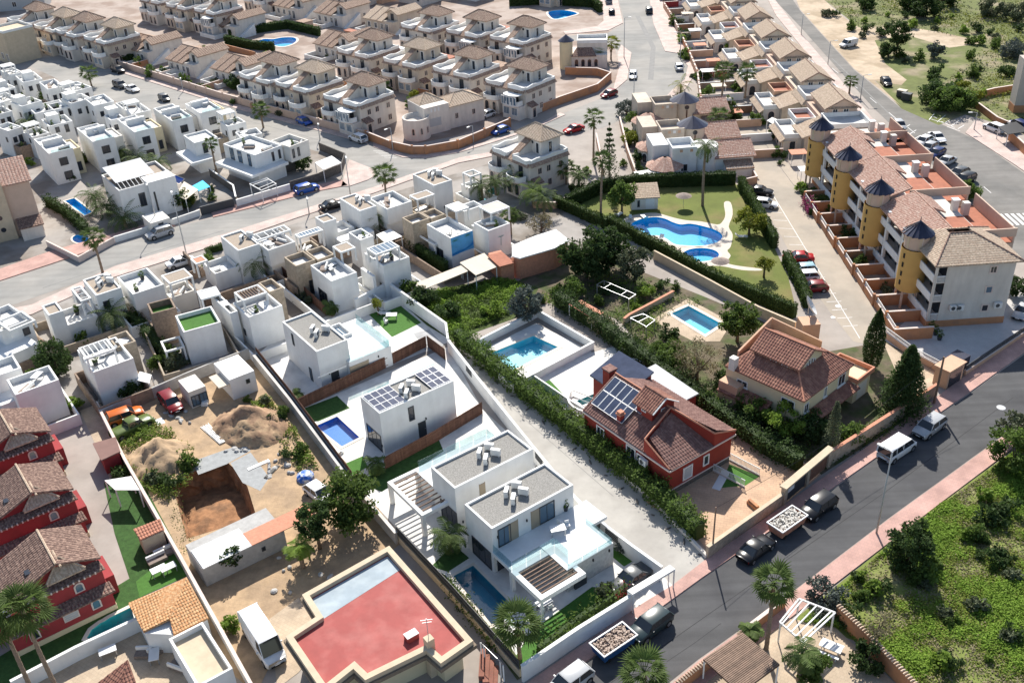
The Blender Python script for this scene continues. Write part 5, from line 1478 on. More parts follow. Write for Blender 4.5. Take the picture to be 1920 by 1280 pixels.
# gabled terrace houses between the lane and the east road
def terrace_house(wm='beige',seed=0):
 r=thing('terrace_house','x','house',(0,-640,0),0,'gabled terrace houses by the east road')
 pk=M['palepan']
 MB().box(0,0,0,7.4,15.6,5.3).build('wall',M[wm],r)
 MB().box(1.2,6.2,5.3,6.6,15.4,7.0).add([(1.2,6.2,7),(6.6,6.2,7),(3.9,6.2,8.5),(1.2,15.4,7),(6.6,15.4,7),(3.9,15.4,8.5)],[(0,1,2),(3,5,4)]).build('gable_block',M[wm],r)
 tiled_slopes(r,[[(.6,15.6,6.75),(.6,5.8,6.75),(3.9,5.8,8.6),(3.9,15.6,8.6)],[(7.2,5.8,6.75),(7.2,15.6,6.75),(3.9,15.6,8.6),(3.9,5.8,8.6)]],pk,.5,'gable_roof',.14,[((3.9,5.8,8.6),(3.9,15.6,8.6)),((.6,5.8,6.8),(3.9,5.8,8.6)),((7.2,5.8,6.8),(3.9,5.8,8.6))],ridgem=M['crimtile'])
 tiled_slopes(r,[[(1.2,5.7,6.9),(6.6,5.7,6.9),(6.4,6.18,7.1),(1.4,6.18,7.1)]],pk,.5,'gable_tile_band',.08,rows=False)
 for u in(2.6,4.6):window(r,(u,6.2,5.4),0,1.0,1.4,'frame','glass','terrace_door',mull=1)
 b=MB();b.ring([(0,0),(7.4,0),(7.4,6.2),(0,6.2)],[(.22,.22),(7.18,.22),(7.18,5.98),(.22,5.98)],5.28,6.15)
 b.build('parapet',M['white'],r)
 MB().box(.2,.2,5.2,7.2,6.19,5.36).build('roof_deck',M['deck'],r)
 sk=[[(-.75,-.7,4.5),(3.6,-.7,4.5),(3.6,.0,5.25),(0,.0,5.25)],[(3.6,-.7,4.5),(7.4,-.7,4.5),(7.4,0,5.25),(3.6,0,5.25)],[(-.75,7.4,4.5),(-.75,-.7,4.5),(0,0,5.25),(0,7.4,5.25)]]
 tiled_slopes(r,sk,pk,.5,'tiled_skirt',.12,rows=False)
 window(r,(2.2,0,3.0),0,.5,.6,'trim','glass',mull=0)
 window(r,(5.6,0,2.6),0,1.0,1.2,'trim','glass');window(r,(5.6,0,.2),0,1.2,2.1,'trim','glass')
 MB().box(-3.8,2.0,0,-.001,14,3.6).build('lower_wall',M['cream'],r)
 tiled_slopes(r,[[(-4.5,8.2,3.3),(-4.5,1.4,3.3),(-.01,1.4,4.6),(-.01,8.2,4.6)]],pk,.5,'lean_to_roof',.14)
 MB().ring([(-3.8,8.5),(-.01,8.5),(-.01,14),(-3.8,14)],[(-3.6,8.7),(-.2,8.7),(-.2,13.8),(-3.6,13.8)],3.4,4.5).build('terrace_wall',M['peach' if seed%2 else 'white'],r)
 MB().box(-3.6,8.7,3.4,-.2,13.8,3.64).build('terrace_floor',M['reddeck'],r)
 MB().add([(-3.8,2.0,3.6),(-.01,2.0,3.6),(-.01,2.0,4.5)],[(0,1,2)]).build('lean_to_gable',M['cream'],r)
 window(r,(-2,2.0,1.0),0,1.1,1.4,'trim','glass');window(r,(-3.8,11,1),-PI/2,1.0,1.4,'trim','glass')
 MB().box(-7.0,3.5,0,-3.801,11.5,2.6).build('front_room',M['townwhite'],r)
 MB().ring([(-7,3.5),(-3.82,3.5),(-3.82,11.5),(-7,11.5)],[(-6.8,3.7),(-4.02,3.7),(-4.02,11.3),(-6.8,11.3)],2.58,3.4).build('front_parapet',M['white'],r)
 tiled_slopes(r,[[(-7.9,11.5,2.1),(-7.9,3.0,2.1),(-7.0,3.0,2.75),(-7.0,11.5,2.75)]],pk,.5,'porch_roof',.12,rows=False)
 arch_window(r,(-5.4,3.5,.1),0,1.5,2.2,'trim','glass','arch')
 for u in(5.2,7.6,10):arch_window(r,(-7.0,u,.1),-PI/2,1.5,2.1,'trim','glass','arch')
 MB().box(7.41,.2,0,10.5,.4,1.7).box(10.3,.4,0,10.5,15,1.2).build('yard_wall',M['white'],r)
 return r
TT=[terrace_house('beige',0),terrace_house('cream',1)]
LT=['gabled terrace house at the top edge','gabled terrace house second from the top edge','gabled terrace house level with the round pond bush by the road','gabled terrace house beside the white square canopy','gabled terrace house with red-tiled yard corner, third from the towers','gabled terrace house with pink porch wall, second from the towers','gabled terrace house next to the first ochre tower, satellite dish on its terrace']
for i in range(7):
 y=176.7+16.1*i
 dup(TT[i%2],(62.6-3.9,y-5.9,0),0,None,LT[6-i])
for i in range(2):
 dup(TT[i%2],(62.6-3.9+1.5*i,176.7+16.1*(7+i)-5.9,0),0,None,['terrace house roof cut by the top edge, left one','terrace house beyond the top edge of the row'][i])
for t in TT:retire(t)
_gp=[(40.5,150),(40.5,194)]+[(G(*p).x+.3,G(*p).y)for p in((1304,142),(1264,50),(1233,0),(1216,-30))]+[(20,330)]
def gx(y):
 for a,c in zip(_gp,_gp[1:]):
  if a[1]<=y<=c[1]:return a[0]+(c[0]-a[0])*(y-a[1])/(c[1]-a[1])
 return 30
gl=[('peach','orange'),('white','white'),('peach','peach'),('orange','orange'),('white','white'),('peach','trim'),('crimson','peach'),('peach','white')]
for i in range(16):
 y=172+8.05*i
 xw=gx(y)
 wall('%s low wall between front gardens, number %s up from the towers, terrace houses behind'%(['peach','white','orange','pink-capped'][i%4],['one','two','three','four','five','six','seven','eight','nine','ten','eleven','twelve','thirteen','fourteen','fifteen','sixteen'][i]),
[(xw,y),(51.0,y+.2)],1.5,.2,gl[i%8][0],'white' if i%2 else 'trim',px=False,group='garden walls of the terrace houses')
for i in range(7):
 y0,y1=173+16.1*i,187.5+16.1*i
 xw=gx
 wall('%s pillared wall along the pavement before terrace gardens, stretch %s from the towers'%(['peach','orange','pale pink'][i%3],['one','two','three','four','five','six','seven'][i]),[(xw(y0),y0),(xw(y1),y1)],1.5,.22,['peach','orange','beige'][i%3],'trim',3.2,rail=None,px=False,group='pavement walls of the terrace gardens')
# the apartment block with ochre stair towers
AP=thing('apartment_building','three-storey apartment block with four ochre round towers under dark conical roofs','apartment building',(54.0,111.1,0),math.radians(1.6))
MB().box(0,0,0,10.3,9.5,1.0).box(.3,9.51,0,9.5,49,1.0).build('plinth',M['orange'],AP)
MB().box(1.9,.03,1.0,10.2,9.4,9.2).box(2.0,9.41,1.0,9.4,49,9.0).build('wall',M['townwhite'],AP)
MB().box(.02,.02,1.0,.3,.3,9.15).build('corner_pillar',M['townwhite'],AP);MB().box(.02,9.1,1.0,1.9,9.4,9.15).build('corner_pillar',M['townwhite'],AP);MB().box(1.4,.02,1.0,1.9,.06,9.15).build('corner_pillar',M['townwhite'],AP)
for fl in range(3):
 z=1.0+fl*2.75
 MB().box(.0,.1,z-.0,1.9,49,z+.15).build('floor_slab',M['townwhite'],AP)
 for s in range(9):
  ya,yb=.3+s*5.45,5.1+s*5.45
  MB().box(-.06,ya,z+.15,.1,yb,z+1.15).build('balcony_band',M['white'],AP)
  MB().box(-.04,yb+.02,z+.15,.3,yb+.6,z+2.75).build('balcony_pier',M['white'],AP)
  MB().box(1.85,ya+.6,z+.15,1.899,yb-.4,z+2.35).build('balcony_window',M['glass'],AP)
 for k in range(8):MB().cbox(.35+k*.15,.08,z+.18,.06,.06,.8).build('baluster',M['white'],AP)
 MB().box(.3,.02,z+.98,1.5,.16,z+1.08).build('handrail',M['white'],AP)
for zz,tm in((7.5,'glass'),(4.6,'bluglass'),(1.9,'glass')):
 window(AP,(7.4,.03,zz),0,1.05,1.15,'trim',tm,mull=1 if zz>7 else 0,fw=.17)
for x in(3.1,3.9,8.9):ac_unit(AP,x,-.28,2.5,0)
E2=9.2
tiled_slopes(AP,[[(-.4,-.4,E2),(10.9,-.4,E2),(6.2,4.6,11.2),(3.2,4.6,11.2)],[(10.9,-.4,E2),(10.9,9.6,E2),(6.2,6.0,11.2),(6.2,4.6,11.2)],[(-.4,9.6,E2),(-.4,-.4,E2),(3.2,4.6,11.2),(3.2,6.0,11.2)],[(10.9,9.6,E2),(-.4,9.6,E2),(3.2,6,11.2),(6.2,6,11.2)]],
M['palepan'],.42,'roof',.14,[((-.4,-.4,E2),(3.2,4.6,11.2)),((10.9,-.4,E2),(6.2,4.6,11.2)),((3.2,4.6,11.2),(6.2,4.6,11.2)),((10.9,9.6,E2),(6.2,6,11.2))],course=.38,ridgem=M['crimtile'])
TY=[6.3,20.2,33.2,46.3]
for i,ty in enumerate(TY):
 cx=-.15
 tw=MB().lathe([(1.8,2.7),(1.8,8.8)],cx,ty,20).lathe([(1.8,2.7),(.01,2.7)],cx,ty,20).build('stair_tower',M['yellow'],AP,True)
 for p in tw.data.polygons:p.use_smooth=abs(p.normal.z)<.5
 MB().lathe([(1.55,8.8),(1.55,11.0)],cx,ty,20).build('tower_drum',M['beige'],tw,True)
 for k in range(6):
  a=.4+k*2*PI/6
  MB().cbox(cx+1.5*math.cos(a),ty+1.5*math.sin(a),8.9,.16,.34,1.9,a).build('drum_rib',M['sand'],tw)
 MB().box(cx-.1,ty-1.54,9.3,cx+.1,ty-1.40,10.6).build('slit_window',M['plastic'],tw)
 for k in range(4):MB().cbox(cx-1.62,ty-.62,3.6+1.3*k,.16,.3,.7,.35).build('slot',M['cardark'],tw)
 cone=MB()
 n=16
 for k in range(n):
  a0,a1=2*PI*k/n,2*PI*(k+1)/n
  cone.quad((cx+2.05*math.cos(a0),ty+2.05*math.sin(a0),10.75),(cx+2.05*math.cos(a1),ty+2.05*math.sin(a1),10.9),(cx,ty,12.4))
 co=cone.build('conical_roof',M['slate'],tw)
 rb=MB()
 for k in range(n):a0=2*PI*k/n;rb.bar((cx+2.05*math.cos(a0),ty+2.05*math.sin(a0),10.77),(cx,ty,12.52),.06,.05)
 rb.tube([(cx,ty,12.4),(cx,ty,13.1)],[.09,.02],6).build('roof_rib',M['slate'],co)
 for dx,dy in((-1.2,-1.0),(-1.2,1.0),(.4,-1.6)):MB().cbox(cx+dx,ty+dy,0,.25,.25,3.0).build('tower_post',M['beige'],tw)
 y0=ty+3.2 if i else 9.7
 ya,yb=ty+3.3,ty+13.0-.2
 if i==3:yb=ty+3.0+2.0;ya=ty+.5
 if i<3:
  tiled_slopes(AP,[[(-.4,yb+.2,8.9),(-.4,ya-3.2,8.9),(4.6,ya-3.2,10.7),(4.6,yb+.2,10.7)],[(4.6,yb-5,10.65),(4.6,yb+.2,10.65),(7.0,yb+.2,9.6),(7.0,yb-5,9.6)][::-1]],M['pinktile'],.45,'roof',.14,[((4.6,ya-3.2,10.7),(4.6,yb+.2,10.7))])
 MB().box(4.7,ya-2.6,8.9,13.5,ya-2.4,10.1).box(13.3,ya-2.4,7.0,13.5,yb,9.9).box(9.3,ya-2.4,0,13.29,yb,7.9).build('terrace_wall',M['beige'],AP)
 MB().box(4.8,ya-2.38,8.85,9.3,yb-5.2,9.02).box(9.31,ya-2.38,7.9,13.29,yb,8.02).build('red_terrace',M['reddeck'],AP)
 MB().box(8.6,yb-3.6,9.0,9.4,yb-2.8,10.6).build('chimney',M['townwhite'],AP)
 MB().box(8.5,yb-3.7,10.6,9.5,yb-2.7,10.7).build('chimney_cap',M['white'],AP)
 MB().box(10.4,yb-3.2,8.0,11.3,yb-2.3,9.9).build('chimney',M['townwhite'],AP)
for i in range(11):
 y=108.5+4.4*i
 xw=49.6 if i<6 else 49.8
 if i==0:xw=49.0
 wall('%s yard wall by the parking lane below the ochre towers, number %s from the end block'%(['terracotta','peach'][i%2],['one','two','three','four','five','six','seven','eight','nine','ten','eleven'][i]),[(xw-.2,y),(53.9,y+.1)],1.7,.22,'orange','trim',px=False,group='yard walls below the towers')
for i in range(5):
 y=108.6+8.8*i
 wall('%s wall with white balusters beside the parking lane, stretch %s from the end block'%('terracotta',['one','two','three','four','five'][i]),[(49.3,y+.2),(49.5,y+8.4)],1.1,.22,'orange','trim',4.2,rail='white',railh=.5,px=False,group='baluster walls by the parking lane',pilm='orange')
# buildings traced from surveyed corners (photo point + height)
def W3(o,*pts):
 return[tuple(G(p[0],p[1],p[2])-o)for p in pts]
class Loc:
 """plan frame from front, right and left corners at height z"""
 def __init__(s,F,R,L,z=0.0,rot=None):
  s.o=G(*F,z);r=G(*R,z);l=G(*L,z)
  s.rot=math.atan2((r-s.o).y,(r-s.o).x)if rot is None else rot
  s.ex=Vector((math.cos(s.rot),math.sin(s.rot),0));s.ey=Vector((-s.ex.y,s.ex.x,0))
  s.w=(r-s.o).dot(s.ex);s.d=(l-s.o).dot(s.ey)
  s.o=Vector((s.o.x,s.o.y,0))
 def __call__(s,px,py,z=0.0):
  q=G(px,py,z)-s.o
  return(q.dot(s.ex),q.dot(s.ey))
# red townhouses at the left
def red_townhouse():
 r=thing('red_townhouse','x','house',(0,-660,0),0,'red stepped townhouses in a row')
 L=9.2
 MB().box(0,0,.6,L,7.2,2.5).build('ground_wall',M['crimson'],r)
 MB().box(-.05,-.06,0,L+.05,7.2,.6).build('base_band',M['yellowcream'],r)
 MB().box(.9,.9,2.5,L-.1,7.0,4.75).build('first_floor_wall',M['crimson'],r)
 rx,ez,zr,er=5.7,4.85,6.9,5.4
 MB().add([(1.4,1.7,4.7),(L-.3,1.7,4.7),(L-.3,1.7,er-.05),(rx,1.7,zr-.1),(1.4,1.7,ez+.25),(1.4,6.8,4.7),(L-.3,6.8,4.7),(L-.3,6.8,er-.05),(rx,6.8,zr-.1),(1.4,6.8,ez+.25)],[(0,1,2,3,4),(9,8,7,6,5),(1,6,7,2),(0,4,9,5)]).build('top_wall',M['crimson'],r)
 tiled_slopes(r,[[(-.2,-.25,2.35),(L+.3,-.25,2.35),(L+.2,.9,2.75),(0,.9,2.75)]],M['crimtile'],.3,'lower_tile_skirt',.12)
 tiled_slopes(r,[[(.7,.6,4.6),(L+.2,.6,4.6),(L,1.7,5.0),(.9,1.7,5.0)]],M['crimtile'],.3,'upper_tile_skirt',.12)
 tiled_slopes(r,[[(.6,7.2,ez),(.6,1.3,ez),(rx,1.3,zr),(rx,7.2,zr)],[(L+.2,1.3,er),(L+.2,7.2,er),(rx,7.2,zr),(rx,1.3,zr)]],M['crimtile'],.3,'roof',.14,[((rx,1.3,zr),(rx,7.2,zr)),((rx+.3,1.0,zr-.3),(rx+.3,3.4,zr-.1))],ridgem=M['palepan'])
 tiled_slopes(r,[[(4.4,.9,5.35),(7.9,.9,5.35),(6.2,2.2,6.75)]],M['palepan'],.3,'front_hip',.12,[((4.4,.9,5.4),(6.2,2.2,6.8)),((7.9,.9,5.4),(6.2,2.2,6.8))],ridgem=M['palepan'])
 for k in range(16):MB().box(.9+k*.5,.5,4.5,1.04+k*.5,.62,4.72).build('rafter_end',M['trim'],r)
 MB().box(3.2,2.6,5.95,4.0,3.3,6.15).build('roof_window',M['glass'],r)
 arch_window(r,(7.6,0,1.15),0,.9,1.15,'trim','bluglass',fw=.14)
 arch_window(r,(2.0,0,1.0),0,.9,1.3,'trim','glass',fw=.14)
 window(r,(5.3,0,1.25),0,1.4,1.0,'trim','shutter',mull=0,rail=3,fw=.12)
 arch_window(r,(6.8,.9,3.1),0,.9,1.1,'trim','bluglass',fw=.14)
 MB().ring([(-2.6,2.6),(1.4,2.6),(1.4,6.8),(-2.6,6.8)],[(-2.4,2.8),(1.39,2.8),(1.39,6.6),(-2.4,6.6)],2.6,3.3).build('balcony_parapet',M['white'],r)
 MB().box(-2.6,2.6,0,-.01,6.8,2.58).build('side_wing',M['crimson'],r)
 MB().box(-2.4,2.8,2.6,1.38,6.6,2.66).build('balcony_floor',M['reddeck'],r)
 for k in range(3):MB().bar((-2.5,3.2+k*1.4,3.6),(.9,3.2+k*1.4,3.6),.09,.07).build('awning_bar',M['white'],r)
 MB().box(L,2.0,0,L+.9,5.4,2.3).build('stair_block',M['crimson'],r)
 return r
rt=red_townhouse()
q=Loc((32,1232),(261,1120),(0,1180))
RTROT=q.rot
o1=q.o+q.ex*.0
rt.location=(o1.x,o1.y,0);rt.rotation_euler=(0,0,RTROT);rt['label']='nearest red stepped townhouse, between the palms and the curved pool'
stepv=(G(37,887,5.4)-G(77,1010,5.4));stepv.z=0
for k,lb in((1,'middle red stepped townhouse with an arched window over its terrace'),(2,'red stepped townhouse farthest up the left row, beside the tan garden shed')):
 p=o1+stepv*k
 dup(rt,(p.x,p.y,0),RTROT,None,lb)
# pantiled summer house, white flat-roofed house and roof corner at the lower left
r=thing('summer_house','white garden pavilion under a bright tan-orange pantiled roof at the pool end','outbuilding',tuple(G(325,1215)))
o=G(325,1215)
a,b_,c,d,e_=(241,1132,2.6),(269,1184,2.6),(325,1190,2.6),(391,1158,2.6),(350,1081,3.6)
hp=(315,1157,3.3)
tiled_slopes(r,[W3(o,b_,(318,1160,2.9),e_,a),W3(o,c,d,e_,(318,1160,2.9))],M['tantile'],.26,'roof',.14,amp=.05,course=.36)
P4=W3(o,(269,1184,0),(325,1190,0),(391,1158,0),(350,1081,0),(241,1132,0))
LQ=[(p[0],p[1])for p in W3(o,(272,1186,2.5),(324,1188,2.5),(388,1158,2.5),(349,1085,2.5),(246,1134,2.5))]
MB().prism(LQ,0,2.45).build('wall',M['white'],r)
modern('white flat-roofed house with a tan-tiled roof floor at the bottom left',[blk((362,1292),(436,1252),(324,1193),z=3.0,k='tan',ph=.6,top='sand')],[])
r=thing('garage','low house under a small red-tiled roof at the bottom edge','house',tuple(G(220,1290)));o=G(220,1290)
tiled_slopes(r,[W3(o,(170,1290,2.5),(215,1320,2.5),(240,1236,3.8)),W3(o,(215,1320,2.5),(262,1298,2.5),(240,1236,3.8)),],M['redtile'],.26,'roof',.12,amp=.05,course=.36)
MB().prism([(p[0],p[1])for p in W3(o,(180,1292,2.3),(216,1316,2.3),(256,1298,2.3),(238,1242,2.3))],0,2.4).build('wall',M['white'],r)
r=thing('garden_shed','small tiled garden shed of salmon tiles by the earth lot wall','shed',tuple(G(275,1020)));o=G(275,1020)
tiled_slopes(r,[W3(o,(263,1012,2.0),(308,992,2.0),(300,972,2.5),(250,992,2.5))],M['salmon'],.3,'roof',.1)
MB().prism([(p[0],p[1])for p in W3(o,(265,1012,2.0),(306,994,2.0),(300,974,2.0),(254,992,2.0))],0,1.9).build('wall',M['sand'],r)
r=thing('garden_shed','flat brown garden shed on the patio beside the upper red townhouses','shed',tuple(G(200,860)));o=G(200,860)
PB=[(p[0],p[1])for p in W3(o,(192,860,2.2),(222,846,2.2),(214,822,2.2),(178,832,2.2))]
MB().prism(PB,0,2.1).build('wall',M['crimson'],r);MB().prism(inset(PB,-.2),2.1,2.25).build('roof',mat('brown_felt',(.22,.13,.11),.9,.1),r)
# flat house with the red membrane roof
r=thing('flat_roofed_house','single-storey house with a large red and grey membrane roof and sandstone coping','house',tuple(G(720,1200)));o=G(720,1200)
z=3.2
RP=[(582,1122),(727,1040),(872,1206),(829,1236),(803,1213),(690,1268),(666,1245),(612,1288),(552,1200),(608,1163)]
RL=[(p[0],p[1])for p in W3(o,*[(x,y,z)for x,y in RP])]
rl=[Vector((p[0],p[1],0))for p in RL]
tri=tessellate_polygon([rl])
MB().add([(p.x,p.y,z)for p in rl],[tuple(t if(rl[t[1]]-rl[t[0]]).cross(rl[t[2]]-rl[t[0]]).z>0 else(t[0],t[2],t[1]))for t in tri]).build('roof_membrane',M['rust'],r)
GP4=W3(o,(583,1124,z),(727,1042,z),(750,1068,z),(606,1160,z))
MB().quad(*[(p[0],p[1],z+.012)for p in GP4]).build('grey_roof_patch',M['foil'],r)
MB().ring(inset(RL,-.55),RL,z-.05,z+.45).build('coping',M['sand'],r)
MB().prism(inset(RL,.25),0,z-.06).build('wall',M['yellowcream'],r)
MB().ring(inset(RL,-.75),inset(RL,-.5),z-.45,z-.052).build('cornice',mat('brown_cornice_tile',(.2,.16,.12),.85,.2,3),r)
p=W3(o,(772,1196,z))[0];MB().cbox(p[0],p[1],z,1.1,.7,.55,.6).build('roof_hatch',M['rust'],r);MB().cbox(p[0],p[1],z+.55,1.16,.76,.05,.6).build('hatch_lid',M['white'],r)
p=W3(o,(806,1215,z))[0];MB().cbox(p[0],p[1],0,.7,.7,4.5,.6).build('chimney',M['sand'],r)
MB().tube([(p[0],p[1],4.5),(p[0],p[1],6.8)],.03,5).bar((p[0]-.5,p[1],6.6),(p[0]+.5,p[1]+.1,6.6),.03).bar((p[0]-.4,p[1]+.1,6.2),(p[0]+.4,p[1]+.2,6.2),.03).build('aerial',M['steel'],r)
A_,B_=Vector(W3(o,(803,1235,0))[0]),Vector(W3(o,(690,1290,0))[0])
for u,w in((.35,1.4),(.75,1.2)):
 m_=A_.lerp(B_,u);window(r,(m_.x+.2,m_.y-.0,1.0),math.atan2(A_.y-B_.y,A_.x-B_.x),w,1.3,'frame','glass')
r=thing('stone_patio','tiled step block with a pale awning bench beside the red-roof house','patio',tuple(G(905,1250)))
for k in range(4):MB().cbox(0+.35*k,-.5*k,0,3.0,.5,.16*(4-k),YAW+.9).build('step',MATS['brick_red_paving'],r)
# red house with solar panels
q=Loc((1256,881),(1379,811.6),(1092.5,768),3.9,YAW)
RH=thing('red_house','red bungalow villa with maroon tiled roof, solar panels and white-framed windows','house',(q.o.x,q.o.y,0),YAW)
w,d,ze,zr=q.w,q.d,3.9,6.7
MB().box(.3,.3,0,w-.3,d,.8).build('plinth',M['plinth'],RH)
MB().box(.25,.25,.8,w-.25,d,ze-.12).build('wall',M['red'],RH)
MB().box(.18,.18,.74,w-.18,.249,.86).box(.18,.25,.74,.249,d,.86).build('plinth_band',M['trim'],RH)
rx=w*.5
ap=(rx,5.0,zr);lft=(.9,4.6,5.2)
tiled_slopes(RH,[[(0,d,ze),(0,3.4,ze),(rx,3.4+1.6,zr),(rx,d,zr)]],M['maroon'],.34,'left_roof',.14,[((rx,5,zr),(rx,d,zr))],course=.4,ridgem=M['salmon'])
tiled_slopes(RH,[[(w,0,ze+.3),(w,d-1,ze+.3),(rx,d-1,zr),(rx,5.0,zr),(w*.66,0,ze+1.5)]],M['maroon'],.34,'right_roof',.14,[((rx,5,zr),(w*.66,0,ze+1.5)),((w*.66,0,ze+1.5),(w,0,ze+.35))],course=.4,ridgem=M['salmon'])
tiled_slopes(RH,[[(.1,-.1,ze-.1),(w*.66,-.1,ze-.1),(w*.66,.6,ze+.05),(rx,4.9,zr-.5),(.7,4.0,ze+1.2)]],M['maroon'],.34,'front_roof',.14,course=.4)
MB().add([(0,.1,ze-.2),(0,3.9,ze-.2),(0,3.9,ze+1.6),(.25,.1,ze-.2),(.25,3.9,ze-.2),(.25,3.9,ze+1.6),(rx,5.05,zr+.05),(rx,5.05,zr-.7),(.25,3.9,ze+.8)],[(0,2,1),(3,4,5),(0,3,5,2),(2,6,7,8)]).build('gable_cheek',M['red'],RH)
MB().add([(w*.66,-.05,ze-.1),(w*.66,-.05,ze+1.5),(rx,5.0,zr),(rx,5.0,ze),(w-.05,-.02,ze-.1),(w-.05,-.02,ze+.3)],[(0,1,2,3),(0,4,5,1)]).build('front_cheek',M['red'],RH)
rb=MB();rb.tube([(.1,.1,ze-.02),(.1,3.9,ze+1.65)],.1,5).tube([(.1,3.9,ze+1.65),(rx,5.02,zr+.08)],.1,5);rb.build('verge_tile',M['salmon'],RH)
MB().box(-.06,-.12,ze-.28,w*1.0,-.0,ze-.1).box(-.12,0,ze-.28,-.0,d,ze-.1).build('gutter',M['trim'],RH)
dx,dy=rx-2.1,5.6
MB().box(dx,dy,ze+.6,dx+3.2,dy+2.4,zr+.25).add([(dx,dy,zr+.25),(dx+3.2,dy,zr+.25),(dx+1.6,dy,zr+1.25)],[(0,1,2)]).build('dormer_wall',M['red'],RH)
tiled_slopes(RH,[[(dx-.3,dy+2.9,zr+.1),(dx-.3,dy-.35,zr+.1),(dx+1.6,dy-.35,zr+1.35),(dx+1.6,dy+2.9,zr+1.35)],[(dx+3.5,dy-.35,zr+.1),(dx+3.5,dy+2.9,zr+.1),(dx+1.6,dy+2.9,zr+1.35),(dx+1.6,dy-.35,zr+1.35)]],M['redtile'],.34,'dormer_roof',.12,[((dx+1.6,dy-.35,zr+1.35),(dx+1.6,dy+2.9,zr+1.35))],course=.4)
MB().bar((dx-.3,dy-.4,zr+.1),(dx+1.6,dy-.4,zr+1.35),.14,.1).bar((dx+3.5,dy-.4,zr+.1),(dx+1.6,dy-.4,zr+1.35),.14,.1).build('barge_board',M['white'],RH)
window(RH,(dx+1.7,dy,zr-.75),0,.9,.7,'frame','glass');window(RH,(dx,dy+1.3,zr-.5),-PI/2,.7,.6,'frame','glass')
for(u,z_,ww,hh,gm)in((.30,1.1,1.4,1.7,'shutter'),(.58,1.5,.9,1.4,'glass')):window(RH,(w*u,.25,z_),0,ww,hh,'frame',gm,mull=0,fw=.16)
for(u,z_,ww,hh)in((.44,1.5,1.5,1.7),(.33,1.5,1.2,1.5),(.80,1.6,1.3,1.4)):window(RH,(.25,d*u,z_),-PI/2,ww,hh,'frame','glass',mull=1,fw=.16)
ac_unit(RH,-.15,d*.27,2.3,-PI/2)
sl=Vector((rx,0,zr-ze));L_=sl.length;sd=sl.normalized();nn=Vector((-sd.z,0,sd.x))
for i in range(2):
 for j in range(6):
  yy=d-.5-j*1.02;t0=1.15+i*2.05
  if i==0 and j>4:continue
  p0=Vector((0,yy,ze))+sd*t0+nn*.22
  pts=[p0,p0-Vector((0,.96,0)),p0-Vector((0,.96,0))+sd*1.98,p0+sd*1.98]
  o_=MB().add([tuple(v)for v in pts]+[tuple(v+nn*.05)for v in pts],[(0,1,2,3),(7,6,5,4),(0,4,5,1),(1,5,6,2),(2,6,7,3),(3,7,4,0)]).build('solar_panel',M['solar'],RH)
  fb=MB()
  for a0,a1 in((0,1),(1,2),(2,3),(3,0)):fb.bar(pts[a0]+nn*.05,pts[a1]+nn*.05,.05,.03)
  fb.build('panel_frame',M['plastic'],o_)
cx_,cy_=.9,d*.62
MB().box(cx_,cy_,ze,cx_+.6,cy_+.6,ze+1.6).build('chimney',M['red'],RH);MB().box(cx_-.1,cy_-.1,ze+1.6,cx_+.7,cy_+.7,ze+1.72).box(cx_,cy_,ze+1.72,cx_+.6,cy_+.6,ze+2.0).build('chimney_cap',M['salmon'],RH)
hx,hy=q(1143,692,6.2)
MB().box(hx-.55,hy-.55,0,hx+.55,hy+.55,6.2).build('chimney',M['red'],RH);MB().box(hx-.65,hy-.65,6.2,hx+.65,hy+.65,6.4).build('chimney_cap',M['maroon'],RH)
MB().box(rx+.6,d-1,0,w-.2,d+4.5,3.9).add([(rx+.6,d-1,3.9),(w-.2,d-1,3.9),(w-.2,d-1,5.2)],[(0,1,2)]).build('wing_wall',M['red'],RH)
tiled_slopes(RH,[[(rx+.3,d+4.8,3.9),(rx+.3,d-1.2,3.9),(w,d-1.2,5.4),(w,d+4.8,5.4)]],M['solar'],9.0,'wing_solar_roof',.16,amp=.0,rows=False)
MB().box(w-.19,d-5.5,0,w+2.6,d+1.2,3.4).build('side_wing',M['red'],RH)
tiled_slopes(RH,[[(w-.1,d-5.7,3.5),(w+2.8,d-5.7,3.5),(w+2.8,d+1.4,4.0),(w-.1,d+1.4,4.0)]],M['shutter'],9.0,'side_wing_roof',.14,amp=.0,rows=False)
TB=thing('terrace_balustrade','curved white balustrade around the small turquoise pool of the red house','balustrade',tuple(G(1112,758)),YAW)
for k in range(26):
 a=PI*.62+k*PI*.036
 MB().cbox(3.0*math.cos(a),3.0*math.sin(a),.2,.12,.12,.75,a).build('baluster',M['white'],TB)
for z0,h0,r0 in((0,.2,.16),(.95,.12,.12)):MB().ring([((3+r0)*math.cos(PI*.6+t*PI*.0975),(3+r0)*math.sin(PI*.6+t*PI*.0975))for t in range(11)],[((3-r0)*math.cos(PI*.6+t*PI*.0975),(3-r0)*math.sin(PI*.6+t*PI*.0975))for t in range(11)],z0,z0+h0).build('rail',M['white'],TB)
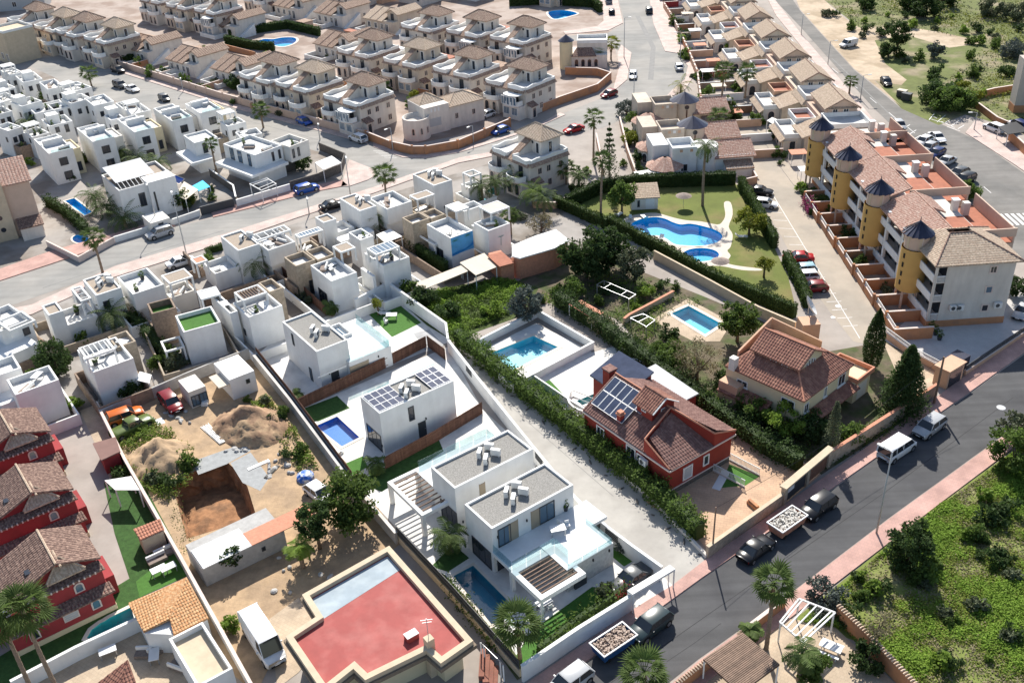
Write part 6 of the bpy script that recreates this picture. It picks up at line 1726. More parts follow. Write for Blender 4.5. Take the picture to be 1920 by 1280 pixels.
# cream tiled house
q=Loc((1508,752),(1602,682),(1378,672),5.2,None)
CH=thing('cream_house','two-storey cream villa with reddish hipped roof and a raised gabled attic','house',(q.o.x,q.o.y,0),q.rot)
w,d=q.w,q.d
MB().box(.3,.3,0,w-.3,d,5.1).build('wall',M['yellowcream'],CH)
hz=7.0
tiled_slopes(CH,[[(0,0,5.1),(w,0,5.1),(w-2.2,3.2,6.9),(3.2,3.2,6.9)],[(0,d,5.1),(0,0,5.1),(3.2,3.2,6.9),(3.2,d-2,6.9)],[(w,0,5.1),(w,5,5.1),(w-2.2,3.2,6.9)],[(w,d,5.1),(0,d,5.1),(3.2,d-2,6.9),(w-3,d-2,6.9)]],M['redtile'],.34,'roof',.14,[((0,0,5.1),(3.2,3.2,6.9)),((3.2,3.2,6.9),(3.2,d-2,6.9)),((3.2,3.2,6.9),(w-2.2,3.2,6.9)),((w,0,5.1),(w-2.2,3.2,6.9))],course=.4,ridgem=M['salmon'])
ax0,ay0,ax1,ay1=2.6,2.6,min(w-1.5,7.2),8.6
MB().box(ax0,ay0,5.2,ax1,ay1,7.3).add([(ax0,ay0,7.3),(ax1,ay0,7.3),((ax0+ax1)/2,ay0,8.5)],[(0,1,2)]).build('attic_wall',M['yellowcream'],CH)
am=(ax0+ax1)/2
tiled_slopes(CH,[[(ax0-.4,ay1+.3,7.1),(ax0-.4,ay0-.4,7.1),(am,ay0-.4,8.65),(am,ay1+.3,8.65)],[(ax1+.4,ay0-.4,7.1),(ax1+.4,ay1+.3,7.1),(am,ay1+.3,8.65),(am,ay0-.4,8.65)]],M['redtile'],.34,'attic_roof',.14,[((am,ay0-.4,8.65),(am,ay1+.3,8.65))],course=.4,ridgem=M['salmon'])
for k in range(4):window(CH,(am-.75+k*.5,ay0,6.3),0,.42,.7+.25*(1 if k in(1,2)else 0),'frame','glass',mull=0,fw=.06)
for u in(.3,.55):window(CH,(ax0,ay0+(ay1-ay0)*u,5.9),-PI/2,.8,.9,'frame','glass')
for u,z_,ww,hh in((.08,3.0,.9,1.2),(.45,3.2,.6,1.3),(.78,3.1,1.5,1.5),(.2,.6,.9,1.2),(.72,.5,1.5,1.6)):window(CH,(w*u+.3,.3,z_),0,ww,hh,'frame','glass',sill=True)
for u,z_,ww,hh in((.2,2.9,1.8,1.4),(.78,3.2,1.5,.8),(.5,.7,1.0,1.3),(.62,.6,.9,1.2)):window(CH,(.3,d*u,z_),-PI/2,ww,hh,'frame','glass',sill=True)
tiled_slopes(CH,[[(2,-1.2,2.4),(w,-1.2,2.4),(w,.25,2.95),(2,.25,2.95)],[(-1.3,d,2.4),(-1.3,4,2.4),(.25,4,3.0),(.25,d,3.0)]],M['redtile'],.34,'porch_roof',.12,course=.4)
MB().box(w-.3,-.6,0,w+3.2,3.6,2.9).build('garage_wing',M['yellowcream'],CH)
MB().ring([(w-.28,-.9),(w+3.5,-.9),(w+3.5,3.8),(w-.28,3.8)],[(w-.1,-.7),(w+3.3,-.7),(w+3.3,3.6),(w-.1,3.6)],2.9,3.5).build('terrace_parapet',M['salmon'],CH)
MB().box(w+.6,-.62,.1,w+2.6,-.601,2.2).build('garage_door',M['offwhite'],CH)
MB().box(-1.0,d-2.6,0,.29,d,3.6).build('porch',M['peach'],CH)
for p0,p1,h0,h1 in(((2.2,d-.2),(9.4,d+.3),6.2,7.4),((9.4,d+.3),(w+1.5,5.2),7.4,5.4)):
 a,c=Vector((*p0,0)),Vector((*p1,0));nv=(c-a).normalized();nv=Vector((-nv.y,nv.x,0))*.12
 MB().add([tuple(a-nv),tuple(c-nv),tuple(c+nv),tuple(a+nv),tuple(a-nv+Vector((0,0,h0))),tuple(c-nv+Vector((0,0,h1))),tuple(c+nv+Vector((0,0,h1))),tuple(a+nv+Vector((0,0,h0)))],[(0,1,5,4),(1,2,6,5),(2,3,7,6),(3,0,4,7),(4,5,6,7)]).build('screen_wall',M['peach'],CH)
MB().box(-.2,d-1.4,5,.6,d-.6,6.6).build('chimney',M['offwhite'],CH)
# three round-towered houses behind the pool garden
def dome_house(wm,cone=True):
 r=thing('tower_house','x','house',(0,-680,0),0,'round-towered houses behind the pool garden')
 MB().lathe([(2.3,0),(2.3,5.6 if cone else 5.2)],0,0,20).build('round_tower',M[wm],r,True)
 if cone:
  co=MB().lathe([(2.9,5.5),(0.01,7.1)],0,0,14).lathe([(2.9,5.5),(2.3,5.5)],0,0,14).build('conical_roof',M['slate'],r)
  MB().tube([(0,0,7.0),(0,0,7.7)],[.1,.02],6).build('finial',M['slate'],co)
 else:MB().lathe([(2.31,5.2),(.01,5.2)],0,0,20).build('roof_deck',M['deck'],r)
 MB().box(-.12,-2.36,2.6,.12,-2.2,4.2).build('slit_window',M['wood'],r)
 MB().tube([(0,-2.32,4.7),(0,-2.2,4.7)],.45,12).build('round_window',M['glass'],r)
 MB().box(-6.2,-2.0,0,-1.9,3.0,4.6).build('wall',M[wm],r)
 MB().ring([(-6.2,-2.0),(-1.9,-2.0),(-1.9,3),(-6.2,3)],[(-6,-1.8),(-2.1,-1.8),(-2.1,2.8),(-6,2.8)],4.58,5.6).build('parapet',M[wm],r)
 for k in range(3):MB().box(-4.9+k*.9,-2.04,4.75,-4.4+k*.9,-1.99,5.25).build('parapet_opening',M['plastic' if k%2 else 'peach'],r)
 MB().box(-9.0,1.0,0,-6.21,7,5.2).build('back_wing',M[wm],r)
 MB().box(1.6,-1.5,0,8.4,6,3.4).build('side_wing',M[wm],r)
 tiled_slopes(r,[[(1.4,-2.0,3.1),(8.8,-2.0,3.1),(8.8,2.2,4.8),(1.4,2.2,4.8)],[(8.8,6.4,3.1),(1.4,6.4,3.1),(1.4,2.2,4.8),(8.8,2.2,4.8)]],M['pinktile'],.45,'side_roof',.14,[((1.4,2.2,4.8),(8.8,2.2,4.8))])
 MB().lathe([(3.0,0),(3.0,2.6)],-7.4,-1.6,10).build('porch_wall',M[wm],r)
 MB().lathe([(3.4,2.5),(.3,4.0)],-7.4,-1.6,10).build('porch_roof',M['pinktile'],r)
 for k in range(3):
  a=-PI*.75+k*.55;arch_window(r,(-7.4+2.92*math.cos(a),-1.6+2.92*math.sin(a),.2),a+PI/2,1.2,1.9,'white','glass')
 window(r,(-4.2,-2.0,1.2),0,1.6,1.4,'frame','glass');window(r,(5.2,-1.5,1.0),0,1.0,1.5,'frame','glass')
 MB().box(3.2,-3.6,0,7.8,-1.51,1.9).build('low_wing',M[wm],r)
 tiled_slopes(r,[[(3.0,-3.9,1.7),(8.0,-3.9,1.7),(8.0,-1.5,2.5),(3.0,-1.5,2.5)]],M['tile'],.45,'low_roof',.12)
 return r
dhs=[(dome_house('cream'),(1284,172),7.1,'round-towered house with slate cone, farthest of three beside the lane'),(dome_house('cream'),(1299,217),7.1,'round-towered house with slate cone, middle of three beside the lane'),(dome_house('white',False),(1322,268),5.4,'white round-towered house without cone, nearest the pool hedge')]
for r,tp,z_,lb in dhs:
 p=G(*tp,z_);r.location=(p.x,p.y,0);r.rotation_euler=(0,0,.06);r['label']=lb
r=thing('pool_hut','small white pool hut with tiled roof and pale door','hut',tuple(G(1206,386)));
MB().box(-2.2,-1.5,0,2.2,1.5,2.3).build('wall',M['offwhite'],r);door(r,(.9,-1.5,.05),0,1.3,1.9,'plastic');window(r,(-1.0,-1.5,.5),0,.4,1.2,'dframe','glass',mull=0)
tiled_slopes(r,[[(-2.5,-1.9,2.2),(2.5,-1.9,2.2),(2.5,1.8,3.3),(-2.5,1.8,3.3)]],M['palepan'],.4,'roof',.12)
# corner house of cream stone at the street corner, yellow tower house at the far junction
r=thing('corner_house','cream corner house with round walled terrace behind an orange garden wall','house',tuple(G(815,244)),.55)
MB().box(-3,-2,0,2.6,5,5.6).build('wall',M['townwhite'],r);MB().box(2.61,-1.5,0,11,4.5,4.6).build('wing_wall',M['townwhite'],r)
hip_roof(r,2.9,-1.5,11,4.5,4.6,1.5,M['palepan'],.55,.4,rows=False);hip_roof(r,-2.5,.5,2.4,5,5.6,1.4,M['palepan'],.55,.3,rows=False,name='tower_roof')
MB().lathe([(2.7,0),(2.7,4.2)],-4.6,-1.2,18).lathe([(2.7,4.2),(2.4,4.2),(2.4,3.4),(.01,3.4)],-4.6,-1.2,18).build('round_terrace',M['townwhite'],r,True)
for k in range(3):arch_window(r,(-4.6+2.66*math.cos(-2.3+.6*k),-1.2+2.66*math.sin(-2.3+.6*k),1.2),-2.3+.6*k+PI/2,.8,1.5,'trim','glass')
MB().box(-2.2,-2.08,1.6,.6,-1.99,3.2).build('blank_panel',M['shutter'],r)
for u in(4.5,8.5):window(r,(u,-1.5,1.8),0,.8,1.2,'trim','glass')
for k in range(3):MB().box(-1.6+k*.8,-2.05,4.5,-1.2+k*.8,-1.99,5.2).build('white_opening',M['plastic'],r)
r=thing('yellow_tower_house','pale yellow house with a blue-capped round tower by the far junction','house',tuple(G(1062,128)),-.1)
MB().lathe([(1.5,0),(1.5,6.5)],0,0,16).build('round_tower',M['yellowcream'],r,True);MB().lathe([(1.9,6.4),(.01,7.8)],0,0,14).build('conical_roof',M['slate'],r)
MB().box(1.2,-1,0,9.5,6,3.2).box(2.5,1,3.2,9.5,6,5.4).build('wall',M['townwhite'],r)
tiled_slopes(r,[[(1.2,-1.5,3.1),(7,-1.5,3.1),(6,1,4.4),(2.4,1,4.4)]],M['crimtile'],.5,'porch_roof',.12,rows=False)
for k in range(4):arch_window(r,(2.4+1.5*k,-1,.5),0,1.1,1.9,'trim','glass')
MB().ring([(2.5,1),(9.5,1),(9.5,6),(2.5,6)],[(2.7,1.2),(9.3,1.2),(9.3,5.8),(2.7,5.8)],5.4,6.1).build('parapet',M['white'],r)
# tall tan gable block at the left edge, grey building at the right edge, small far blocks
r=thing('apartment_building','tan apartment block with four round vents up its stair bay at the left edge','apartment building',tuple(G(84,432)),.50)
MB().box(-14,0,0,-.01,11,9.3).build('wall',M['beige'],r);MB().box(-7.8,-.7,0,-4.2,-.01,10).build('stair_bay',M['sand'],r)
tiled_slopes(r,[[(-14.3,-.5,9.2),(.4,-.5,9.2),(.4,5.5,11.6),(-14.3,5.5,11.6)],[(.4,11.4,9.2),(-14.3,11.4,9.2),(-14.3,5.5,11.6),(.4,5.5,11.6)]],M['pinktile'],.5,'roof',.14)
MB().add([(0,0,9.3),(0,11,9.3),(0,5.5,11.5)],[(0,1,2)]).build('gable',M['beige'],r)
for k in range(4):MB().tube([(-6,-.72,2.0+2.1*k),(-6,-.69,2.0+2.1*k)],.42,12).build('round_vent',M['glass'],r)
MB().box(-3.6,-2.6,0,-.2,-.02,2.4).box(-13,-2.6,0,-8.2,-.02,2.4).build('porch',M['townwhite'],r)
tiled_slopes(r,[[(-3.8,-2.9,2.3),(.1,-2.9,2.3),(.1,-.05,3.1),(-3.8,-.05,3.1)],[(-13.2,-2.9,2.3),(-8,-2.9,2.3),(-8,-.05,3.1),(-13.2,-.05,3.1)]],M['crimtile'],.5,'porch_roof',.12)
r=thing('grey_building','plain grey-beige three-storey building at the right edge','building',tuple(G(1899,212)),-.12)
MB().box(0,0,1.5,16,3,10.5).build('wall',mat('grey_beige_render',(.48,.43,.38),.85,.06),r);MB().box(-.06,-.06,0,16,3,1.5).build('plinth',M['orange'],r)
for k in range(2):window(r,(5+4*k,0,6.2),0,1.2,1.3,'trim','glass')
for i,(px,py,w,h,wm,lb)in enumerate([(690,4,12,4.5,'peach','pink far house with white garage doors at the top edge'),(770,8,10,5,'townwhite','pale far house with dark windows at the top edge'),(860,-2,14,5,'white','white far house by the tall dark hedge at the top'),(650,14,9,4,'townwhite','low cream far house with flat white canopy'),(30,20,18,7,'shutter','grey far building at the top left corner'),(10,118,8,8,'sand','tan block wall at the far left edge'),(1290,12,8,4,'white','white yard building at the top of the garden walls')]):
 q=G(px,py);r=thing('far_house',lb,'house',(q.x,q.y,0),TA+(.9 if i in(4,)else 0))
 MB().box(-w/2,0,0,w/2,8,h).build('wall',M[wm],r)
 MB().ring([(-w/2,0),(w/2,0),(w/2,8),(-w/2,8)],[(-w/2+.2,.2),(w/2-.2,.2),(w/2-.2,7.8),(-w/2+.2,7.8)],h-.02,h+.6).build('parapet',M['white'],r)
 for k in range(3):window(r,(-w/2+w*(k+.5)/3,0,1.0),0,1.3,1.6,'frame','glass')
# middle plot: salmon house under a white roof, outbuildings
r=thing('old_house','old salmon-walled house with a glaring white flat roof among trees','house',tuple(G(1000,500)),.56)
LQ=[(960+x/4,320+y/4)for x,y in((0,640),(60,655),(320,580),(430,520),(330,440),(180,485),(0,560))]
o=G(1000,500);PQ=[tuple((Matrix.Rotation(-.56,3,'Z')@(G(x,y,3.6)-o))[:2])for x,y in LQ]
MB().prism(PQ,3.4,3.6).build('roof',M['white'],r);MB().prism(inset(PQ,.2),0,3.39).build('wall',M['salmon'],r)
modern('small brown-roofed brick outbuilding beside the cream canopies',[blk((938,500),(962,490),(918,474),z=2.8,k='flat',wm='salmon'),blk(z=2.95,z0=2.801,loc=(-.2,-.2,2.2,4.0),k='flat',wm='reddeck')],[])
modern('white boundary hut with flat white roof by the lot wall',[blk((433,712),(476,694),(398,682),z=3.0,k='flat'),blk(z=2.4,z0=2.25,k='flat',loc=(-1.6,.2,-.02,3.4),wm='canvas')],[(0,'f',.68,1.6,.5,.6)])
modern('weathered white cabin with paired glazed doors and solar boards',[blk((352,738),(384,722),(336,712),z=2.4,k='flat',wm='offwhite')],[(0,'f',.28,.2,1.0,1.5,'blue'),(0,'f',.75,.2,1.0,1.5,'blue')])
modern('grey-green hut with white lean-to roof and terracotta gutter in the earth lot',[blk((380,1065),(532,992),(346,1022),z=2.4,k='flat',wm='concrete'),blk(z=2.5,z0=2.401,loc=(0,-.2,5.0,3.0),k='flat',wm='white'),blk(z=2.48,z0=2.401,loc=(5.02,-.2,12,2.0),k='flat',wm='salmon')],[(0,'f',.72,1.0,.4,.5)])
modern('white street-side bin hut with dark door in front of the white house',[blk((280,420),(318,408),(268,404),z=2.4,k='flat',wm='offwhite')],[(0,'f',.15,.2,.6,1.0),(0,'f',.85,.3,.6,1.1),(0,'f',.5,.1,.7,1.9,'door')])
modern('brick meter hut carrying a big white satellite dish',[blk((1505,612),(1538,606),(1497,594),z=2.6,k='flat',wm='peach',rot=0),],[],rot=.05)
r=thing('satellite_dish','big white satellite dish on the brick hut by the parking lane','satellite dish',tuple(G(1515,588,2.6)),.4)
dm=MB();dm.lathe([(.01,0),(.5,.05),(1.0,.2),(1.35,.42)],0,0,20);do=dm.build('reflector',M['plastic'],r,True);do.location=(0,0,1.1);do.rotation_euler=(.9,.5,.6)
MB().bar((0,0,0),(0,0,1.2),.1).build('mast',M['steel'],r);MB().bar((.2,-.2,1.2),(.9,-.9,1.9),.04).build('feed_arm',M['steel'],r)
r=thing('gatehouse','small terracotta gatehouse with dark glazed doors at the forecourt corner','gatehouse',tuple(G(1775,715)),YAW)
MB().box(-1.6,-.9,0,1.6,.9,2.5).build('wall',M['peach'],r);MB().box(-1.3,-.93,.1,1.2,-.89,2.1).build('glazed_doors',M['glass'],r);MB().box(1.62,.0,0,4.4,1.8,1.9).build('bin_store',M['slate'],r);MB().box(-1.75,-1.05,2.5,1.75,1.05,2.62).build('roof',M['peach'],r)
# VEGETATION
def hgt(b,t):
 g=G(*b);d=AX_R*((t[0]-960)/FPX)-AX_U*((t[1]-640)/FPX)+AX_F
 k=g.y/d.y
 return max(.8,CAM_H+d.z*k)
def put(o,px,py,rot=0.0,s=1.0,z=0.0):
 q=G(px,py);o.location=(q.x,q.y,z);o.rotation_euler=(0,0,rot);o.scale=(s,)*3 if not hasattr(s,'__len__')else s
 return o
PALMS=[
((193,512),(176,446),'fan',24,2.4,10,'fan palm leaning over the street before the tan gable block'),
((1128,418),(1124,303),'fan',22,2.2,8,'tall slim fan palm at the corner of the pool garden hedge'),
((1113,302),(1115,222),'fan',20,2.4,6,'tall fan palm beside the tiered conifer and lone townhouse'),
((1317,386),(1319,274),'feather',26,3.0,0,'tall thick-trunked palm on the pool lawn before the white tower house'),
((727,388),(712,328),'fan',26,2.8,10,'shaggy fan palm standing at the street by the bare white deck'),
((478,522),(478,492),'feather',30,3.3,0,'spreading palm in front of the house with the single cooling unit'),
((216,622),(212,588),'feather',30,3.4,0,'spreading palm beside the white corner house with four cooling units'),
((703,440),(704,408),'feather',30,3.0,0,'dark spiky palm in front of the house with three cooling units'),
((172,162),(167,138),'fan',26,2.8,0,'dark bushy palm at the kerb of the far left street'),
((494,240),(490,208),'fan',24,2.6,4,'red-trunked palm at the kerb near the blue car'),
((408,332),(397,270),'fan',18,1.9,4,'slim tall palm in front of the corner villa balcony'),
((413,258),(404,228),'fan',18,2.0,2,'small-headed palm behind the wrap-round balcony house'),
((905,382),(895,348),'feather',26,3.0,0,'arching palm at the left of the turquoise pool'),((930,376),(928,340),'feather',26,3.2,0,'arching palm directly above the turquoise pool'),
((965,366),(962,335),'feather',26,3.2,0,'arching palm right of the turquoise pool'),((1000,388),(995,358),'feather',28,3.4,0,'broad light-green palm below the lone townhouse'),
((1020,404),(1018,372),'feather',26,3.0,0,'broad palm left of the pool garden hedge'),((1062,346),(1058,316),'fan',24,2.4,0,'dark fan palm under the lone townhouse balcony'),
((1085,360),(1080,330),'feather',24,2.4,0,'palm at the right corner of the lone townhouse'),((958,440),(958,404),'fan',22,2.0,4,'palm beside the wall with the painted palm'),
((1353,197),(1352,136),'fan',30,3.0,12,'tall shaggy palm among terrace gardens, left of a pair'),((1397,184),(1398,136),'fan',28,2.8,12,'tall shaggy palm among terrace gardens, right of a pair'),
((1592,177),(1594,153),'fan',20,2.0,0,'small palm on the pavement of the east road'),((1146,112),(1146,82),'fan',26,2.8,6,'dense palm at the pavement corner by the yellow tower house'),
((1122,122),(1122,100),'fan',26,2.4,0,'second dense palm beside the yellow tower house'),((1276,176),(1272,160),'feather',14,3.0,0,'sparse yellowing palm behind the farthest slate cone'),
((1345,262),(1345,222),'fan',28,2.8,6,'palm with big dark head between the round-towered houses'),
((846,1034),(838,1004),'feather',30,2.5,0,'feathery palm at the head of the dark pool'),((975,1234),(968,1172),'fan',34,2.7,24,'shaggy palm at the foot of the dark pool behind the white wall'),
((1436,1216),(1441,1096),'fan',26,2.5,16,'tall palm on the patio edge overhanging the dark road'),((1208,1306),(1200,1262),'fan',28,2.6,6,'palm head at the bottom edge above the road'),
((110,1300),(72,1138),'fan',34,3.0,26,'tall palm with flared dead fronds before the nearest red townhouse'),((62,1300),(12,1160),'fan',30,3.0,20,'tall palm at the left edge before the red townhouses'),
((568,1064),(556,1026),'feather',18,1.7,0,'young lime-green palm on the bare earth near the round tree'),((706,884),(702,870),'feather',16,1.5,0,'low dark palm on the turf beside the solar villa pool'),
((557,752),(556,742),'feather',12,1.0,0,'small cycad by the timber fence'),((623,592),(616,576),'feather',16,1.4,0,'small palm by the navy plunge pool'),
((1702,545),(1672,512),'feather',16,1.6,0,'small palm in the yards below the ochre towers'),((1497,1275),(1490,1228),'feather',22,2.0,0,'leafy palm on the patio by the picnic table'),((1404,1200),(1400,1182),'feather',12,1.2,0,'small palm between patio roof and wall'),
]
for i,(b,t,kd,n,L,sk,lb)in enumerate(PALMS):
 lm='yelleaf' if 'yellow' in lb else('lime' if 'lime' in lb or 'light' in lb else 'palmleaf')
 o=make_palm(lb,hgt(b,t),kd,n,L*(.86 if kd=='fan' else 1),.17 if kd=='fan' else.2,i,0,sk,lm)
 put(o,*b,rot=i*1.3)
for i,(px,py,h,L)in enumerate([(205,405,2.0,4.0),(236,425,1.6,4.2),(182,392,2.4,3.6),(262,318,2.2,3.8),(300,322,1.8,3.4),(228,305,2.0,3.2),(60,252,2.6,3.6),(75,240,2.0,3.2)]):
 put(make_palm(['sprawling date palm, lowest of the clump by the solar-roof house','sprawling date palm nearest the white street wall','sprawling date palm by the narrow blue pool','date palm clump head below the second tall white house','date palm below the third tall white house','small date palm left of the third tall white house','dark date palm behind the far white houses','dark date palm left of the stone-fronted far house'][i],h,'feather',34,L,.24,60+i,lm='palmleaf'),px,py,i)
TREES=[
((600,1028),1.9,2.1,2.1,'darkleaf',2600,34,.7,.13,'round dense dark tree on a bare stem in the earth lot'),
((655,985),3.6,2.4,1.6,'leaf',4200,40,1.1,.17,'broad irregular mid-green tree by the earth lot fence'),
((1100,520),3.9,3.4,1.4,'darkleaf',5200,46,1.25,.2,'big dark evergreen above the vegetable garden'),((1140,505),3.2,2.8,1.6,'darkleaf',3200,34,1.1,.2,'dark evergreen leaning against the pool hedge'),
((985,598),2.5,2.3,.9,'greyleaf',2800,30,.95,.16,'dusky round tree beside the bright green plot'),((1190,528),2.6,2.2,1.3,'olive',2600,30,.95,.16,'silvery olive tree at the foot of the pool hedge'),
((1166,398),2.1,2.2,1.6,'leaf',2200,28,.9,.17,'leafy tree beside the white pool hut'),((1404,440),2.4,1.8,1.2,'yelleaf',2000,26,.9,.16,'yellow-green citrus tree right of the pool path'),((1432,520),1.4,1.0,1.5,'yelleaf',700,16,.55,.14,'small yellow-green tree low on the pool lawn'),
((1382,640),3.0,1.9,1.8,'leaf',3200,34,1.0,.17,'many-stemmed tree overhanging the rectangular garden pool'),((1306,712),3.6,2.4,1.2,'dryleaf',2300,60,.8,.09,'half-bare olive-brown tree behind the red house'),
((1468,815),2.6,1.9,.9,'lime',3000,26,.8,.14,'bright green leafy tree before the cream villa'),((1412,788),2.0,1.6,.8,'leaf',1900,24,.85,.14,'mid-green tree between the hedge and the bright tree'),((1592,832),1.5,1.2,.4,'leaf',1300,20,.7,.13,'garden tree just inside the stone street wall'),((1262,690),2.2,1.6,.8,'leaf',1900,24,.9,.14,'green tree behind the red house wing'),((1075,555),1.8,1.4,.6,'leaf',1500,20,.8,.14,'green tree at the top of the dark hedge'),((920,590),1.4,1.0,.4,'lime',1100,18,.6,.13,'lime shrub in the green plot'),
((1522,822),1.8,1.6,.5,'darkleaf',1500,22,.8,.14,'dark shrub tree at the corner of the cream villa'),((1360,742),1.6,1.5,.5,'darkleaf',1300,20,.7,.14,'dark bushy tree left of the cream villa'),
((1702,1062),2.1,2.9,.3,'darkleaf',4200,44,.8,.13,'tall dark rounded bush standing alone in the green scrub'),((1640,1215),1.3,1.9,1.6,'dryleaf',700,40,.45,.08,'spindly bare tree by the orange boundary wall'),
((1900,880),2.8,2.4,.6,'leaf',3600,36,1.0,.16,'big rounded shrub tree over the pavement at the right edge'),((1905,830),2.0,1.8,.6,'olive',1800,24,.8,.15,'dusty shrub tree above the pink pavement at the right edge'),
((1680,100),2.8,3.6,1.6,'darkleaf',2600,30,1.0,.2,'tall dark gum tree by the dirt track'),((1665,108),2.4,1.6,.4,'darkleaf',1500,18,.9,.2,'low dark tree at the foot of the gum tree'),((1752,108),1.9,1.7,.5,'greyleaf',1300,18,.8,.18,'grey-green round tree in the dry field'),
((1778,205),4.2,2.6,.3,'leaf',4200,40,1.3,.2,'spreading golden-green bush mass by the bay markings'),((1755,195),3.6,2.4,.3,'darkleaf',3000,32,1.2,.2,'dark half of the bush mass by the east road'),((1800,195),3.4,2.2,.3,'yelleaf',2400,28,1.1,.2,'yellowish right end of the bush mass'),
((1735,32),4.4,3.0,.6,'darkleaf',3600,36,1.3,.24,'dark tree clump at the top by the dirt track'),((1706,18),3.6,2.4,.6,'darkleaf',2400,28,1.2,.24,'dark tree clump left of the larger one at the top'),((1622,20),2.4,1.7,.3,'darkleaf',1300,18,.9,.22,'round dark bush at the top left of the dry field'),((1768,12),3.6,2.6,.6,'darkleaf',2400,26,1.2,.24,'dark tree at the top edge of the dry field'),
((1900,108),3.2,2.0,.3,'greyleaf',1900,26,1.1,.2,'grey broom bush near the plain grey building'),((1858,32),3.2,2.2,.5,'olive',1900,26,1.1,.22,'olive bush near the top right corner'),((1905,40),3.4,2.2,.5,'olive',1900,26,1.1,.22,'olive bush in the top right corner'),((1888,142),1.7,1.2,.2,'darkleaf',800,14,.7,.18,'dark round bush beside the brown earth heap'),
((1815,372),1.9,1.5,.3,'leaf',1800,22,.8,.15,'round green bush at the end of the parked car row'),((1905,555),1.8,1.4,.5,'darkleaf',1200,20,.7,.15,'dark bush right of the apartment end wall'),
((1175,215),2.4,1.5,.5,'greyleaf',1400,20,.9,.16,'grey-green tree at the street edge by the gardens'),((1195,240),2.4,1.6,.6,'leaf',1800,22,.9,.16,'leafy tree in the narrow garden by the lane'),((1216,258),2.2,1.6,.6,'leaf',1600,22,.9,.16,'second leafy tree in the narrow garden'),((1182,272),1.9,1.3,.4,'yelleaf',1300,18,.8,.15,'yellowish tree low in the narrow garden'),((1205,300),2.2,1.4,.4,'darkleaf',1500,20,.8,.15,'dark tree above the white pergola roofs'),((1372,228),2.3,1.5,.5,'darkleaf',1600,20,.9,.16,'dark tree at the head of the parking lane'),
((780,190),1.6,1.3,.5,'yelleaf',900,16,.7,.16,'bright lime tree behind the corner house'),((18,105),3.0,2.0,.5,'leaf',1600,22,1.1,.22,'round tree at the far left street end'),((32,112),2.4,1.7,.4,'darkleaf',1300,18,.9,.22,'darker round tree beside the caravan'),((245,118),1.8,1.2,.3,'darkleaf',800,14,.7,.2,'dark garden tree before the first bungalow'),((440,165),2.4,1.5,.4,'darkleaf',1400,20,.9,.2,'dark garden tree in the street row of townhouses'),((470,185),2.2,1.4,.4,'darkleaf',1300,20,.9,.2,'dark garden tree before the palm-fronted townhouse'),((512,200),1.6,1.1,.3,'leaf',900,16,.7,.18,'small green tree by the domed gate booth'),((920,165),1.6,1.3,.3,'darkleaf',800,14,.7,.18,'dark garden tree before the ochre yard townhouse'),((725,178),1.2,1.8,.4,'darkleaf',800,14,.7,.16,'dark slim tree beside the corner townhouse'),
((338,392),2.3,1.7,.6,'darkleaf',1900,24,.9,.16,'dark garden tree beside the white house with the name sign'),((352,388),1.8,1.3,.6,'yelleaf',1200,18,.7,.15,'yellow-green tree by the white parasol roof'),((570,318),1.6,1.2,.3,'darkleaf',900,16,.7,.16,'dark tree under the corner villa wing'),
((110,700),2.2,2.6,.3,'darkleaf',3000,30,.9,.15,'dark ivy-like mass between two white houses'),((245,742),1.5,1.1,.3,'darkleaf',1300,20,.6,.13,'brownish round shrub over the lot wall'),((300,690),1.4,1.0,.3,'leaf',1000,16,.6,.13,'shrub by the white parasol canopy'),((330,690),1.4,.9,.3,'olive',900,16,.6,.13,'grey-green shrub on the lot wall'),((140,765),1.2,.9,.2,'lime',900,16,.5,.12,'bright shrub behind the top red townhouse'),
((800,575),2.0,1.5,.5,'darkleaf',1700,22,.8,.15,'dark tree below the cream canopies'),((840,598),1.7,1.3,.4,'darkleaf',1300,20,.7,.15,'dark tree at the white lot wall'),((775,560),1.8,1.4,.4,'leaf',1400,20,.7,.15,'green tree at the corner of the white lot wall'),((710,590),.9,.6,1.4,'yelleaf',500,14,.4,.11,'small standard tree on the turf of the first villa'),
((436,1070),1.1,.9,1.2,'darkleaf',1000,16,.5,.13,'small dark tree in front of the hut with white roof'),((437,1182),.8,1.0,.1,'lime',800,14,.4,.11,'feathery green shrub by the lot wall near the white van'),((1545,1135),1.9,1.3,.2,'greyleaf',2200,26,.7,.11,'grey-green spreading shrub beside the white pergola'),((1525,1270),1.4,1.2,.3,'leaf',1500,20,.6,.13,'leafy shrub in the bottom patio'),((1620,1250),1.5,1.1,.3,'darkleaf',1400,20,.6,.12,'shadowy shrub under the orange wall'),
((1135,1118),.9,.7,.3,'olive',800,14,.4,.1,'grey-green garden shrub by the carport'),((1165,1035),.6,.6,.2,'greyleaf',500,10,.35,.09,'pale rounded shrub on the strip of lawn beside the lane'),((890,455),1.6,1.2,.3,'leaf',1300,18,.7,.14,'green shrubs below the painted palm wall'),((1015,435),2.2,1.5,.5,'dryleaf',900,30,.7,.1,'bare-twigged tree over the white flat roof'),((1130,620),1.6,1.2,.3,'dryleaf',900,30,.6,.1,'twiggy fruit tree in the vegetable garden'),((1180,660),1.5,1.0,.3,'leaf',1000,18,.6,.13,'green fruit tree by the low brick bed'),((1212,560),1.5,1.0,.3,'lime',1000,18,.6,.13,'lime-green bush below the tan retaining wall'),
]
for i,(b,rr,rz,tk,lm,n,cl,cr,lf,lb)in enumerate(TREES):
 put(make_tree('tree',lb,'tree' if 'bush' not in lb and 'shrub' not in lb else 'bush',rr,rz,tk,.1+rr*.035,lm,int(n*1.15),cl,cr,lf*1.3,100+i),*b,rot=i)
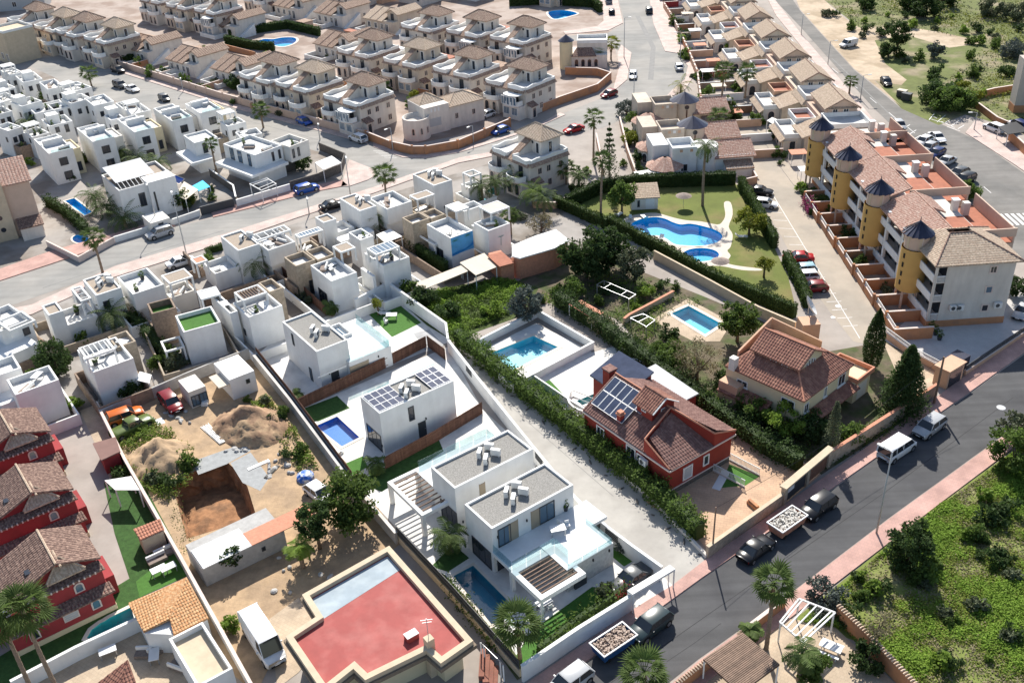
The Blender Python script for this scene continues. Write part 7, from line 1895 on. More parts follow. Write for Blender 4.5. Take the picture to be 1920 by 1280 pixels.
def conifer(label,b,t,r,m,n,leaf,kind):
 h=hgt(b,t);o=thing({'cypress':'cypress_tree','fir':'conifer_tree','tier':'conifer_tree'}[kind],label,'tree')
 rg=np.random.default_rng(int(b[0]));z=rg.random(n)**.8
 if kind=='cypress':rad=r*(np.sin(PI*np.clip(z*.9+.12,0,1))**.7)*(1-.25*z)
 elif kind=='fir':rad=r*(1-z)**.75*(.7+.5*rg.random(n))+.15
 else:
  tier=np.round(z*11)/11;z=tier+rg.normal(0,.008,n);rad=r*(1-tier)**.8+.1
 a=rg.random(n)*2*PI
 if kind!='cypress':
  arms=7 if kind=='tier' else 9
  a=np.round(a/(2*PI)*arms)/arms*2*PI+rg.normal(0,.09 if kind=='tier' else.25,n)+(np.round(z*11)*.6)
 f=rg.random(n)**(.35 if kind=='cypress' else.6)
 P=np.stack([np.cos(a)*rad*f,np.sin(a)*rad*f,.25+z*(h-.3)-(0 if kind=='cypress' else.25*f*rad*(.5 if kind=='fir' else.0))],1)
 link('crown',leaf_mesh('crown',P,leaf,M[m],seed=5,aspect=.45),o)
 MB().tube([(0,0,-.1),(0,0,h*.5),(0,0,h)],[.16,.11,.02],7).build('trunk',M['bark'],o,True)
 return put(o,*b)
conifer('dark pointed cypress beside the parking lane end',(1632,690),(1642,578),1.45,'darkleaf',6500,.15,'cypress')
conifer('shaggy dark conifer between the cream villa and the gatehouse',(1688,772),(1698,648),3.0,'darkleaf',11000,.2,'fir')
conifer('thin conical conifer behind the stone street wall',(1556,850),(1572,752),1.1,'olive',2600,.12,'fir')
conifer('tiered araucaria beside the lone townhouse',(1142,345),(1140,232),2.0,'darkleaf',2600,.16,'tier')
conifer('small pointed cypress in the narrow garden',(1196,330),(1196,300),.7,'darkleaf',900,.13,'cypress')
hedge('dark tall clipped hedge behind the pool lawn',[(1062,392),(1125,362),(1190,352),(1280,349),(1378,346)],2.4,1.0,'darkleaf',45,.15)
hedge('clipped hedge between the pool lawn and the parking lane',[(1388,352),(1420,408),(1452,466)],2.2,1.0,'hedge',50,.14,seed=5)
hedge('clipped hedge beside the red parked cars',[(1472,492),(1498,540),(1513,578)],2.0,1.0,'hedge',50,.14,seed=6)
hedge('long clipped hedge on top of the tan retaining wall',[(1140,425),(1230,472),(1330,528),(1490,596)],2.1,1.0,'hedge',50,.14,seed=7)
hedge('clipped hedge at the left end of the pool garden',[(1045,388),(1090,408),(1138,430)],2.0,.9,'hedge',50,.14,seed=8)
hedge('loose leafy hedge along the pale lane',[(858,640),(940,708),(1060,800),(1200,910),(1312,1010)],2.1,1.5,'leaf',70,.15,rough=.5,seed=9,name='lane_hedge')
hedge('tall dark hedge between the vegetable garden and the white pool walls',[(1045,570),(1130,625),(1215,690),(1290,745)],2.2,1.6,'darkleaf',45,.15,rough=.5,seed=10)
hedge('dark hedge between the red house drive and the cream villa',[(1292,742),(1370,800),(1440,850),(1500,880)],1.9,1.5,'darkleaf',45,.15,rough=.5,seed=11)
hedge('green hedge below the mural house pergola',[(764,462),(800,488),(838,512)],1.8,.9,'hedge',55,.12,seed=12)
hedge('dark hedge between the turf-roof house and its left neighbour',[(246,604),(285,640),(318,680)],1.9,1.0,'darkleaf',50,.13,rough=.4,seed=13)
hedge('short clipped hedge corner by the white tan-roofed house',[(418,468),(390,476),(398,492)],1.1,.6,'hedge',60,.11,seed=14)
hedge('dark clipped hedge round the far free-form pool, street side',[(424,82),(470,92),(515,96)],2.2,1.0,'darkleaf',30,.2,seed=15)
hedge('dark clipped hedge behind the far free-form pool',[(430,72),(495,60),(540,54),(600,68)],2.2,1.0,'darkleaf',30,.2,seed=16)
hedge('dark tall hedge behind the far star pool',[(955,12),(1020,8),(1112,14),(1126,24)],2.6,1.2,'darkleaf',30,.2,seed=17)
hedge('dark hedge under the green yard of the ochre tower row',[(1520,386),(1556,384)],1.5,1.6,'hedge',50,.13,seed=18)
hedge('magenta bougainvillea bank beside the clipped yard hedge',[(1512,384),(1522,404)],1.3,1.2,'purple',60,.13,rough=.4,seed=19,name='bougainvillea',cat='shrub')
hedge('dark hedge behind the tan gable block patio',[(90,385),(130,408),(165,440)],1.8,1.0,'darkleaf',45,.15,rough=.3,seed=20)
hedge('row of tall garden plants along the dark pool fence',[(838,1098),(890,1166),(938,1222)],.8,.5,'leaf',60,.13,rough=.5,seed=21,name='border_plants',cat='plants')
hedge('row of palm-like plants inside the white street wall',[(1010,1225),(1090,1165),(1180,1105)],1.0,.6,'leaf',30,.17,rough=.8,seed=22,name='border_plants',cat='plants')
hedge('red-leaved shrub strip at the carport end of the white wall',[(1150,1130),(1176,1113)],.9,.5,'redleaf',70,.11,rough=.4,seed=23,name='red_shrub',cat='shrub')
def cover_stuff(name,poly,n,mats,size,hmax,seed,patch=.5,thr=.0,px=True,fl=.45):
 P=[(q.x,q.y)for q in GL(poly)]if px else poly
 rg=np.random.default_rng(seed)
 xs=[p[0]for p in P];ys=[p[1]for p in P]
 N=int(n*2.2)
 X=rg.uniform(min(xs),max(xs),N);Y=rg.uniform(min(ys),max(ys),N)
 ins=np.zeros(N,bool)
 for i in range(len(P)):
  a,b=P[i],P[(i+1)%len(P)]
  if a[1]==b[1]:continue
  c=((a[1]>Y)!=(b[1]>Y))&(X<(b[0]-a[0])*(Y-a[1])/(b[1]-a[1])+a[0]);ins^=c
 ph=rg.uniform(0,6.28,8)
 f=sum(np.sin(X*k*patch*math.cos(t)+Y*k*patch*math.sin(t)+p)/(k**.5)for k,t,p in((1,.3,ph[0]),(1.3,1.9,ph[1]),(2.1,2.7,ph[2]),(2.9,.9,ph[3]),(4.7,1.4,ph[4]),(6.1,2.2,ph[5]),(9.3,.1,ph[6])))/2.2
 keep=ins&(f+rg.normal(0,.45,N)>thr)
 X,Y,f=X[keep][:n],Y[keep][:n],f[keep][:n]
 Z=rg.random(len(X))*np.clip(hmax*(.35+.65*np.clip(f+.4,0,1.3)),.05,2)
 C=np.stack([X,Y,Z+.02],1)
 k=(np.clip((f+1)/2+rg.normal(0,.16,len(X)),0,.999)*len(mats)).astype(int)
 for j,m in enumerate(mats):
  if(k==j).sum()>10:
   o=link(name,leaf_mesh(name,C[k==j],size,M[m],seed=seed+j,flat=fl));o['kind']='stuff';o['label']=['low weeds and grass tufts','leafy ground cover','brighter leafy growth','yellowish flowering weeds'][j%4]+' on open ground'
cover_stuff('undergrowth',[(1500,1165),(1690,1005),(1760,950),(1900,850),(1990,790),(2080,1300),(1900,1340),(1700,1290),(1580,1180)],170000,['dryleaf','fieldleaf','fieldlime','fieldlime'],.115,.42,1,.4,-.42,fl=.65)
cover_stuff('grass',[(1560,-50),(2300,-50),(2100,290),(1900,235),(1810,212),(1765,160),(1850,85),(1760,62),(1690,52),(1612,52),(1545,0)],42000,['dryleaf','olive','fieldleaf','yelleaf'],.24,.8,2,.22,-.1)
cover_stuff('undergrowth',[(752,562),(860,538),(945,524),(985,545),(960,588),(900,612),(850,630),(805,600)],15000,['leaf','lime','fieldlime'],.15,.9,3,.6,-.9)
cover_stuff('undergrowth',[(1000,560),(1110,500),(1240,530),(1320,570),(1240,600),(1220,640),(1160,640),(1080,590)],8000,['dryleaf','leaf','lime'],.13,.5,4,.6,0)
cover_stuff('undergrowth',[(1170,610),(1225,600),(1330,690),(1240,700)],4500,['dryleaf','leaf','lime'],.13,.6,5,.7,-.4)
cover_stuff('undergrowth',[(1260,720),(1400,740),(1520,830),(1690,780),(1700,800),(1550,880),(1440,830),(1330,790)],7000,['darkleaf','darkleaf','leaf'],.14,.7,6,.6,-.5)
cover_stuff('weeds',[(218,830),(290,790),(365,840),(362,900),(320,945),(240,905)],8500,['leaf','fieldleaf','lime'],.14,.9,7,.9,-.05)
cover_stuff('weeds',[(500,740),(545,790),(600,880),(560,890),(530,840),(470,760)],7500,['leaf','fieldleaf','lime'],.15,.8,8,.8,-.2)
cover_stuff('weeds',[(300,910),(340,900),(350,1010),(420,990),(470,975),(440,1010),(340,1040)],1500,['dryleaf','leaf'],.09,.3,9,.9,.0)
c1,c2=G(296,862),G(470,800)
mound('ground',(c1.x,c1.y),3.9,1.9,M['dirt'],21,rough=.5);mound('ground',(c2.x,c2.y),5.2,2.1,mat('reddish_earth_heap',(.30,.19,.12),.95,.35,1.5,.6,5,col2=(.40,.28,.17),c2scale=.5),22,squash=.75,rot=-.6,rough=.5)
# WALLS AND FENCES
wall('long white wall along the left side of the pale lane',[(842,660),(905,742),(1000,862),(1100,985),(1185,1050),(1240,1090)],1.9,.22,'white','white')
LW=GL([(842,660),(905,742),(1000,862),(1100,985),(1185,1050),(1240,1090)])
for i,(px,py)in enumerate([(888,694),(1020,858),(1122,975),(1154,1000)]):
 g=G(px,py,1.3);g.z=0;best=min(((A.lerp(B,max(0,min(1,(g-A).dot(B-A)/(B-A).length_squared))),B-A)for A,B in zip(LW,LW[1:])),key=lambda t:(t[0]-g).length)
 d=best[1].normalized();r=thing('wall_grille','dark slatted vent opening in the white lane wall, %s'%['farthest from the road','third from the road','second from the road','nearest the road'][i],'grille',tuple(best[0]),math.atan2(d.y,d.x))
 for k in range(4):MB().box(-.9,-.16,.95+k*.22,.9,-.112,1.07+k*.22).build('slat',M['dframe'],r)
wall('low pale kerb wall below the loose lane hedge',[(862,655),(942,712),(1062,800),(1230,945),(1325,1046)],.45,.3,'palecon')
wall('white wall closing the turf yard of the first villa',[(668,585),(730,552),(838,630),(842,660)],2.0,.22,'white','white')
wall('grey concrete wall between the earth lot and the villas',[(478,682),(545,765),(660,920),(745,1020)],1.5,.25,'concrete','palecon')
wall('grey concrete wall along the head of the earth lot',[(192,790),(350,720),(398,700),(470,672)],1.6,.22,'concrete')
wall('cream block wall between the red townhouses and the earth lot',[(186,772),(240,880),(345,1065),(480,1310)],1.5,.22,'palecon','trim')
slat_fence('brown board fence between the first two villas',[(563,768),(680,712),(800,650)],1.7)
slat_fence('brown board fence between the solar villa and the pergola villas',[(722,880),(815,830),(905,775)],1.7)
slat_fence('brown board fence on the concrete wall above the earth lot',[(484,676),(551,760),(664,912)],2.2,low=1.5,lowm='concrete')
slat_fence('short brown gate fence across the villa drive',[(802,650),(836,676)],1.8)
slat_fence('dark metal fence on a wall beside the dark pool',[(745,1012),(850,1125),(975,1268)],2.0,'darkgrey',.3,.03,low=.9,lowm='sand',name='metal_fence')
slat_fence('reddish slat fence beside the stone-sided white house',[(525,512),(575,558),(612,592)],1.7)
wall('tall white villa wall beside the dark road',[(980,1278),(1085,1206),(1187,1142)],2.0,.25,'white','white')
wall('tan stone wall with tiled coping in front of the cream villa',[(1552,872),(1692,782)],1.8,.3,'stone','salmon',pilm='stone')
wall('rough stone wall along the red house drive',[(1325,1046),(1465,946)],1.5,.3,'stone','sand')
r=thing('gateway','tile-topped gateway with dark panels between red house drive and stone wall','gate',tuple(G(1468,945)),math.atan2(G(1550,875).y-G(1468,945).y,G(1550,875).x-G(1468,945).x))
gw=(G(1550,875)-G(1468,945)).length
for k in range(3):MB().box(gw*k/2-.25,-.25,0,gw*k/2+.25,.25,2.3).build('pillar',M['stone'],r)
MB().box(-.4,-.4,2.3,gw+.4,.4,2.5).build('tiled_top',M['sand'],r);MB().box(.26,-.05,.1,gw/2-.26,.05,2.0).build('gate_leaf',M['dframe'],r);MB().box(gw/2+.26,-.05,.1,gw-.26,.05,1.8).build('gate_leaf',M['wood'],r);MB().box(.6,-.09,1.2,1.7,-.055,1.7).build('notice_board',M['plastic'],r)
wall('brown timber-gated wall beside the shaggy conifer',[(1700,776),(1752,742)],1.7,.25,'brownstone','salmon')
wall('peach forecourt wall with blue-grey railing along the road',[(1808,704),(1930,622)],.7,.25,'peach','trim',rail='darkgrey',railh=.7)
wall('peach wall with white balusters left of the forecourt',[(1658,632),(1712,672),(1776,706)],.9,.25,'peach','trim',rail='white')
wall('tan retaining wall under the long pool hedge',[(1226,486),(1330,542),(1420,592),(1490,622)],1.5,.3,'sand')
wall('white walled enclosure of the covered long pool',[(962,735),(880,660),(1008,594),(1112,655),(962,735)],1.1,.22,'white','white')
wall('white wall with salmon edge beside the red house terrace',[(1002,716),(1072,764),(1100,780)],1.0,.2,'white')
wall('white garden wall beside the curved turquoise pool',[(30,1300),(150,1236),(268,1180)],1.6,.22,'white','white')
wall('orange boundary wall with pale tile coping by the green scrub',[(1566,1160),(1620,1212),(1720,1320)],1.8,.25,'orange',tilecap=True,cap='palepan')
wall('orange street wall of the bottom patio',[(1268,1300),(1345,1240)],1.3,.25,'orange',tilecap=True,cap='salmon')
wall('low orange wall of the patio above the thatch roof',[(1400,1192),(1470,1138)],1.2,.25,'orange','trim')
wall('low white street wall below the date palms',[(216,455),(285,434)],1.0,.2,'white','white')
wall('low white street wall beside the bin hut',[(318,424),(376,404)],1.0,.2,'white','white')
wall('long low white wall in front of the corner villa',[(445,388),(545,358)],1.3,.2,'white','white')
wall('dark panel wall and gate of the corner villa yard',[(378,404),(440,388)],1.6,.2,'darkgrey')
wall('dark curved wall round the corner villa garden',[(545,356),(600,340),(642,322),(648,302),(600,282)],1.6,.2,'plinth')
wall('black garden walls around the corner villa terraces',[(395,330),(440,362),(445,384)],1.5,.2,'plinth','white')
wall('pinkish wall along the street of tower townhouses',[(40,71),(160,106),(300,150),(420,188),(560,226),(684,260)],1.6,.22,'beige','trim',7)
wall('orange wall curving round the cream corner house',[(688,262),(735,281),(775,290),(800,290),(860,279),(956,238)],1.7,.25,'orange','trim',8)
wall('ochre yard wall at the junction corner',[(985,222),(1050,196),(1120,172),(1145,150),(1120,142),(1060,140)],1.7,.25,'orange','trim')
wall('peach wall along the narrow street below the conifer',[(1162,232),(1176,290),(1196,345)],1.4,.2,'peach','trim')
wall('white wall left of the narrow gardens',[(1118,262),(1132,330)],1.3,.2,'peach','trim')
wall('orange edged forecourt wall of the grey building',[(1815,190),(1862,178),(1900,172)],1.4,.25,'orange','trim')
wall('orange wall between forecourt and parked cars at the right',[(1815,192),(1868,232),(1900,246)],1.3,.25,'orange','trim')
wall('brown wall right of the black parked cars',[(1888,260),(1930,300)],1.8,.25,'orange','trim')
wall('brick wall before the far hedged pool',[(418,92),(480,108)],1.4,.25,'orange')
wall('peach yard wall in front of the white tower house',[(1385,352),(1418,344),(1395,300)],1.3,.2,'peach','trim')
wall('pale stepped walls of the tan gable block patio',[(90,462),(150,492),(215,456)],1.0,.2,'trim','trim')
wall('pinkish wall between the lone townhouse and its lawn',[(1000,390),(1040,392),(1085,372)],1.2,.2,'peach','trim')
wall('low brick-edged bed beside the rectangular pool',[(1170,608),(1180,600),(1222,578),(1262,556)],.9,.3,'sand','salmon')
E0={}
for i in range(13):
 a=[(655,520),(738,470),(848,428),(120,640),(300,640),(430,600),(210,610),(455,500),(380,520),(545,500),(640,440),(690,415),(560,560)][i]
 q=G(*a);e=Vector((math.cos(YAW+PI/2),math.sin(YAW+PI/2),0))*(5.5 if i%2 else 7)
 wall('tan stone side wall between white houses, %s along the row from the left'%['sixth','eighth','last','first','third','fifth','second','seventh','fourth','ninth','tenth','eleventh','twelfth'][i],[(q.x,q.y),(q.x+e.x,q.y+e.y)],1.8,.25,'stone' if i%2 else 'brownstone',px=False,group='stone side walls of the white row')
rg=random.Random(9)
k=0
for(px,py)in[(560,215),(610,240),(655,252),(470,205),(380,172),(300,148),(250,130),(120,96),(180,112),(90,86)]:
 q=G(px,py);e=Vector((-math.sin(TA),math.cos(TA),0))*6;k+=1
 wall('low party wall between front yards of tower townhouses, %s from the street corner'%['third','second','first','fifth','sixth','seventh','eighth','tenth','ninth','eleventh'][k-1],[(q.x,q.y),(q.x+e.x,q.y+e.y)],1.4,.2,rg.choice(['white','peach','orange','crimson']),'trim',px=False,group='party walls of the townhouse yards')
for px,py,i in[(740,165,0),(820,182,1),(900,190,2),(640,160,3),(560,130,4),(700,130,5),(800,140,6),(880,152,7),(960,165,8)]:
 q=G(px,py);e=Vector((math.cos(TA),math.sin(TA),0))*11
 wall('%s garden wall behind the second townhouse row, %s'%(['orange','white','peach'][i%3],['left of the lime tree','behind the corner house','before the ochre yard','left end','by the bungalow','upper left','upper middle','upper right','right end'][i]),[(q.x,q.y),(q.x+e.x,q.y+e.y)],1.4,.2,['orange','white','peach'][i%3],'trim',px=False)
# VEHICLES
VH=[('van','white',(1680,850),(1716,826),'white camper van with a roof box parked on the dark road'),('suv','silver',(1741,808),(1716,826),'silver-white people carrier parked ahead of the white camper van'),('suv','black',(1533,958),(1505,978),'black estate car between skip trailer and camper van'),('saloon','black',(1417,1036),(1448,1012),'black saloon with red tail lights near the lane mouth'),('suv','teal',(1219,1180),(1190,1202),'glossy black off-roader parked by the white villa wall'),('suv','silver',(1068,1288),(1048,1303),'silver-roofed car cut by the bottom edge'),
('saloon','grey',(1183,1092),(1160,1108),'grey car under the white carport'),('hatch','white',(600,932),(616,944),'white car half under the broad tree in the earth lot'),('suv','orange',(236,788),(265,778),'old orange estate car in the earth lot'),('pickup','green',(250,808),(278,794),'dark green stripped jeep beside the orange car'),('suv','darkred',(322,762),(334,776),'faded dark red car by the lot cabin'),('bigvan','white',(497,1212),(520,1248),'big white panel van in the yard of the red-roof house'),
('saloon','black',(1424,364),(1445,366),'black saloon first in the parking lane by the hedge'),('hatch','white',(1434,388),(1452,390),'white hatchback second in the parking lane'),('saloon','red',(1496,489),(1478,489),'bright red saloon in the parking lane'),('compact','paleblue',(1506,512),(1490,513),'pale blue small car beside the red saloon'),('compact','white',(1510,525),(1494,526),'white small car between blue and dark red cars'),('hatch','darkred',(1524,545),(1506,546),'dark red hatchback lowest in the parking lane'),
('suv','blue',(576,360),(596,354),'bright blue car turning at the far street corner'),('suv','silver',(301,443),(280,450),'silver car parked before the white bin hut'),('saloon','black',(624,390),(640,386),'black car parked by the tan-roof house street door'),('saloon','white',(340,497),(350,494),'white-bonneted car tucked behind the salmon frame roof'),('hatch','blue',(571,233),(584,238),'blue and white hatchback at the townhouse kerb'),('suv','white',(672,265),(655,259),'white car at the orange corner wall'),
('suv','black',(222,136),(236,141),'dark car parked at the kerb in the upper left street'),('suv','grey',(226,164),(236,168),'dark grey off-roader beside a white car, upper left street'),('saloon','white',(249,171),(262,176),'white saloon behind the dark grey off-roader'),('compact','grey',(309,189),(316,193),'dark small car nearest the white tall houses'),('hatch','white',(92,100),(104,104),'white car far up the left street'),('hatch','blue',(938,250),(920,256),'blue car driving at the junction by the orange wall'),('saloon','red',(1076,247),(1066,250),'red car behind the lone townhouse'),('hatch','darkred',(1142,181),(1128,186),'maroon car parked at the junction pavement'),('hatch','white',(1187,146),(1186,154),'white car driving down the wide road'),('hatch','white',(1273,130),(1270,120),'white car parked by the pale kerb of the wide road'),('suv','grey',(1217,24),(1215,14),'dark car beside the pink pavement at the top'),('suv','silver',(1141,6),(1139,0),'pale car at the top of the left pavement'),('compact','black',(1147,27),(1146,20),'black small car at the top left pavement'),
('hatch','white',(893,218),(882,222),'white car in the corner house yard, left one'),('hatch','white',(912,220),(900,224),'white car in the corner house yard, right one'),('smallvan','white',(1590,88),(1572,92),'white delivery van on the dirt verge'),('hatch','black',(1661,159),(1669,168),'black car on the verge of the east road'),('hatch','silver',(1685,240),(1693,248),'silver car alone in the roadside bay'),('saloon','white',(1756,263),(1767,271),'white car double-parked at the head of the car row'),('hatch','white',(1731,270),(1718,276),'white car first in the slanted car row'),('hatch','silver',(1741,282),(1728,289),'silver car second in the slanted row'),('hatch','navy',(1755,293),(1742,300),'dark blue car third in the slanted row'),('saloon','silver',(1773,308),(1758,315),'silver saloon fourth in the slanted row'),('hatch','grey',(1797,330),(1782,336),'dark grey car fifth in the slanted row'),('suv','black',(1808,343),(1793,350),'black car last in the slanted row by the bush'),
('suv','white',(1863,246),(1848,240),'white car beside the forecourt of the grey building'),('hatch','black',(1893,244),(1878,237),'black car under the dark forecourt awning'),('suv','navy',(1908,240),(1894,234),'dark blue car at the right edge forecourt'),('saloon','silver',(1916,590),(1908,600),'silver car at the right edge beside the apartments')]
for kd,c,p,q,lb in VH:car(kd,c,p,q,lb,detail=p[1]>330,scale=1.0)
def skip(label,p,q,col,rub):
 a,b=G(*p),G(*q);r=thing('skip_trailer',label,'skip',tuple(a),math.atan2((b-a).y,(b-a).x))
 MB().add([(-1.7,-.8,.35),(1.7,-.8,.35),(1.7,.8,.35),(-1.7,.8,.35),(-1.9,-.95,1.35),(1.9,-.95,1.35),(1.9,.95,1.35),(-1.9,.95,1.35)],[(0,3,2,1),(0,1,5,4),(1,2,6,5),(2,3,7,6),(3,0,4,7)]).build('tub',col,r)
 MB().ring([(-1.98,-1.03),(1.98,-1.03),(1.98,1.03),(-1.98,1.03)],[(-1.86,-.91),(1.86,-.91),(1.86,.91),(-1.86,.91)],1.33,1.45).build('rim',M['plastic'],r)
 b=MB();rg=random.Random(3)
 for k in range(420):b.cbox(rg.uniform(-1.78,1.78),rg.uniform(-.83,.83),rg.uniform(1.08,1.38),rg.uniform(.05,.28),rg.uniform(.05,.16),rg.uniform(.04,.12),rg.uniform(0,3))
 b.box(-1.8,-.86,.9,1.8,.86,1.12);stuff(b.build('rubble',rub,r))
 for x in(-1.2,1.2):MB().tube([(x,-.85,.25),(x,.85,.25)],.25,10).build('wheel',M['rubber'],r)
rubm=mat('mixed_rubble',(.42,.33,.27),.95,.5,3.0,detail=8)
skip('blue skip heaped with pinkish rubble behind the black off-roader',(1150,1218),(1180,1198),paint('skip_blue',(.02,.09,.25),.5),rubm)
skip('pale skip of white rubble between two black cars',(1474,992),(1500,974),M['salmon'],mat('white_rubble',(.58,.55,.5),.95,.4,3.0))
q=G(25,78);r=thing('caravan','white caravan parked at the far left street end','caravan',tuple(q),TA)
MB().box(-2.6,-1.1,.5,2.6,1.1,2.6).build('body',M['plastic'],r,False);window(r,(.8,-1.1,1.4),0,1.4,.7,'dframe','glass');MB().tube([(0,-1.12,.35),(0,1.12,.35)],.35,12).build('wheel',M['rubber'],r)
# STREET LAMPS AND POLES
def lamp(label,b,t,arm=1.2,ang=0.0):
 h=hgt(b,t);r=thing('street_lamp',label,'street lamp',tuple(G(*b)),ang,'street lamps')
 MB().tube([(0,0,0),(0,0,h*.5),(0,0,h)],[.11,.085,.06],8).build('pole',M['pole'],r,True)
 MB().tube([(0,0,h),(arm*.5,0,h+.12),(arm,0,h+.1)],.045,6).build('arm',M['pole'],r)
 MB().box(arm-.1,-.14,h+.04,arm+.6,.14,h+.18).build('lamp_head',M['acwhite'],r)
for b,t,a,lb in[((352,487),(321,367),1.9,'street lamp by the white-bonneted car'),((297,428),(276,342),5,'street lamp behind the silver car'),((1643,1000),(1672,848),2.2,'street lamp on the lower pavement by the scrub'),((657,366),(640,292),5,'street lamp at the pink street corner'),((580,402),(574,368),5,'street lamp at the glass-roofed terrace house'),((888,268),(886,236),4,'street lamp at the junction by the blue car'),((737,283),(738,240),4,'street lamp at the point of the orange wall'),((1188,205),(1190,140),1.6,'street lamp at the mouth of the wide road'),((1170,108),(1171,34),0,'street lamp on the left pavement of the wide road'),((1275,110),(1273,62),3,'street lamp on the right pavement of the wide road'),((1502,66),(1504,28),0,'street lamp at the top of the east road'),((1552,122),(1556,78),0,'street lamp halfway down the east road'),((1613,187),(1620,142),0,'street lamp near the bays of the east road'),((1826,244),(1832,212),3,'street lamp beside the forecourt wall'),((1742,440-40),(1748,372),3,'street lamp near the crossing'),((344,172),(340,145),5,'street lamp in the upper left street'),((600,262),(598,230),5,'street lamp near the domed gate booth')]:lamp(lb,b,t,1.0,a)
h=hgt((1751,757),(1762,690))+1.5;r=thing('utility_pole','leaning wooden utility pole by the timber-gated wall','utility pole',tuple(G(1751,757)))
MB().tube([(0,0,0),(0,0,h)],[.16,.11],8).build('pole',M['slat'],r)
top=Vector((G(1751,757).x,G(1751,757).y,h));e=G(1335,1040);e.z=6
MB().tube([top.lerp(e,k/12)-Vector((0,0,1.2*math.sin(PI*k/12)))-top+Vector((0,0,h))for k in range(13)],.02,4).build('cable',M['black'],r)
h2=thing('utility_pole','thin pole at the corner of the lane and the dark road','utility pole',tuple(e.xy.to_3d()));MB().tube([(0,0,0),(0,0,6.1)],[.1,.07],7).build('pole',M['slat'],h2)
# FURNITURE AND SMALL THINGS
def fbuild(k,r):
 if k==0:
  MB().box(-.95,-.45,.05,.95,.45,.38).build('seat',M['greywood'],r);MB().box(-.95,.3,.381,.95,.5,.75).build('backrest',M['whitecan'],r)
 elif k==1:
  MB().box(-.75,-.45,.68,.75,.45,.74).build('table_top',M['plastic'],r)
  for x in(-.65,.65):
   for y in(-.36,.36):MB().box(x-.04,y-.04,0,x+.04,y+.04,.68).build('leg',M['steel'],r)
 elif k==2:
  MB().box(-.95,-.33,.25,.45,.33,.33).build('bed',M['plastic'],r);MB().add([(.46,-.33,.25),(.46,.33,.25),(1.0,.33,.72),(1.0,-.33,.72),(.46,-.33,.32),(.46,.33,.32),(.98,.33,.79),(.98,-.33,.79)],[(0,1,2,3),(4,7,6,5),(0,4,5,1),(2,6,7,3),(0,3,7,4),(1,5,6,2)]).build('headrest',M['whitecan'],r)
  MB().box(-.85,-.3,0,-.78,.3,.25).box(.3,-.3,0,.37,.3,.25).build('leg_frame',M['steel'],r)
 elif k==3:
  MB().lathe([(.01,0),(.25,0),(.33,.5),(.28,.5),(.01,.45)],0,0,12).build('pot',M['dframe'],r);link('foliage',cached('potleaf',lambda:leaf_mesh('foliage',blob_points(160,.4,.4,.45,8,.25,4)[0]+np.array([0,0,.85]),.1,M['leaf'],seed=4)),r)
 elif k==4:
  MB().box(-.22,-.22,.42,.22,.22,.47).build('seat',M['plastic'],r);MB().box(-.22,.19,.47,.22,.23,.85).build('backrest',M['plastic'],r);MB().box(-.2,-.2,0,-.16,.2,.42).box(.16,-.2,0,.2,.2,.42).build('leg_frame',M['plastic'],r)
 elif k==5:
  MB().tube([(0,0,0),(0,0,2.3)],.035,6).build('pole',M['steel'],r);MB().lathe([(1.35,1.95),(.7,2.25),(.01,2.45)],0,0,12).build('canopy',M['greywood'],r)
FN=['sofa','table','sun_lounger','plant_pot','chair','parasol'];FLB=['low cushioned sofa','pale table','white sun lounger','dark plant pot','white chair','straw-coloured parasol'];FP={}
def item(k,loc,rot,lb,group=None):
 if k in FP:
  o=dup(FP[k],loc,rot,None,lb)
  if group:o['group']=group
  return o
 o=thing(FN[k],lb,FN[k].replace('_',' '),loc,rot,group);fbuild(k,o);FP[k]=o;return o
for k,p,a,lb in ITEMS:
 t=(FLB[k]+' on top of the '+lb).split()[:16]
 while t[-1]in('the','a','of','with','and','by','beside','its','in','over','right','left','two','an','on','at','behind','above','between'):t.pop()
 item(k,p,a,' '.join(t),FN[k].replace('_',' ')+'s on roof terraces')
def gi(k,px,py,rot,lb,z=0.0):q=G(px,py,z);return item(k,(q.x,q.y,z+.02),rot,lb)
gi(1,1020,1138,YAW,'white dining table under the square pergola of the pool villa')
for i,(x,y)in enumerate([(1006,1140),(1016,1150),(1030,1143),(1012,1128),(1026,1130)]):gi(4,x,y,YAW+(PI if i<3 else 0),'white dining chair at the pergola table, '+['left end','front left','front right','back left','back right'][i])
gi(1,1046,1000,.2,'pale low table on the villa terrace',2.93);gi(4,1064,990,.3,'pale chair on the villa terrace, nearest the doors',2.93);gi(4,1050,984,2.3,'pale chair on the villa terrace, behind the table',2.93);gi(3,1060,956,0,'white potted plant by the terrace doors',2.9)
for i,(x,y)in enumerate([(1182,532-120),(1237,452),(1250,470),(1390,446),(1160,405),(1208,410)]):gi(2 if i else 4,x,y,i,'white lounger on the pool lawn, '+['by the hut tree','left of the paddling pool','below the paddling pool','under the citrus tree','near the tall palm','beside the hut'][i])
for p_,lb in(((1281,388),'straw parasol on the upper pool lawn'),((1349,512),'dark straw parasol on the lower pool lawn')):gi(5,*p_,0,lb)
for i,(x,y)in enumerate([(735,598),(724,606),(715,580),(720,590)]):gi([1,4,2,2][i],x,y,i,['small table on the first villa turf','chair on the first villa turf','white lounger on the first villa turf by the shade','white lounger on the first villa turf in sun'][i])
for i,(x,y)in enumerate([(275,1228),(300,1220),(292,1236),(338,1252),(205,1228)]):gi([0,0,1,0,1][i],x,y,i*.9,['dark sofa at the white pavilion, left','dark sofa at the white pavilion, right','low table between the pavilion sofas','cushioned sofa beside the white flat house','round glass table on the beige patio'][i])
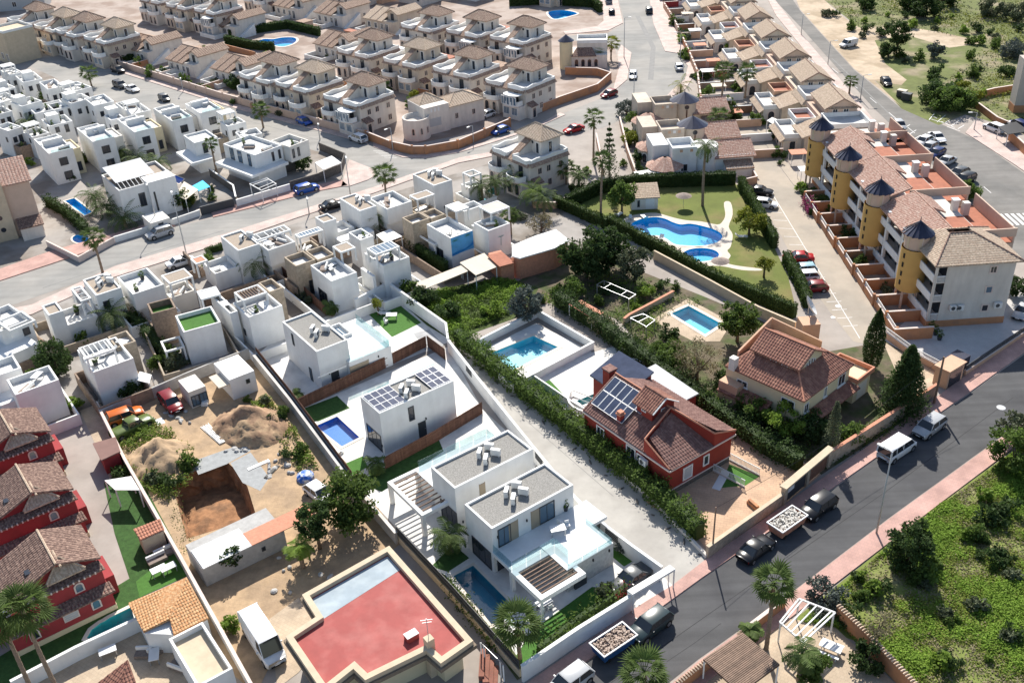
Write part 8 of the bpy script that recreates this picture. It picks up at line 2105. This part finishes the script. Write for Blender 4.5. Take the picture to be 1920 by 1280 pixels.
for i,(x,y)in enumerate([(300,1076),(318,1072),(296,1052),(310,1040)]):gi([1,1,0,0][i],x,y,YAW,['pink-topped table on the red row lawn, left','pink-topped table on the red row lawn, right','dark sofa on the red row lawn, left','grey sofa on the red row lawn, right'][i])
for i in range(7):gi(3,1716+i*7.5,583+i*9,0,'white-potted plant in the row on the apartment forecourt, %s from the wall'%['first','second','third','fourth','fifth','sixth','last'][i])
def canopy(label,pts,z,m,slats=0,name='canopy',sm='greywood',post='white',t=.08):
 bw=.06 if name=='trellis' else.14
 P=[G(x,y,z)for x,y in pts];c=P[0].copy();c.z=0;r=thing(name,label,name.replace('_',' '),tuple(c))
 Q=[p-c for p in P]
 for q_ in Q:MB().cbox(q_.x*.96+sum(v.x for v in Q)/len(Q)*.04,q_.y*.96+sum(v.y for v in Q)/len(Q)*.04,0,.12,.12,z-.1).build('post',M[post],r)
 if m:MB().prism(Q,z-t,z).build('cover',M[m],r)
 else:
  for i in range(len(Q)):MB().bar(Q[i]-Vector((0,0,.0)),Q[(i+1)%len(Q)],bw,bw).build('beam',M[sm],r)
 for k in range(slats):
  u=(k+.5)/slats;MB().bar(Q[0].lerp(Q[1],u)+Vector((0,0,.07)),Q[3].lerp(Q[2],u)+Vector((0,0,.07)),bw*.85,bw*.6).build('slat',M[sm],r)
 return r
canopy('white timber pergola grid on the bottom patio',[(1462,1166),(1506,1204),(1566,1148),(1498,1122)],2.5,None,5,'pergola','white')
canopy('brown slatted patio roof above the bottom edge',[(1318,1236),(1388,1300),(1462,1246),(1392,1186)],2.4,'wood',26,'patio_roof','slat')
canopy('white carport roof slab at the villa gate',[(1176,1106),(1186,1114),(1266,1066),(1256,1058)],2.5,'white',0,'carport',t=.25)
canopy('cream awning, long lower one beside the navy mural pool',[(776,532),(788,545),(878,508),(868,496)],2.4,'canvas',0,'awning')
canopy('cream awning, square upper one by the brick outbuilding',[(862,492),(892,516),(932,500),(908,474)],2.6,'canvas',0,'awning')
canopy('cream flat canopy beside the grey glass-roof house',[(722,455),(754,443),(731,429),(705,440)],2.6,'whitecan',0,'awning')
canopy('white shade canopy right of the solar-roof house',[(330,366),(348,374),(372,356),(345,340)],2.4,'canvas',0,'awning')
canopy('blue shade canopy between the white houses',[(358,350),(372,358),(394,350),(380,338)],2.3,'bluepool',0,'awning')
canopy('white open pergola before the corner villa',[(468,345),(490,357),(518,345),(500,334)],2.4,None,2,'pergola','white')
canopy('white car canopy in the curved corner garden',[(590,305),(606,318),(640,305),(622,292)],2.5,'whitecan',0,'carport')
canopy('white pyramid party tent by the white house lawn',[(255,712),(280,718),(284,702),(262,696)],2.2,'whitecan',0,'tent')
canopy('white triangular shade sails over the red row garden',[(196,900),(216,918),(262,918),(246,892)],2.4,'whitecan',0,'shade_sail')
canopy('bare metal trellis frame in the vegetable garden, upper',[(1118,534),(1180,560),(1192,552),(1132,526)],2.0,None,2,'trellis','steel','steel')
canopy('bare metal trellis frame in the vegetable garden, lower',[(1182,596),(1212,612),(1228,600),(1206,588)],1.6,None,1,'trellis','steel','steel')
canopy('salmon-tiled garden shed roof in the vegetable garden',[(1066,570),(1110,596),(1132,586),(1090,562)],1.9,'salmon',0,'shed_roof')
canopy('white square canopy among the terrace gardens',[(1438,226),(1452,234),(1462,226),(1448,220)],2.4,'whitecan',0,'awning')
canopy('black forecourt awning over the parked cars at right',[(1872,238),(1890,252),(1930,246),(1905,228)],2.4,'black',0,'awning')
canopy('white pergola roofs over the narrow garden',[(1188,322),(1192,328),(1236,324),(1232,316)],2.3,'whitecan',0,'pergola')
canopy('white park bench shelter at the red-roof house side',[(900,1202),(906,1208),(944,1246),(938,1238)],2.1,'steel',0,'awning')
q=G(1556,1222);r=thing('picnic_table','white picnic table with benches on the bottom patio','picnic table',tuple(q),-.6)
MB().box(-.95,-.4,.7,.95,.4,.76).build('table_top',M['plastic'],r)
for s in(-1,1):MB().box(-.95,s*.75-.14,.42,.95,s*.75+.14,.47).build('bench',M['plastic'],r);MB().bar((s*.7,-.8,0),(s*.7,.3,.7),.07).bar((s*.7,.8,0),(s*.7,-.3,.7),.07).build('leg_frame',M['plastic'],r)
q=G(1086,1096);r=thing('barbecue','dark barbecue grill against the stone villa wall','barbecue',tuple(q),YAW);MB().box(-.7,-.3,0,.7,.3,.85).build('cabinet',M['dframe'],r);MB().box(-.55,-.3,.85,.55,.3,1.2).build('lid',M['darkgrey'],r)
q=G(573,896);r=thing('covered_heap','round heap under a blue and white tarpaulin in the earth lot','heap',tuple(q));MB().lathe([(1.0,0),(.95,.4),(.6,.7),(.01,.8)],0,0,12).build('tarpaulin',mat('blue_white_tarp',(.03,.13,.5),.5,.2,2,col2=(.6,.65,.7),c2scale=2.2),r)
q=G(1182,696);r=thing('trampoline','round netted trampoline behind the red house chimney','trampoline',tuple(q))
MB().lathe([(1.7,.75),(.01,.75)],0,0,20).build('mat',M['cardark'],r);MB().lathe([(1.8,.7),(1.8,.82),(1.6,.82)],0,0,20).build('rim',M['acwhite'],r)
for k in range(6):MB().tube([(1.75*math.cos(k*1.047),1.75*math.sin(k*1.047),0),(1.75*math.cos(k*1.047),1.75*math.sin(k*1.047),2.5)],.03,5).build('pole',M['black'],r)
q=G(400,815);r=thing('scaffold_pile','long bundle of grey scaffold poles lying on the bare earth','pole bundle',tuple(q),-.9)
for k in range(10):MB().tube([(-2.4+.1*(k%3),-.5+k*.11,.08+.07*(k%2)),(2.4,-.3+k*.07,.1+.07*(k%2))],.045,5).build('pole',M['steel'],r)
rg=random.Random(8);rocks=cached('rock',lambda:MB().lathe([(.01,0),(.3,.02),(.36,.15),(.2,.3),(.01,.34)],0,0,7).mesh('stone',M['concrete']))
for i in range(46):
 px,py=[(440+rg.uniform(-30,30),835+rg.uniform(-10,12)),(505,870+i*.6),(530+rg.uniform(-40,20),860+rg.uniform(-20,40)),(330+rg.uniform(-20,30),780+rg.uniform(-10,20)),(560+rg.uniform(-60,60),1075+rg.uniform(-40,40))][i%5]
 q=G(px,py);o=link('stone',rocks,None,tuple(q),rg.uniform(0,6));o.scale=(rg.uniform(.4,1.3),rg.uniform(.4,1.1),rg.uniform(.4,1));tag(o,'loose grey stone on the bare earth lot','stone','loose stones of the earth lot')
for i,(x,y,sx,sy,sz,m,lb)in enumerate([(485,872,2.6,.5,.12,'steel','bent metal sheet near the pit corner'),(510,885,2.4,.45,.15,'cardark','dark scrap strip beside the pit corner'),(385,758,.9,.8,.5,'whitecan','crumpled white bag by the lot cabin'),(300,790,1.4,.9,.05,'steel','flat grey sheet behind the orange car'),(1352,900,.9,3.4,.05,'plastic','white slatted panel lying on the red house drive'),(1326,882,.5,.6,.8,'orange','orange toy car by the drive balustrade'),(1412,950,.5,1.5,.6,'orange','orange motor scooter parked on the drive'),(640,880-30,.4,.4,.4,'acwhite','white pump box by the covered pool')]):
 q=G(x,y);r=thing('yard_item',lb,'yard item',tuple(q),YAW+i*.5);MB().box(-sx/2,-sy/2,0,sx/2,sy/2,sz*.7).build('body',M[m],r);MB().box(-sx/2+.1,-sy/2+.08,sz*.7,sx/2-.1,sy/2-.08,sz).build('top',M[m],r)
wall('white balustrade beside the red house drive',[(1332,880),(1396,914)],.15,.12,'trim',rail='white',railh=.8)
wall('pale balustrade at the far side of the red house drive',[(1366,862),(1424,892)],.15,.12,'trim',rail='white',railh=.8)
TRASH=[(1690,182,'yellow-lidded grey recycling bin on the verge','canvas'),(1699,188,'grey round-topped waste bin on the verge','darkgrey')]
for x,y,lb,m in TRASH:
 r=thing('waste_container',lb,'waste container',tuple(G(x,y)),-.8);MB().box(-.9,-.6,.1,.9,.6,1.3).build('body',M['darkgrey'],r);MB().box(-.95,-.65,1.3,.95,.65,1.5).build('lid',M[m],r)
# INFILL: patios, shrubs and yard clutter between the houses
rg=random.Random(21)
for i,(r,rc,_)in enumerate(MODERN):
 x0=min(a[0]for a in rc[:3]);y0=min(a[1]for a in rc[:1]);x1=max(a[2]for a in rc[:1]);y1=max(a[3]for a in rc[:2])
 ax,bx,ay,by=x0-rg.uniform(.8,2.0),x1+rg.uniform(.5,1.0),y0-rg.uniform(2.4,3.4),y1+rg.uniform(.2,.6)
 h=rg.uniform(1.3,1.8);m=M[rg.choice(['white','white','stone','brownstone'])]
 MB().ring([(ax,ay),(bx,ay),(bx,by),(ax,by)],[(ax+.2,ay+.2),(bx-.2,ay+.2),(bx-.2,by-.2),(ax+.2,by-.2)],0,h).build('patio_wall',m,r)
SH=[make_bush('garden_shrub','x','shrub',.8,.7,'darkleaf',420,10,.38,.15,301,'garden shrubs among the houses'),make_bush('garden_shrub','x','shrub',.8,.8,'leaf',420,10,.4,.15,302,'garden shrubs among the houses'),make_bush('garden_shrub','x','shrub',.7,.6,'lime',360,10,.36,.14,303,'garden shrubs among the houses'),make_bush('garden_shrub','x','shrub',.8,.6,'olive',360,10,.38,.14,304,'garden shrubs among the houses')]
KN=['dark green','mid green','bright green','grey-green']
def shrub(px,py,k,s,lb):q=G(px,py);return dup(SH[k],(q.x,q.y,0),rg.uniform(0,6),s,KN[k]+' '+lb)
ZN=[('shrub growing at the foot of the earth mounds',16,[(300,920),(355,880),(240,880),(520,790),(560,860),(480,770)],24,22),
('garden shrub between the white roof-terrace houses',46,[(130,640),(240,560),(400,505),(520,500),(640,445),(720,430),(860,470),(560,560),(340,680),(60,720),(290,610),(450,610)],26,14),
('garden shrub in the yards of the white estate',44,[(60,300),(120,330),(180,300),(220,330),(280,265),(330,250),(420,300),(540,300),(380,370),(120,220),(200,240),(60,200),(260,345),(160,420)],22,14),
('garden shrub before the tower townhouses',64,[(100,92),(160,104),(230,118),(300,140),(380,165),(450,188),(540,212),(620,235),(740,195),(820,175),(900,185),(690,165),(560,140),(770,140),(860,150),(950,170),(640,110),(400,100),(500,118)],30,8),
('garden shrub in the terrace gardens',40,[(1310,150),(1330,180),(1360,205),(1290,110),(1275,80),(1262,50),(1385,175),(1420,240),(1450,260),(1470,300),(1440,215),(1400,130),(1370,90)],14,10),
('shrub in the yards below the ochre towers',16,[(1510,360),(1545,400),(1580,455),(1610,500),(1650,550),(1690,560)],12,10),
('garden shrub around the lone townhouse and narrow gardens',22,[(1000,330),(1060,365),(1100,330),(1190,260),(1210,320),(980,420),(1180,300),(1250,340)],22,12),
('shrub in the kitchen garden plots',26,[(1040,560),(1150,560),(1180,580),(1230,650),(1270,690),(1340,760),(1420,790),(1600,820),(1250,540)],26,16),
('shrub along the edge of the green scrub',34,[(1580,1150),(1640,1110),(1720,1080),(1800,1020),(1880,960),(1890,1060),(1800,1160),(1740,1230),(1860,1220)],42,28),
('bush in the dry field',46,[(1640,60),(1720,130),(1800,130),(1860,100),(1830,160),(1780,50),(1880,60),(1590,20),(1700,30)],50,26)]
for lb,n,pts,jx,jy in ZN:
 for i in range(n):
  p=pts[i%len(pts)];far=p[1]<260
  shrub(p[0]+rg.uniform(-jx,jx),p[1]+rg.uniform(-jy,jy),rg.choice([0,0,1,1,2,3]),rg.uniform(.6,1.5)*(1.4 if far else 1),lb)
for o in SH:retire(o)
for i,(px,py)in enumerate([(560,165),(650,195),(705,150),(745,110),(830,125),(925,140),(850,60),(940,70),(770,55),(600,140),(480,140),(380,110),(300,90),(660,75),(560,55),(470,50)]):
 q=G(px+rg.uniform(-8,8),py+rg.uniform(-4,4));r=thing('yard_shed','%s yard lean-to between the townhouse rows, %s'%(['white','orange','pinkish'][i%3],['by the first street block','behind the corner block','left of the lime tree','right of the yellow bungalow','in the middle row','before the parasol terrace','behind the glass bays','near the star pool','at the back row left','behind the glazed porch','left of the palm-fronted block','beside the far pool hedge','among the left bungalows','behind the cross-gabled bungalow','above the far pool','left of the far pool'][i]),'shed',tuple(q),TA)
 w,d,h=rg.uniform(2,5),rg.uniform(1.5,3),rg.uniform(1.8,2.6)
 MB().box(-w/2,0,0,w/2,d,h).build('wall',M[['white','orange','beige'][i%3]],r);MB().box(-w/2-.2,-.3,h,w/2+.2,d+.1,h+.12).build('roof',M[['whitecan','reddeck','tile'][i%3]],r);door(r,(0,0,.02),0,.8,1.7,'wood','door',False)
for i in range(12):
 px,py=[(1300,150),(1320,178),(1285,100),(1276,72),(1330,205),(1350,228),(1432,258),(1448,282),(1468,306),(1486,338),(1262,40),(1310,130)][i]
 q=G(px+26,py);r=thing('garden_awning','%s awning in a terrace garden strip, %s from the top'%(['white','cream','terracotta'][i%3],['seventh','eighth','fourth','second','ninth','tenth','eleventh','twelfth','third lowest','lowest','first','fifth'][i]),'awning',tuple(q))
 for a in(-1.3,1.3):
  for b_ in(-1,1):MB().cbox(a,b_,0,.08,.08,2.1).build('post',M['white'],r)
 MB().box(-1.5,-1.2,2.1,1.5,1.2,2.18).build('cover',M[['whitecan','canvas','salmon'][i%3]],r)
tar=mat('tar_repair',(.035,.035,.037),.8,.2,2);tarl=mat('pale_road_patch',(.24,.235,.225),.9,.15,1)
def seam(m,pts,w):
 for a,b in zip(pts,pts[1:]):
  A,B=G(*a),G(*b);d=(B-A).normalized();n=Vector((-d.y,d.x,0))*w/2;z=Vector((0,0,.0175+.0006*rg.random()))
  o=MB().quad(A-n+z,B-n+z,B+n+z,A+n+z).build('road_patch',m);o['kind']='structure'
seam(tar,[(1130,1290),(1330,1150),(1480,1046),(1660,922),(1900,745)],.07);seam(tar,[(1250,1240),(1302,1205),(1352,1168)],.05)
seam(tarl,[(80,540),(240,488),(420,432)],.25);seam(tarl,[(430,218),(560,252),(660,282)],.2);seam(tarl,[(1195,30),(1225,90),(1220,150)],1.2);seam(tarl,[(820,290),(960,255),(1080,225)],.3);seam(tarl,[(1560,110),(1700,245),(1830,370)],.25)
seam(asphd if 0 else tarl,[(880,690),(1000,800),(1150,930)],.06)
for i in range(16):
 u=i/15;px,py=872+440*u,668+372*u
 q=G(px,py);o=link('drain_stone',rocks,None,tuple(q),i);o.scale=(.7+.4*(i%3),.35,.35);tag(o,'dark stone lying along the lane kerb under the hedge','stone','dark stones along the lane kerb')
 o.material_slots[0].link='OBJECT';o.material_slots[0].material=M['plinth']
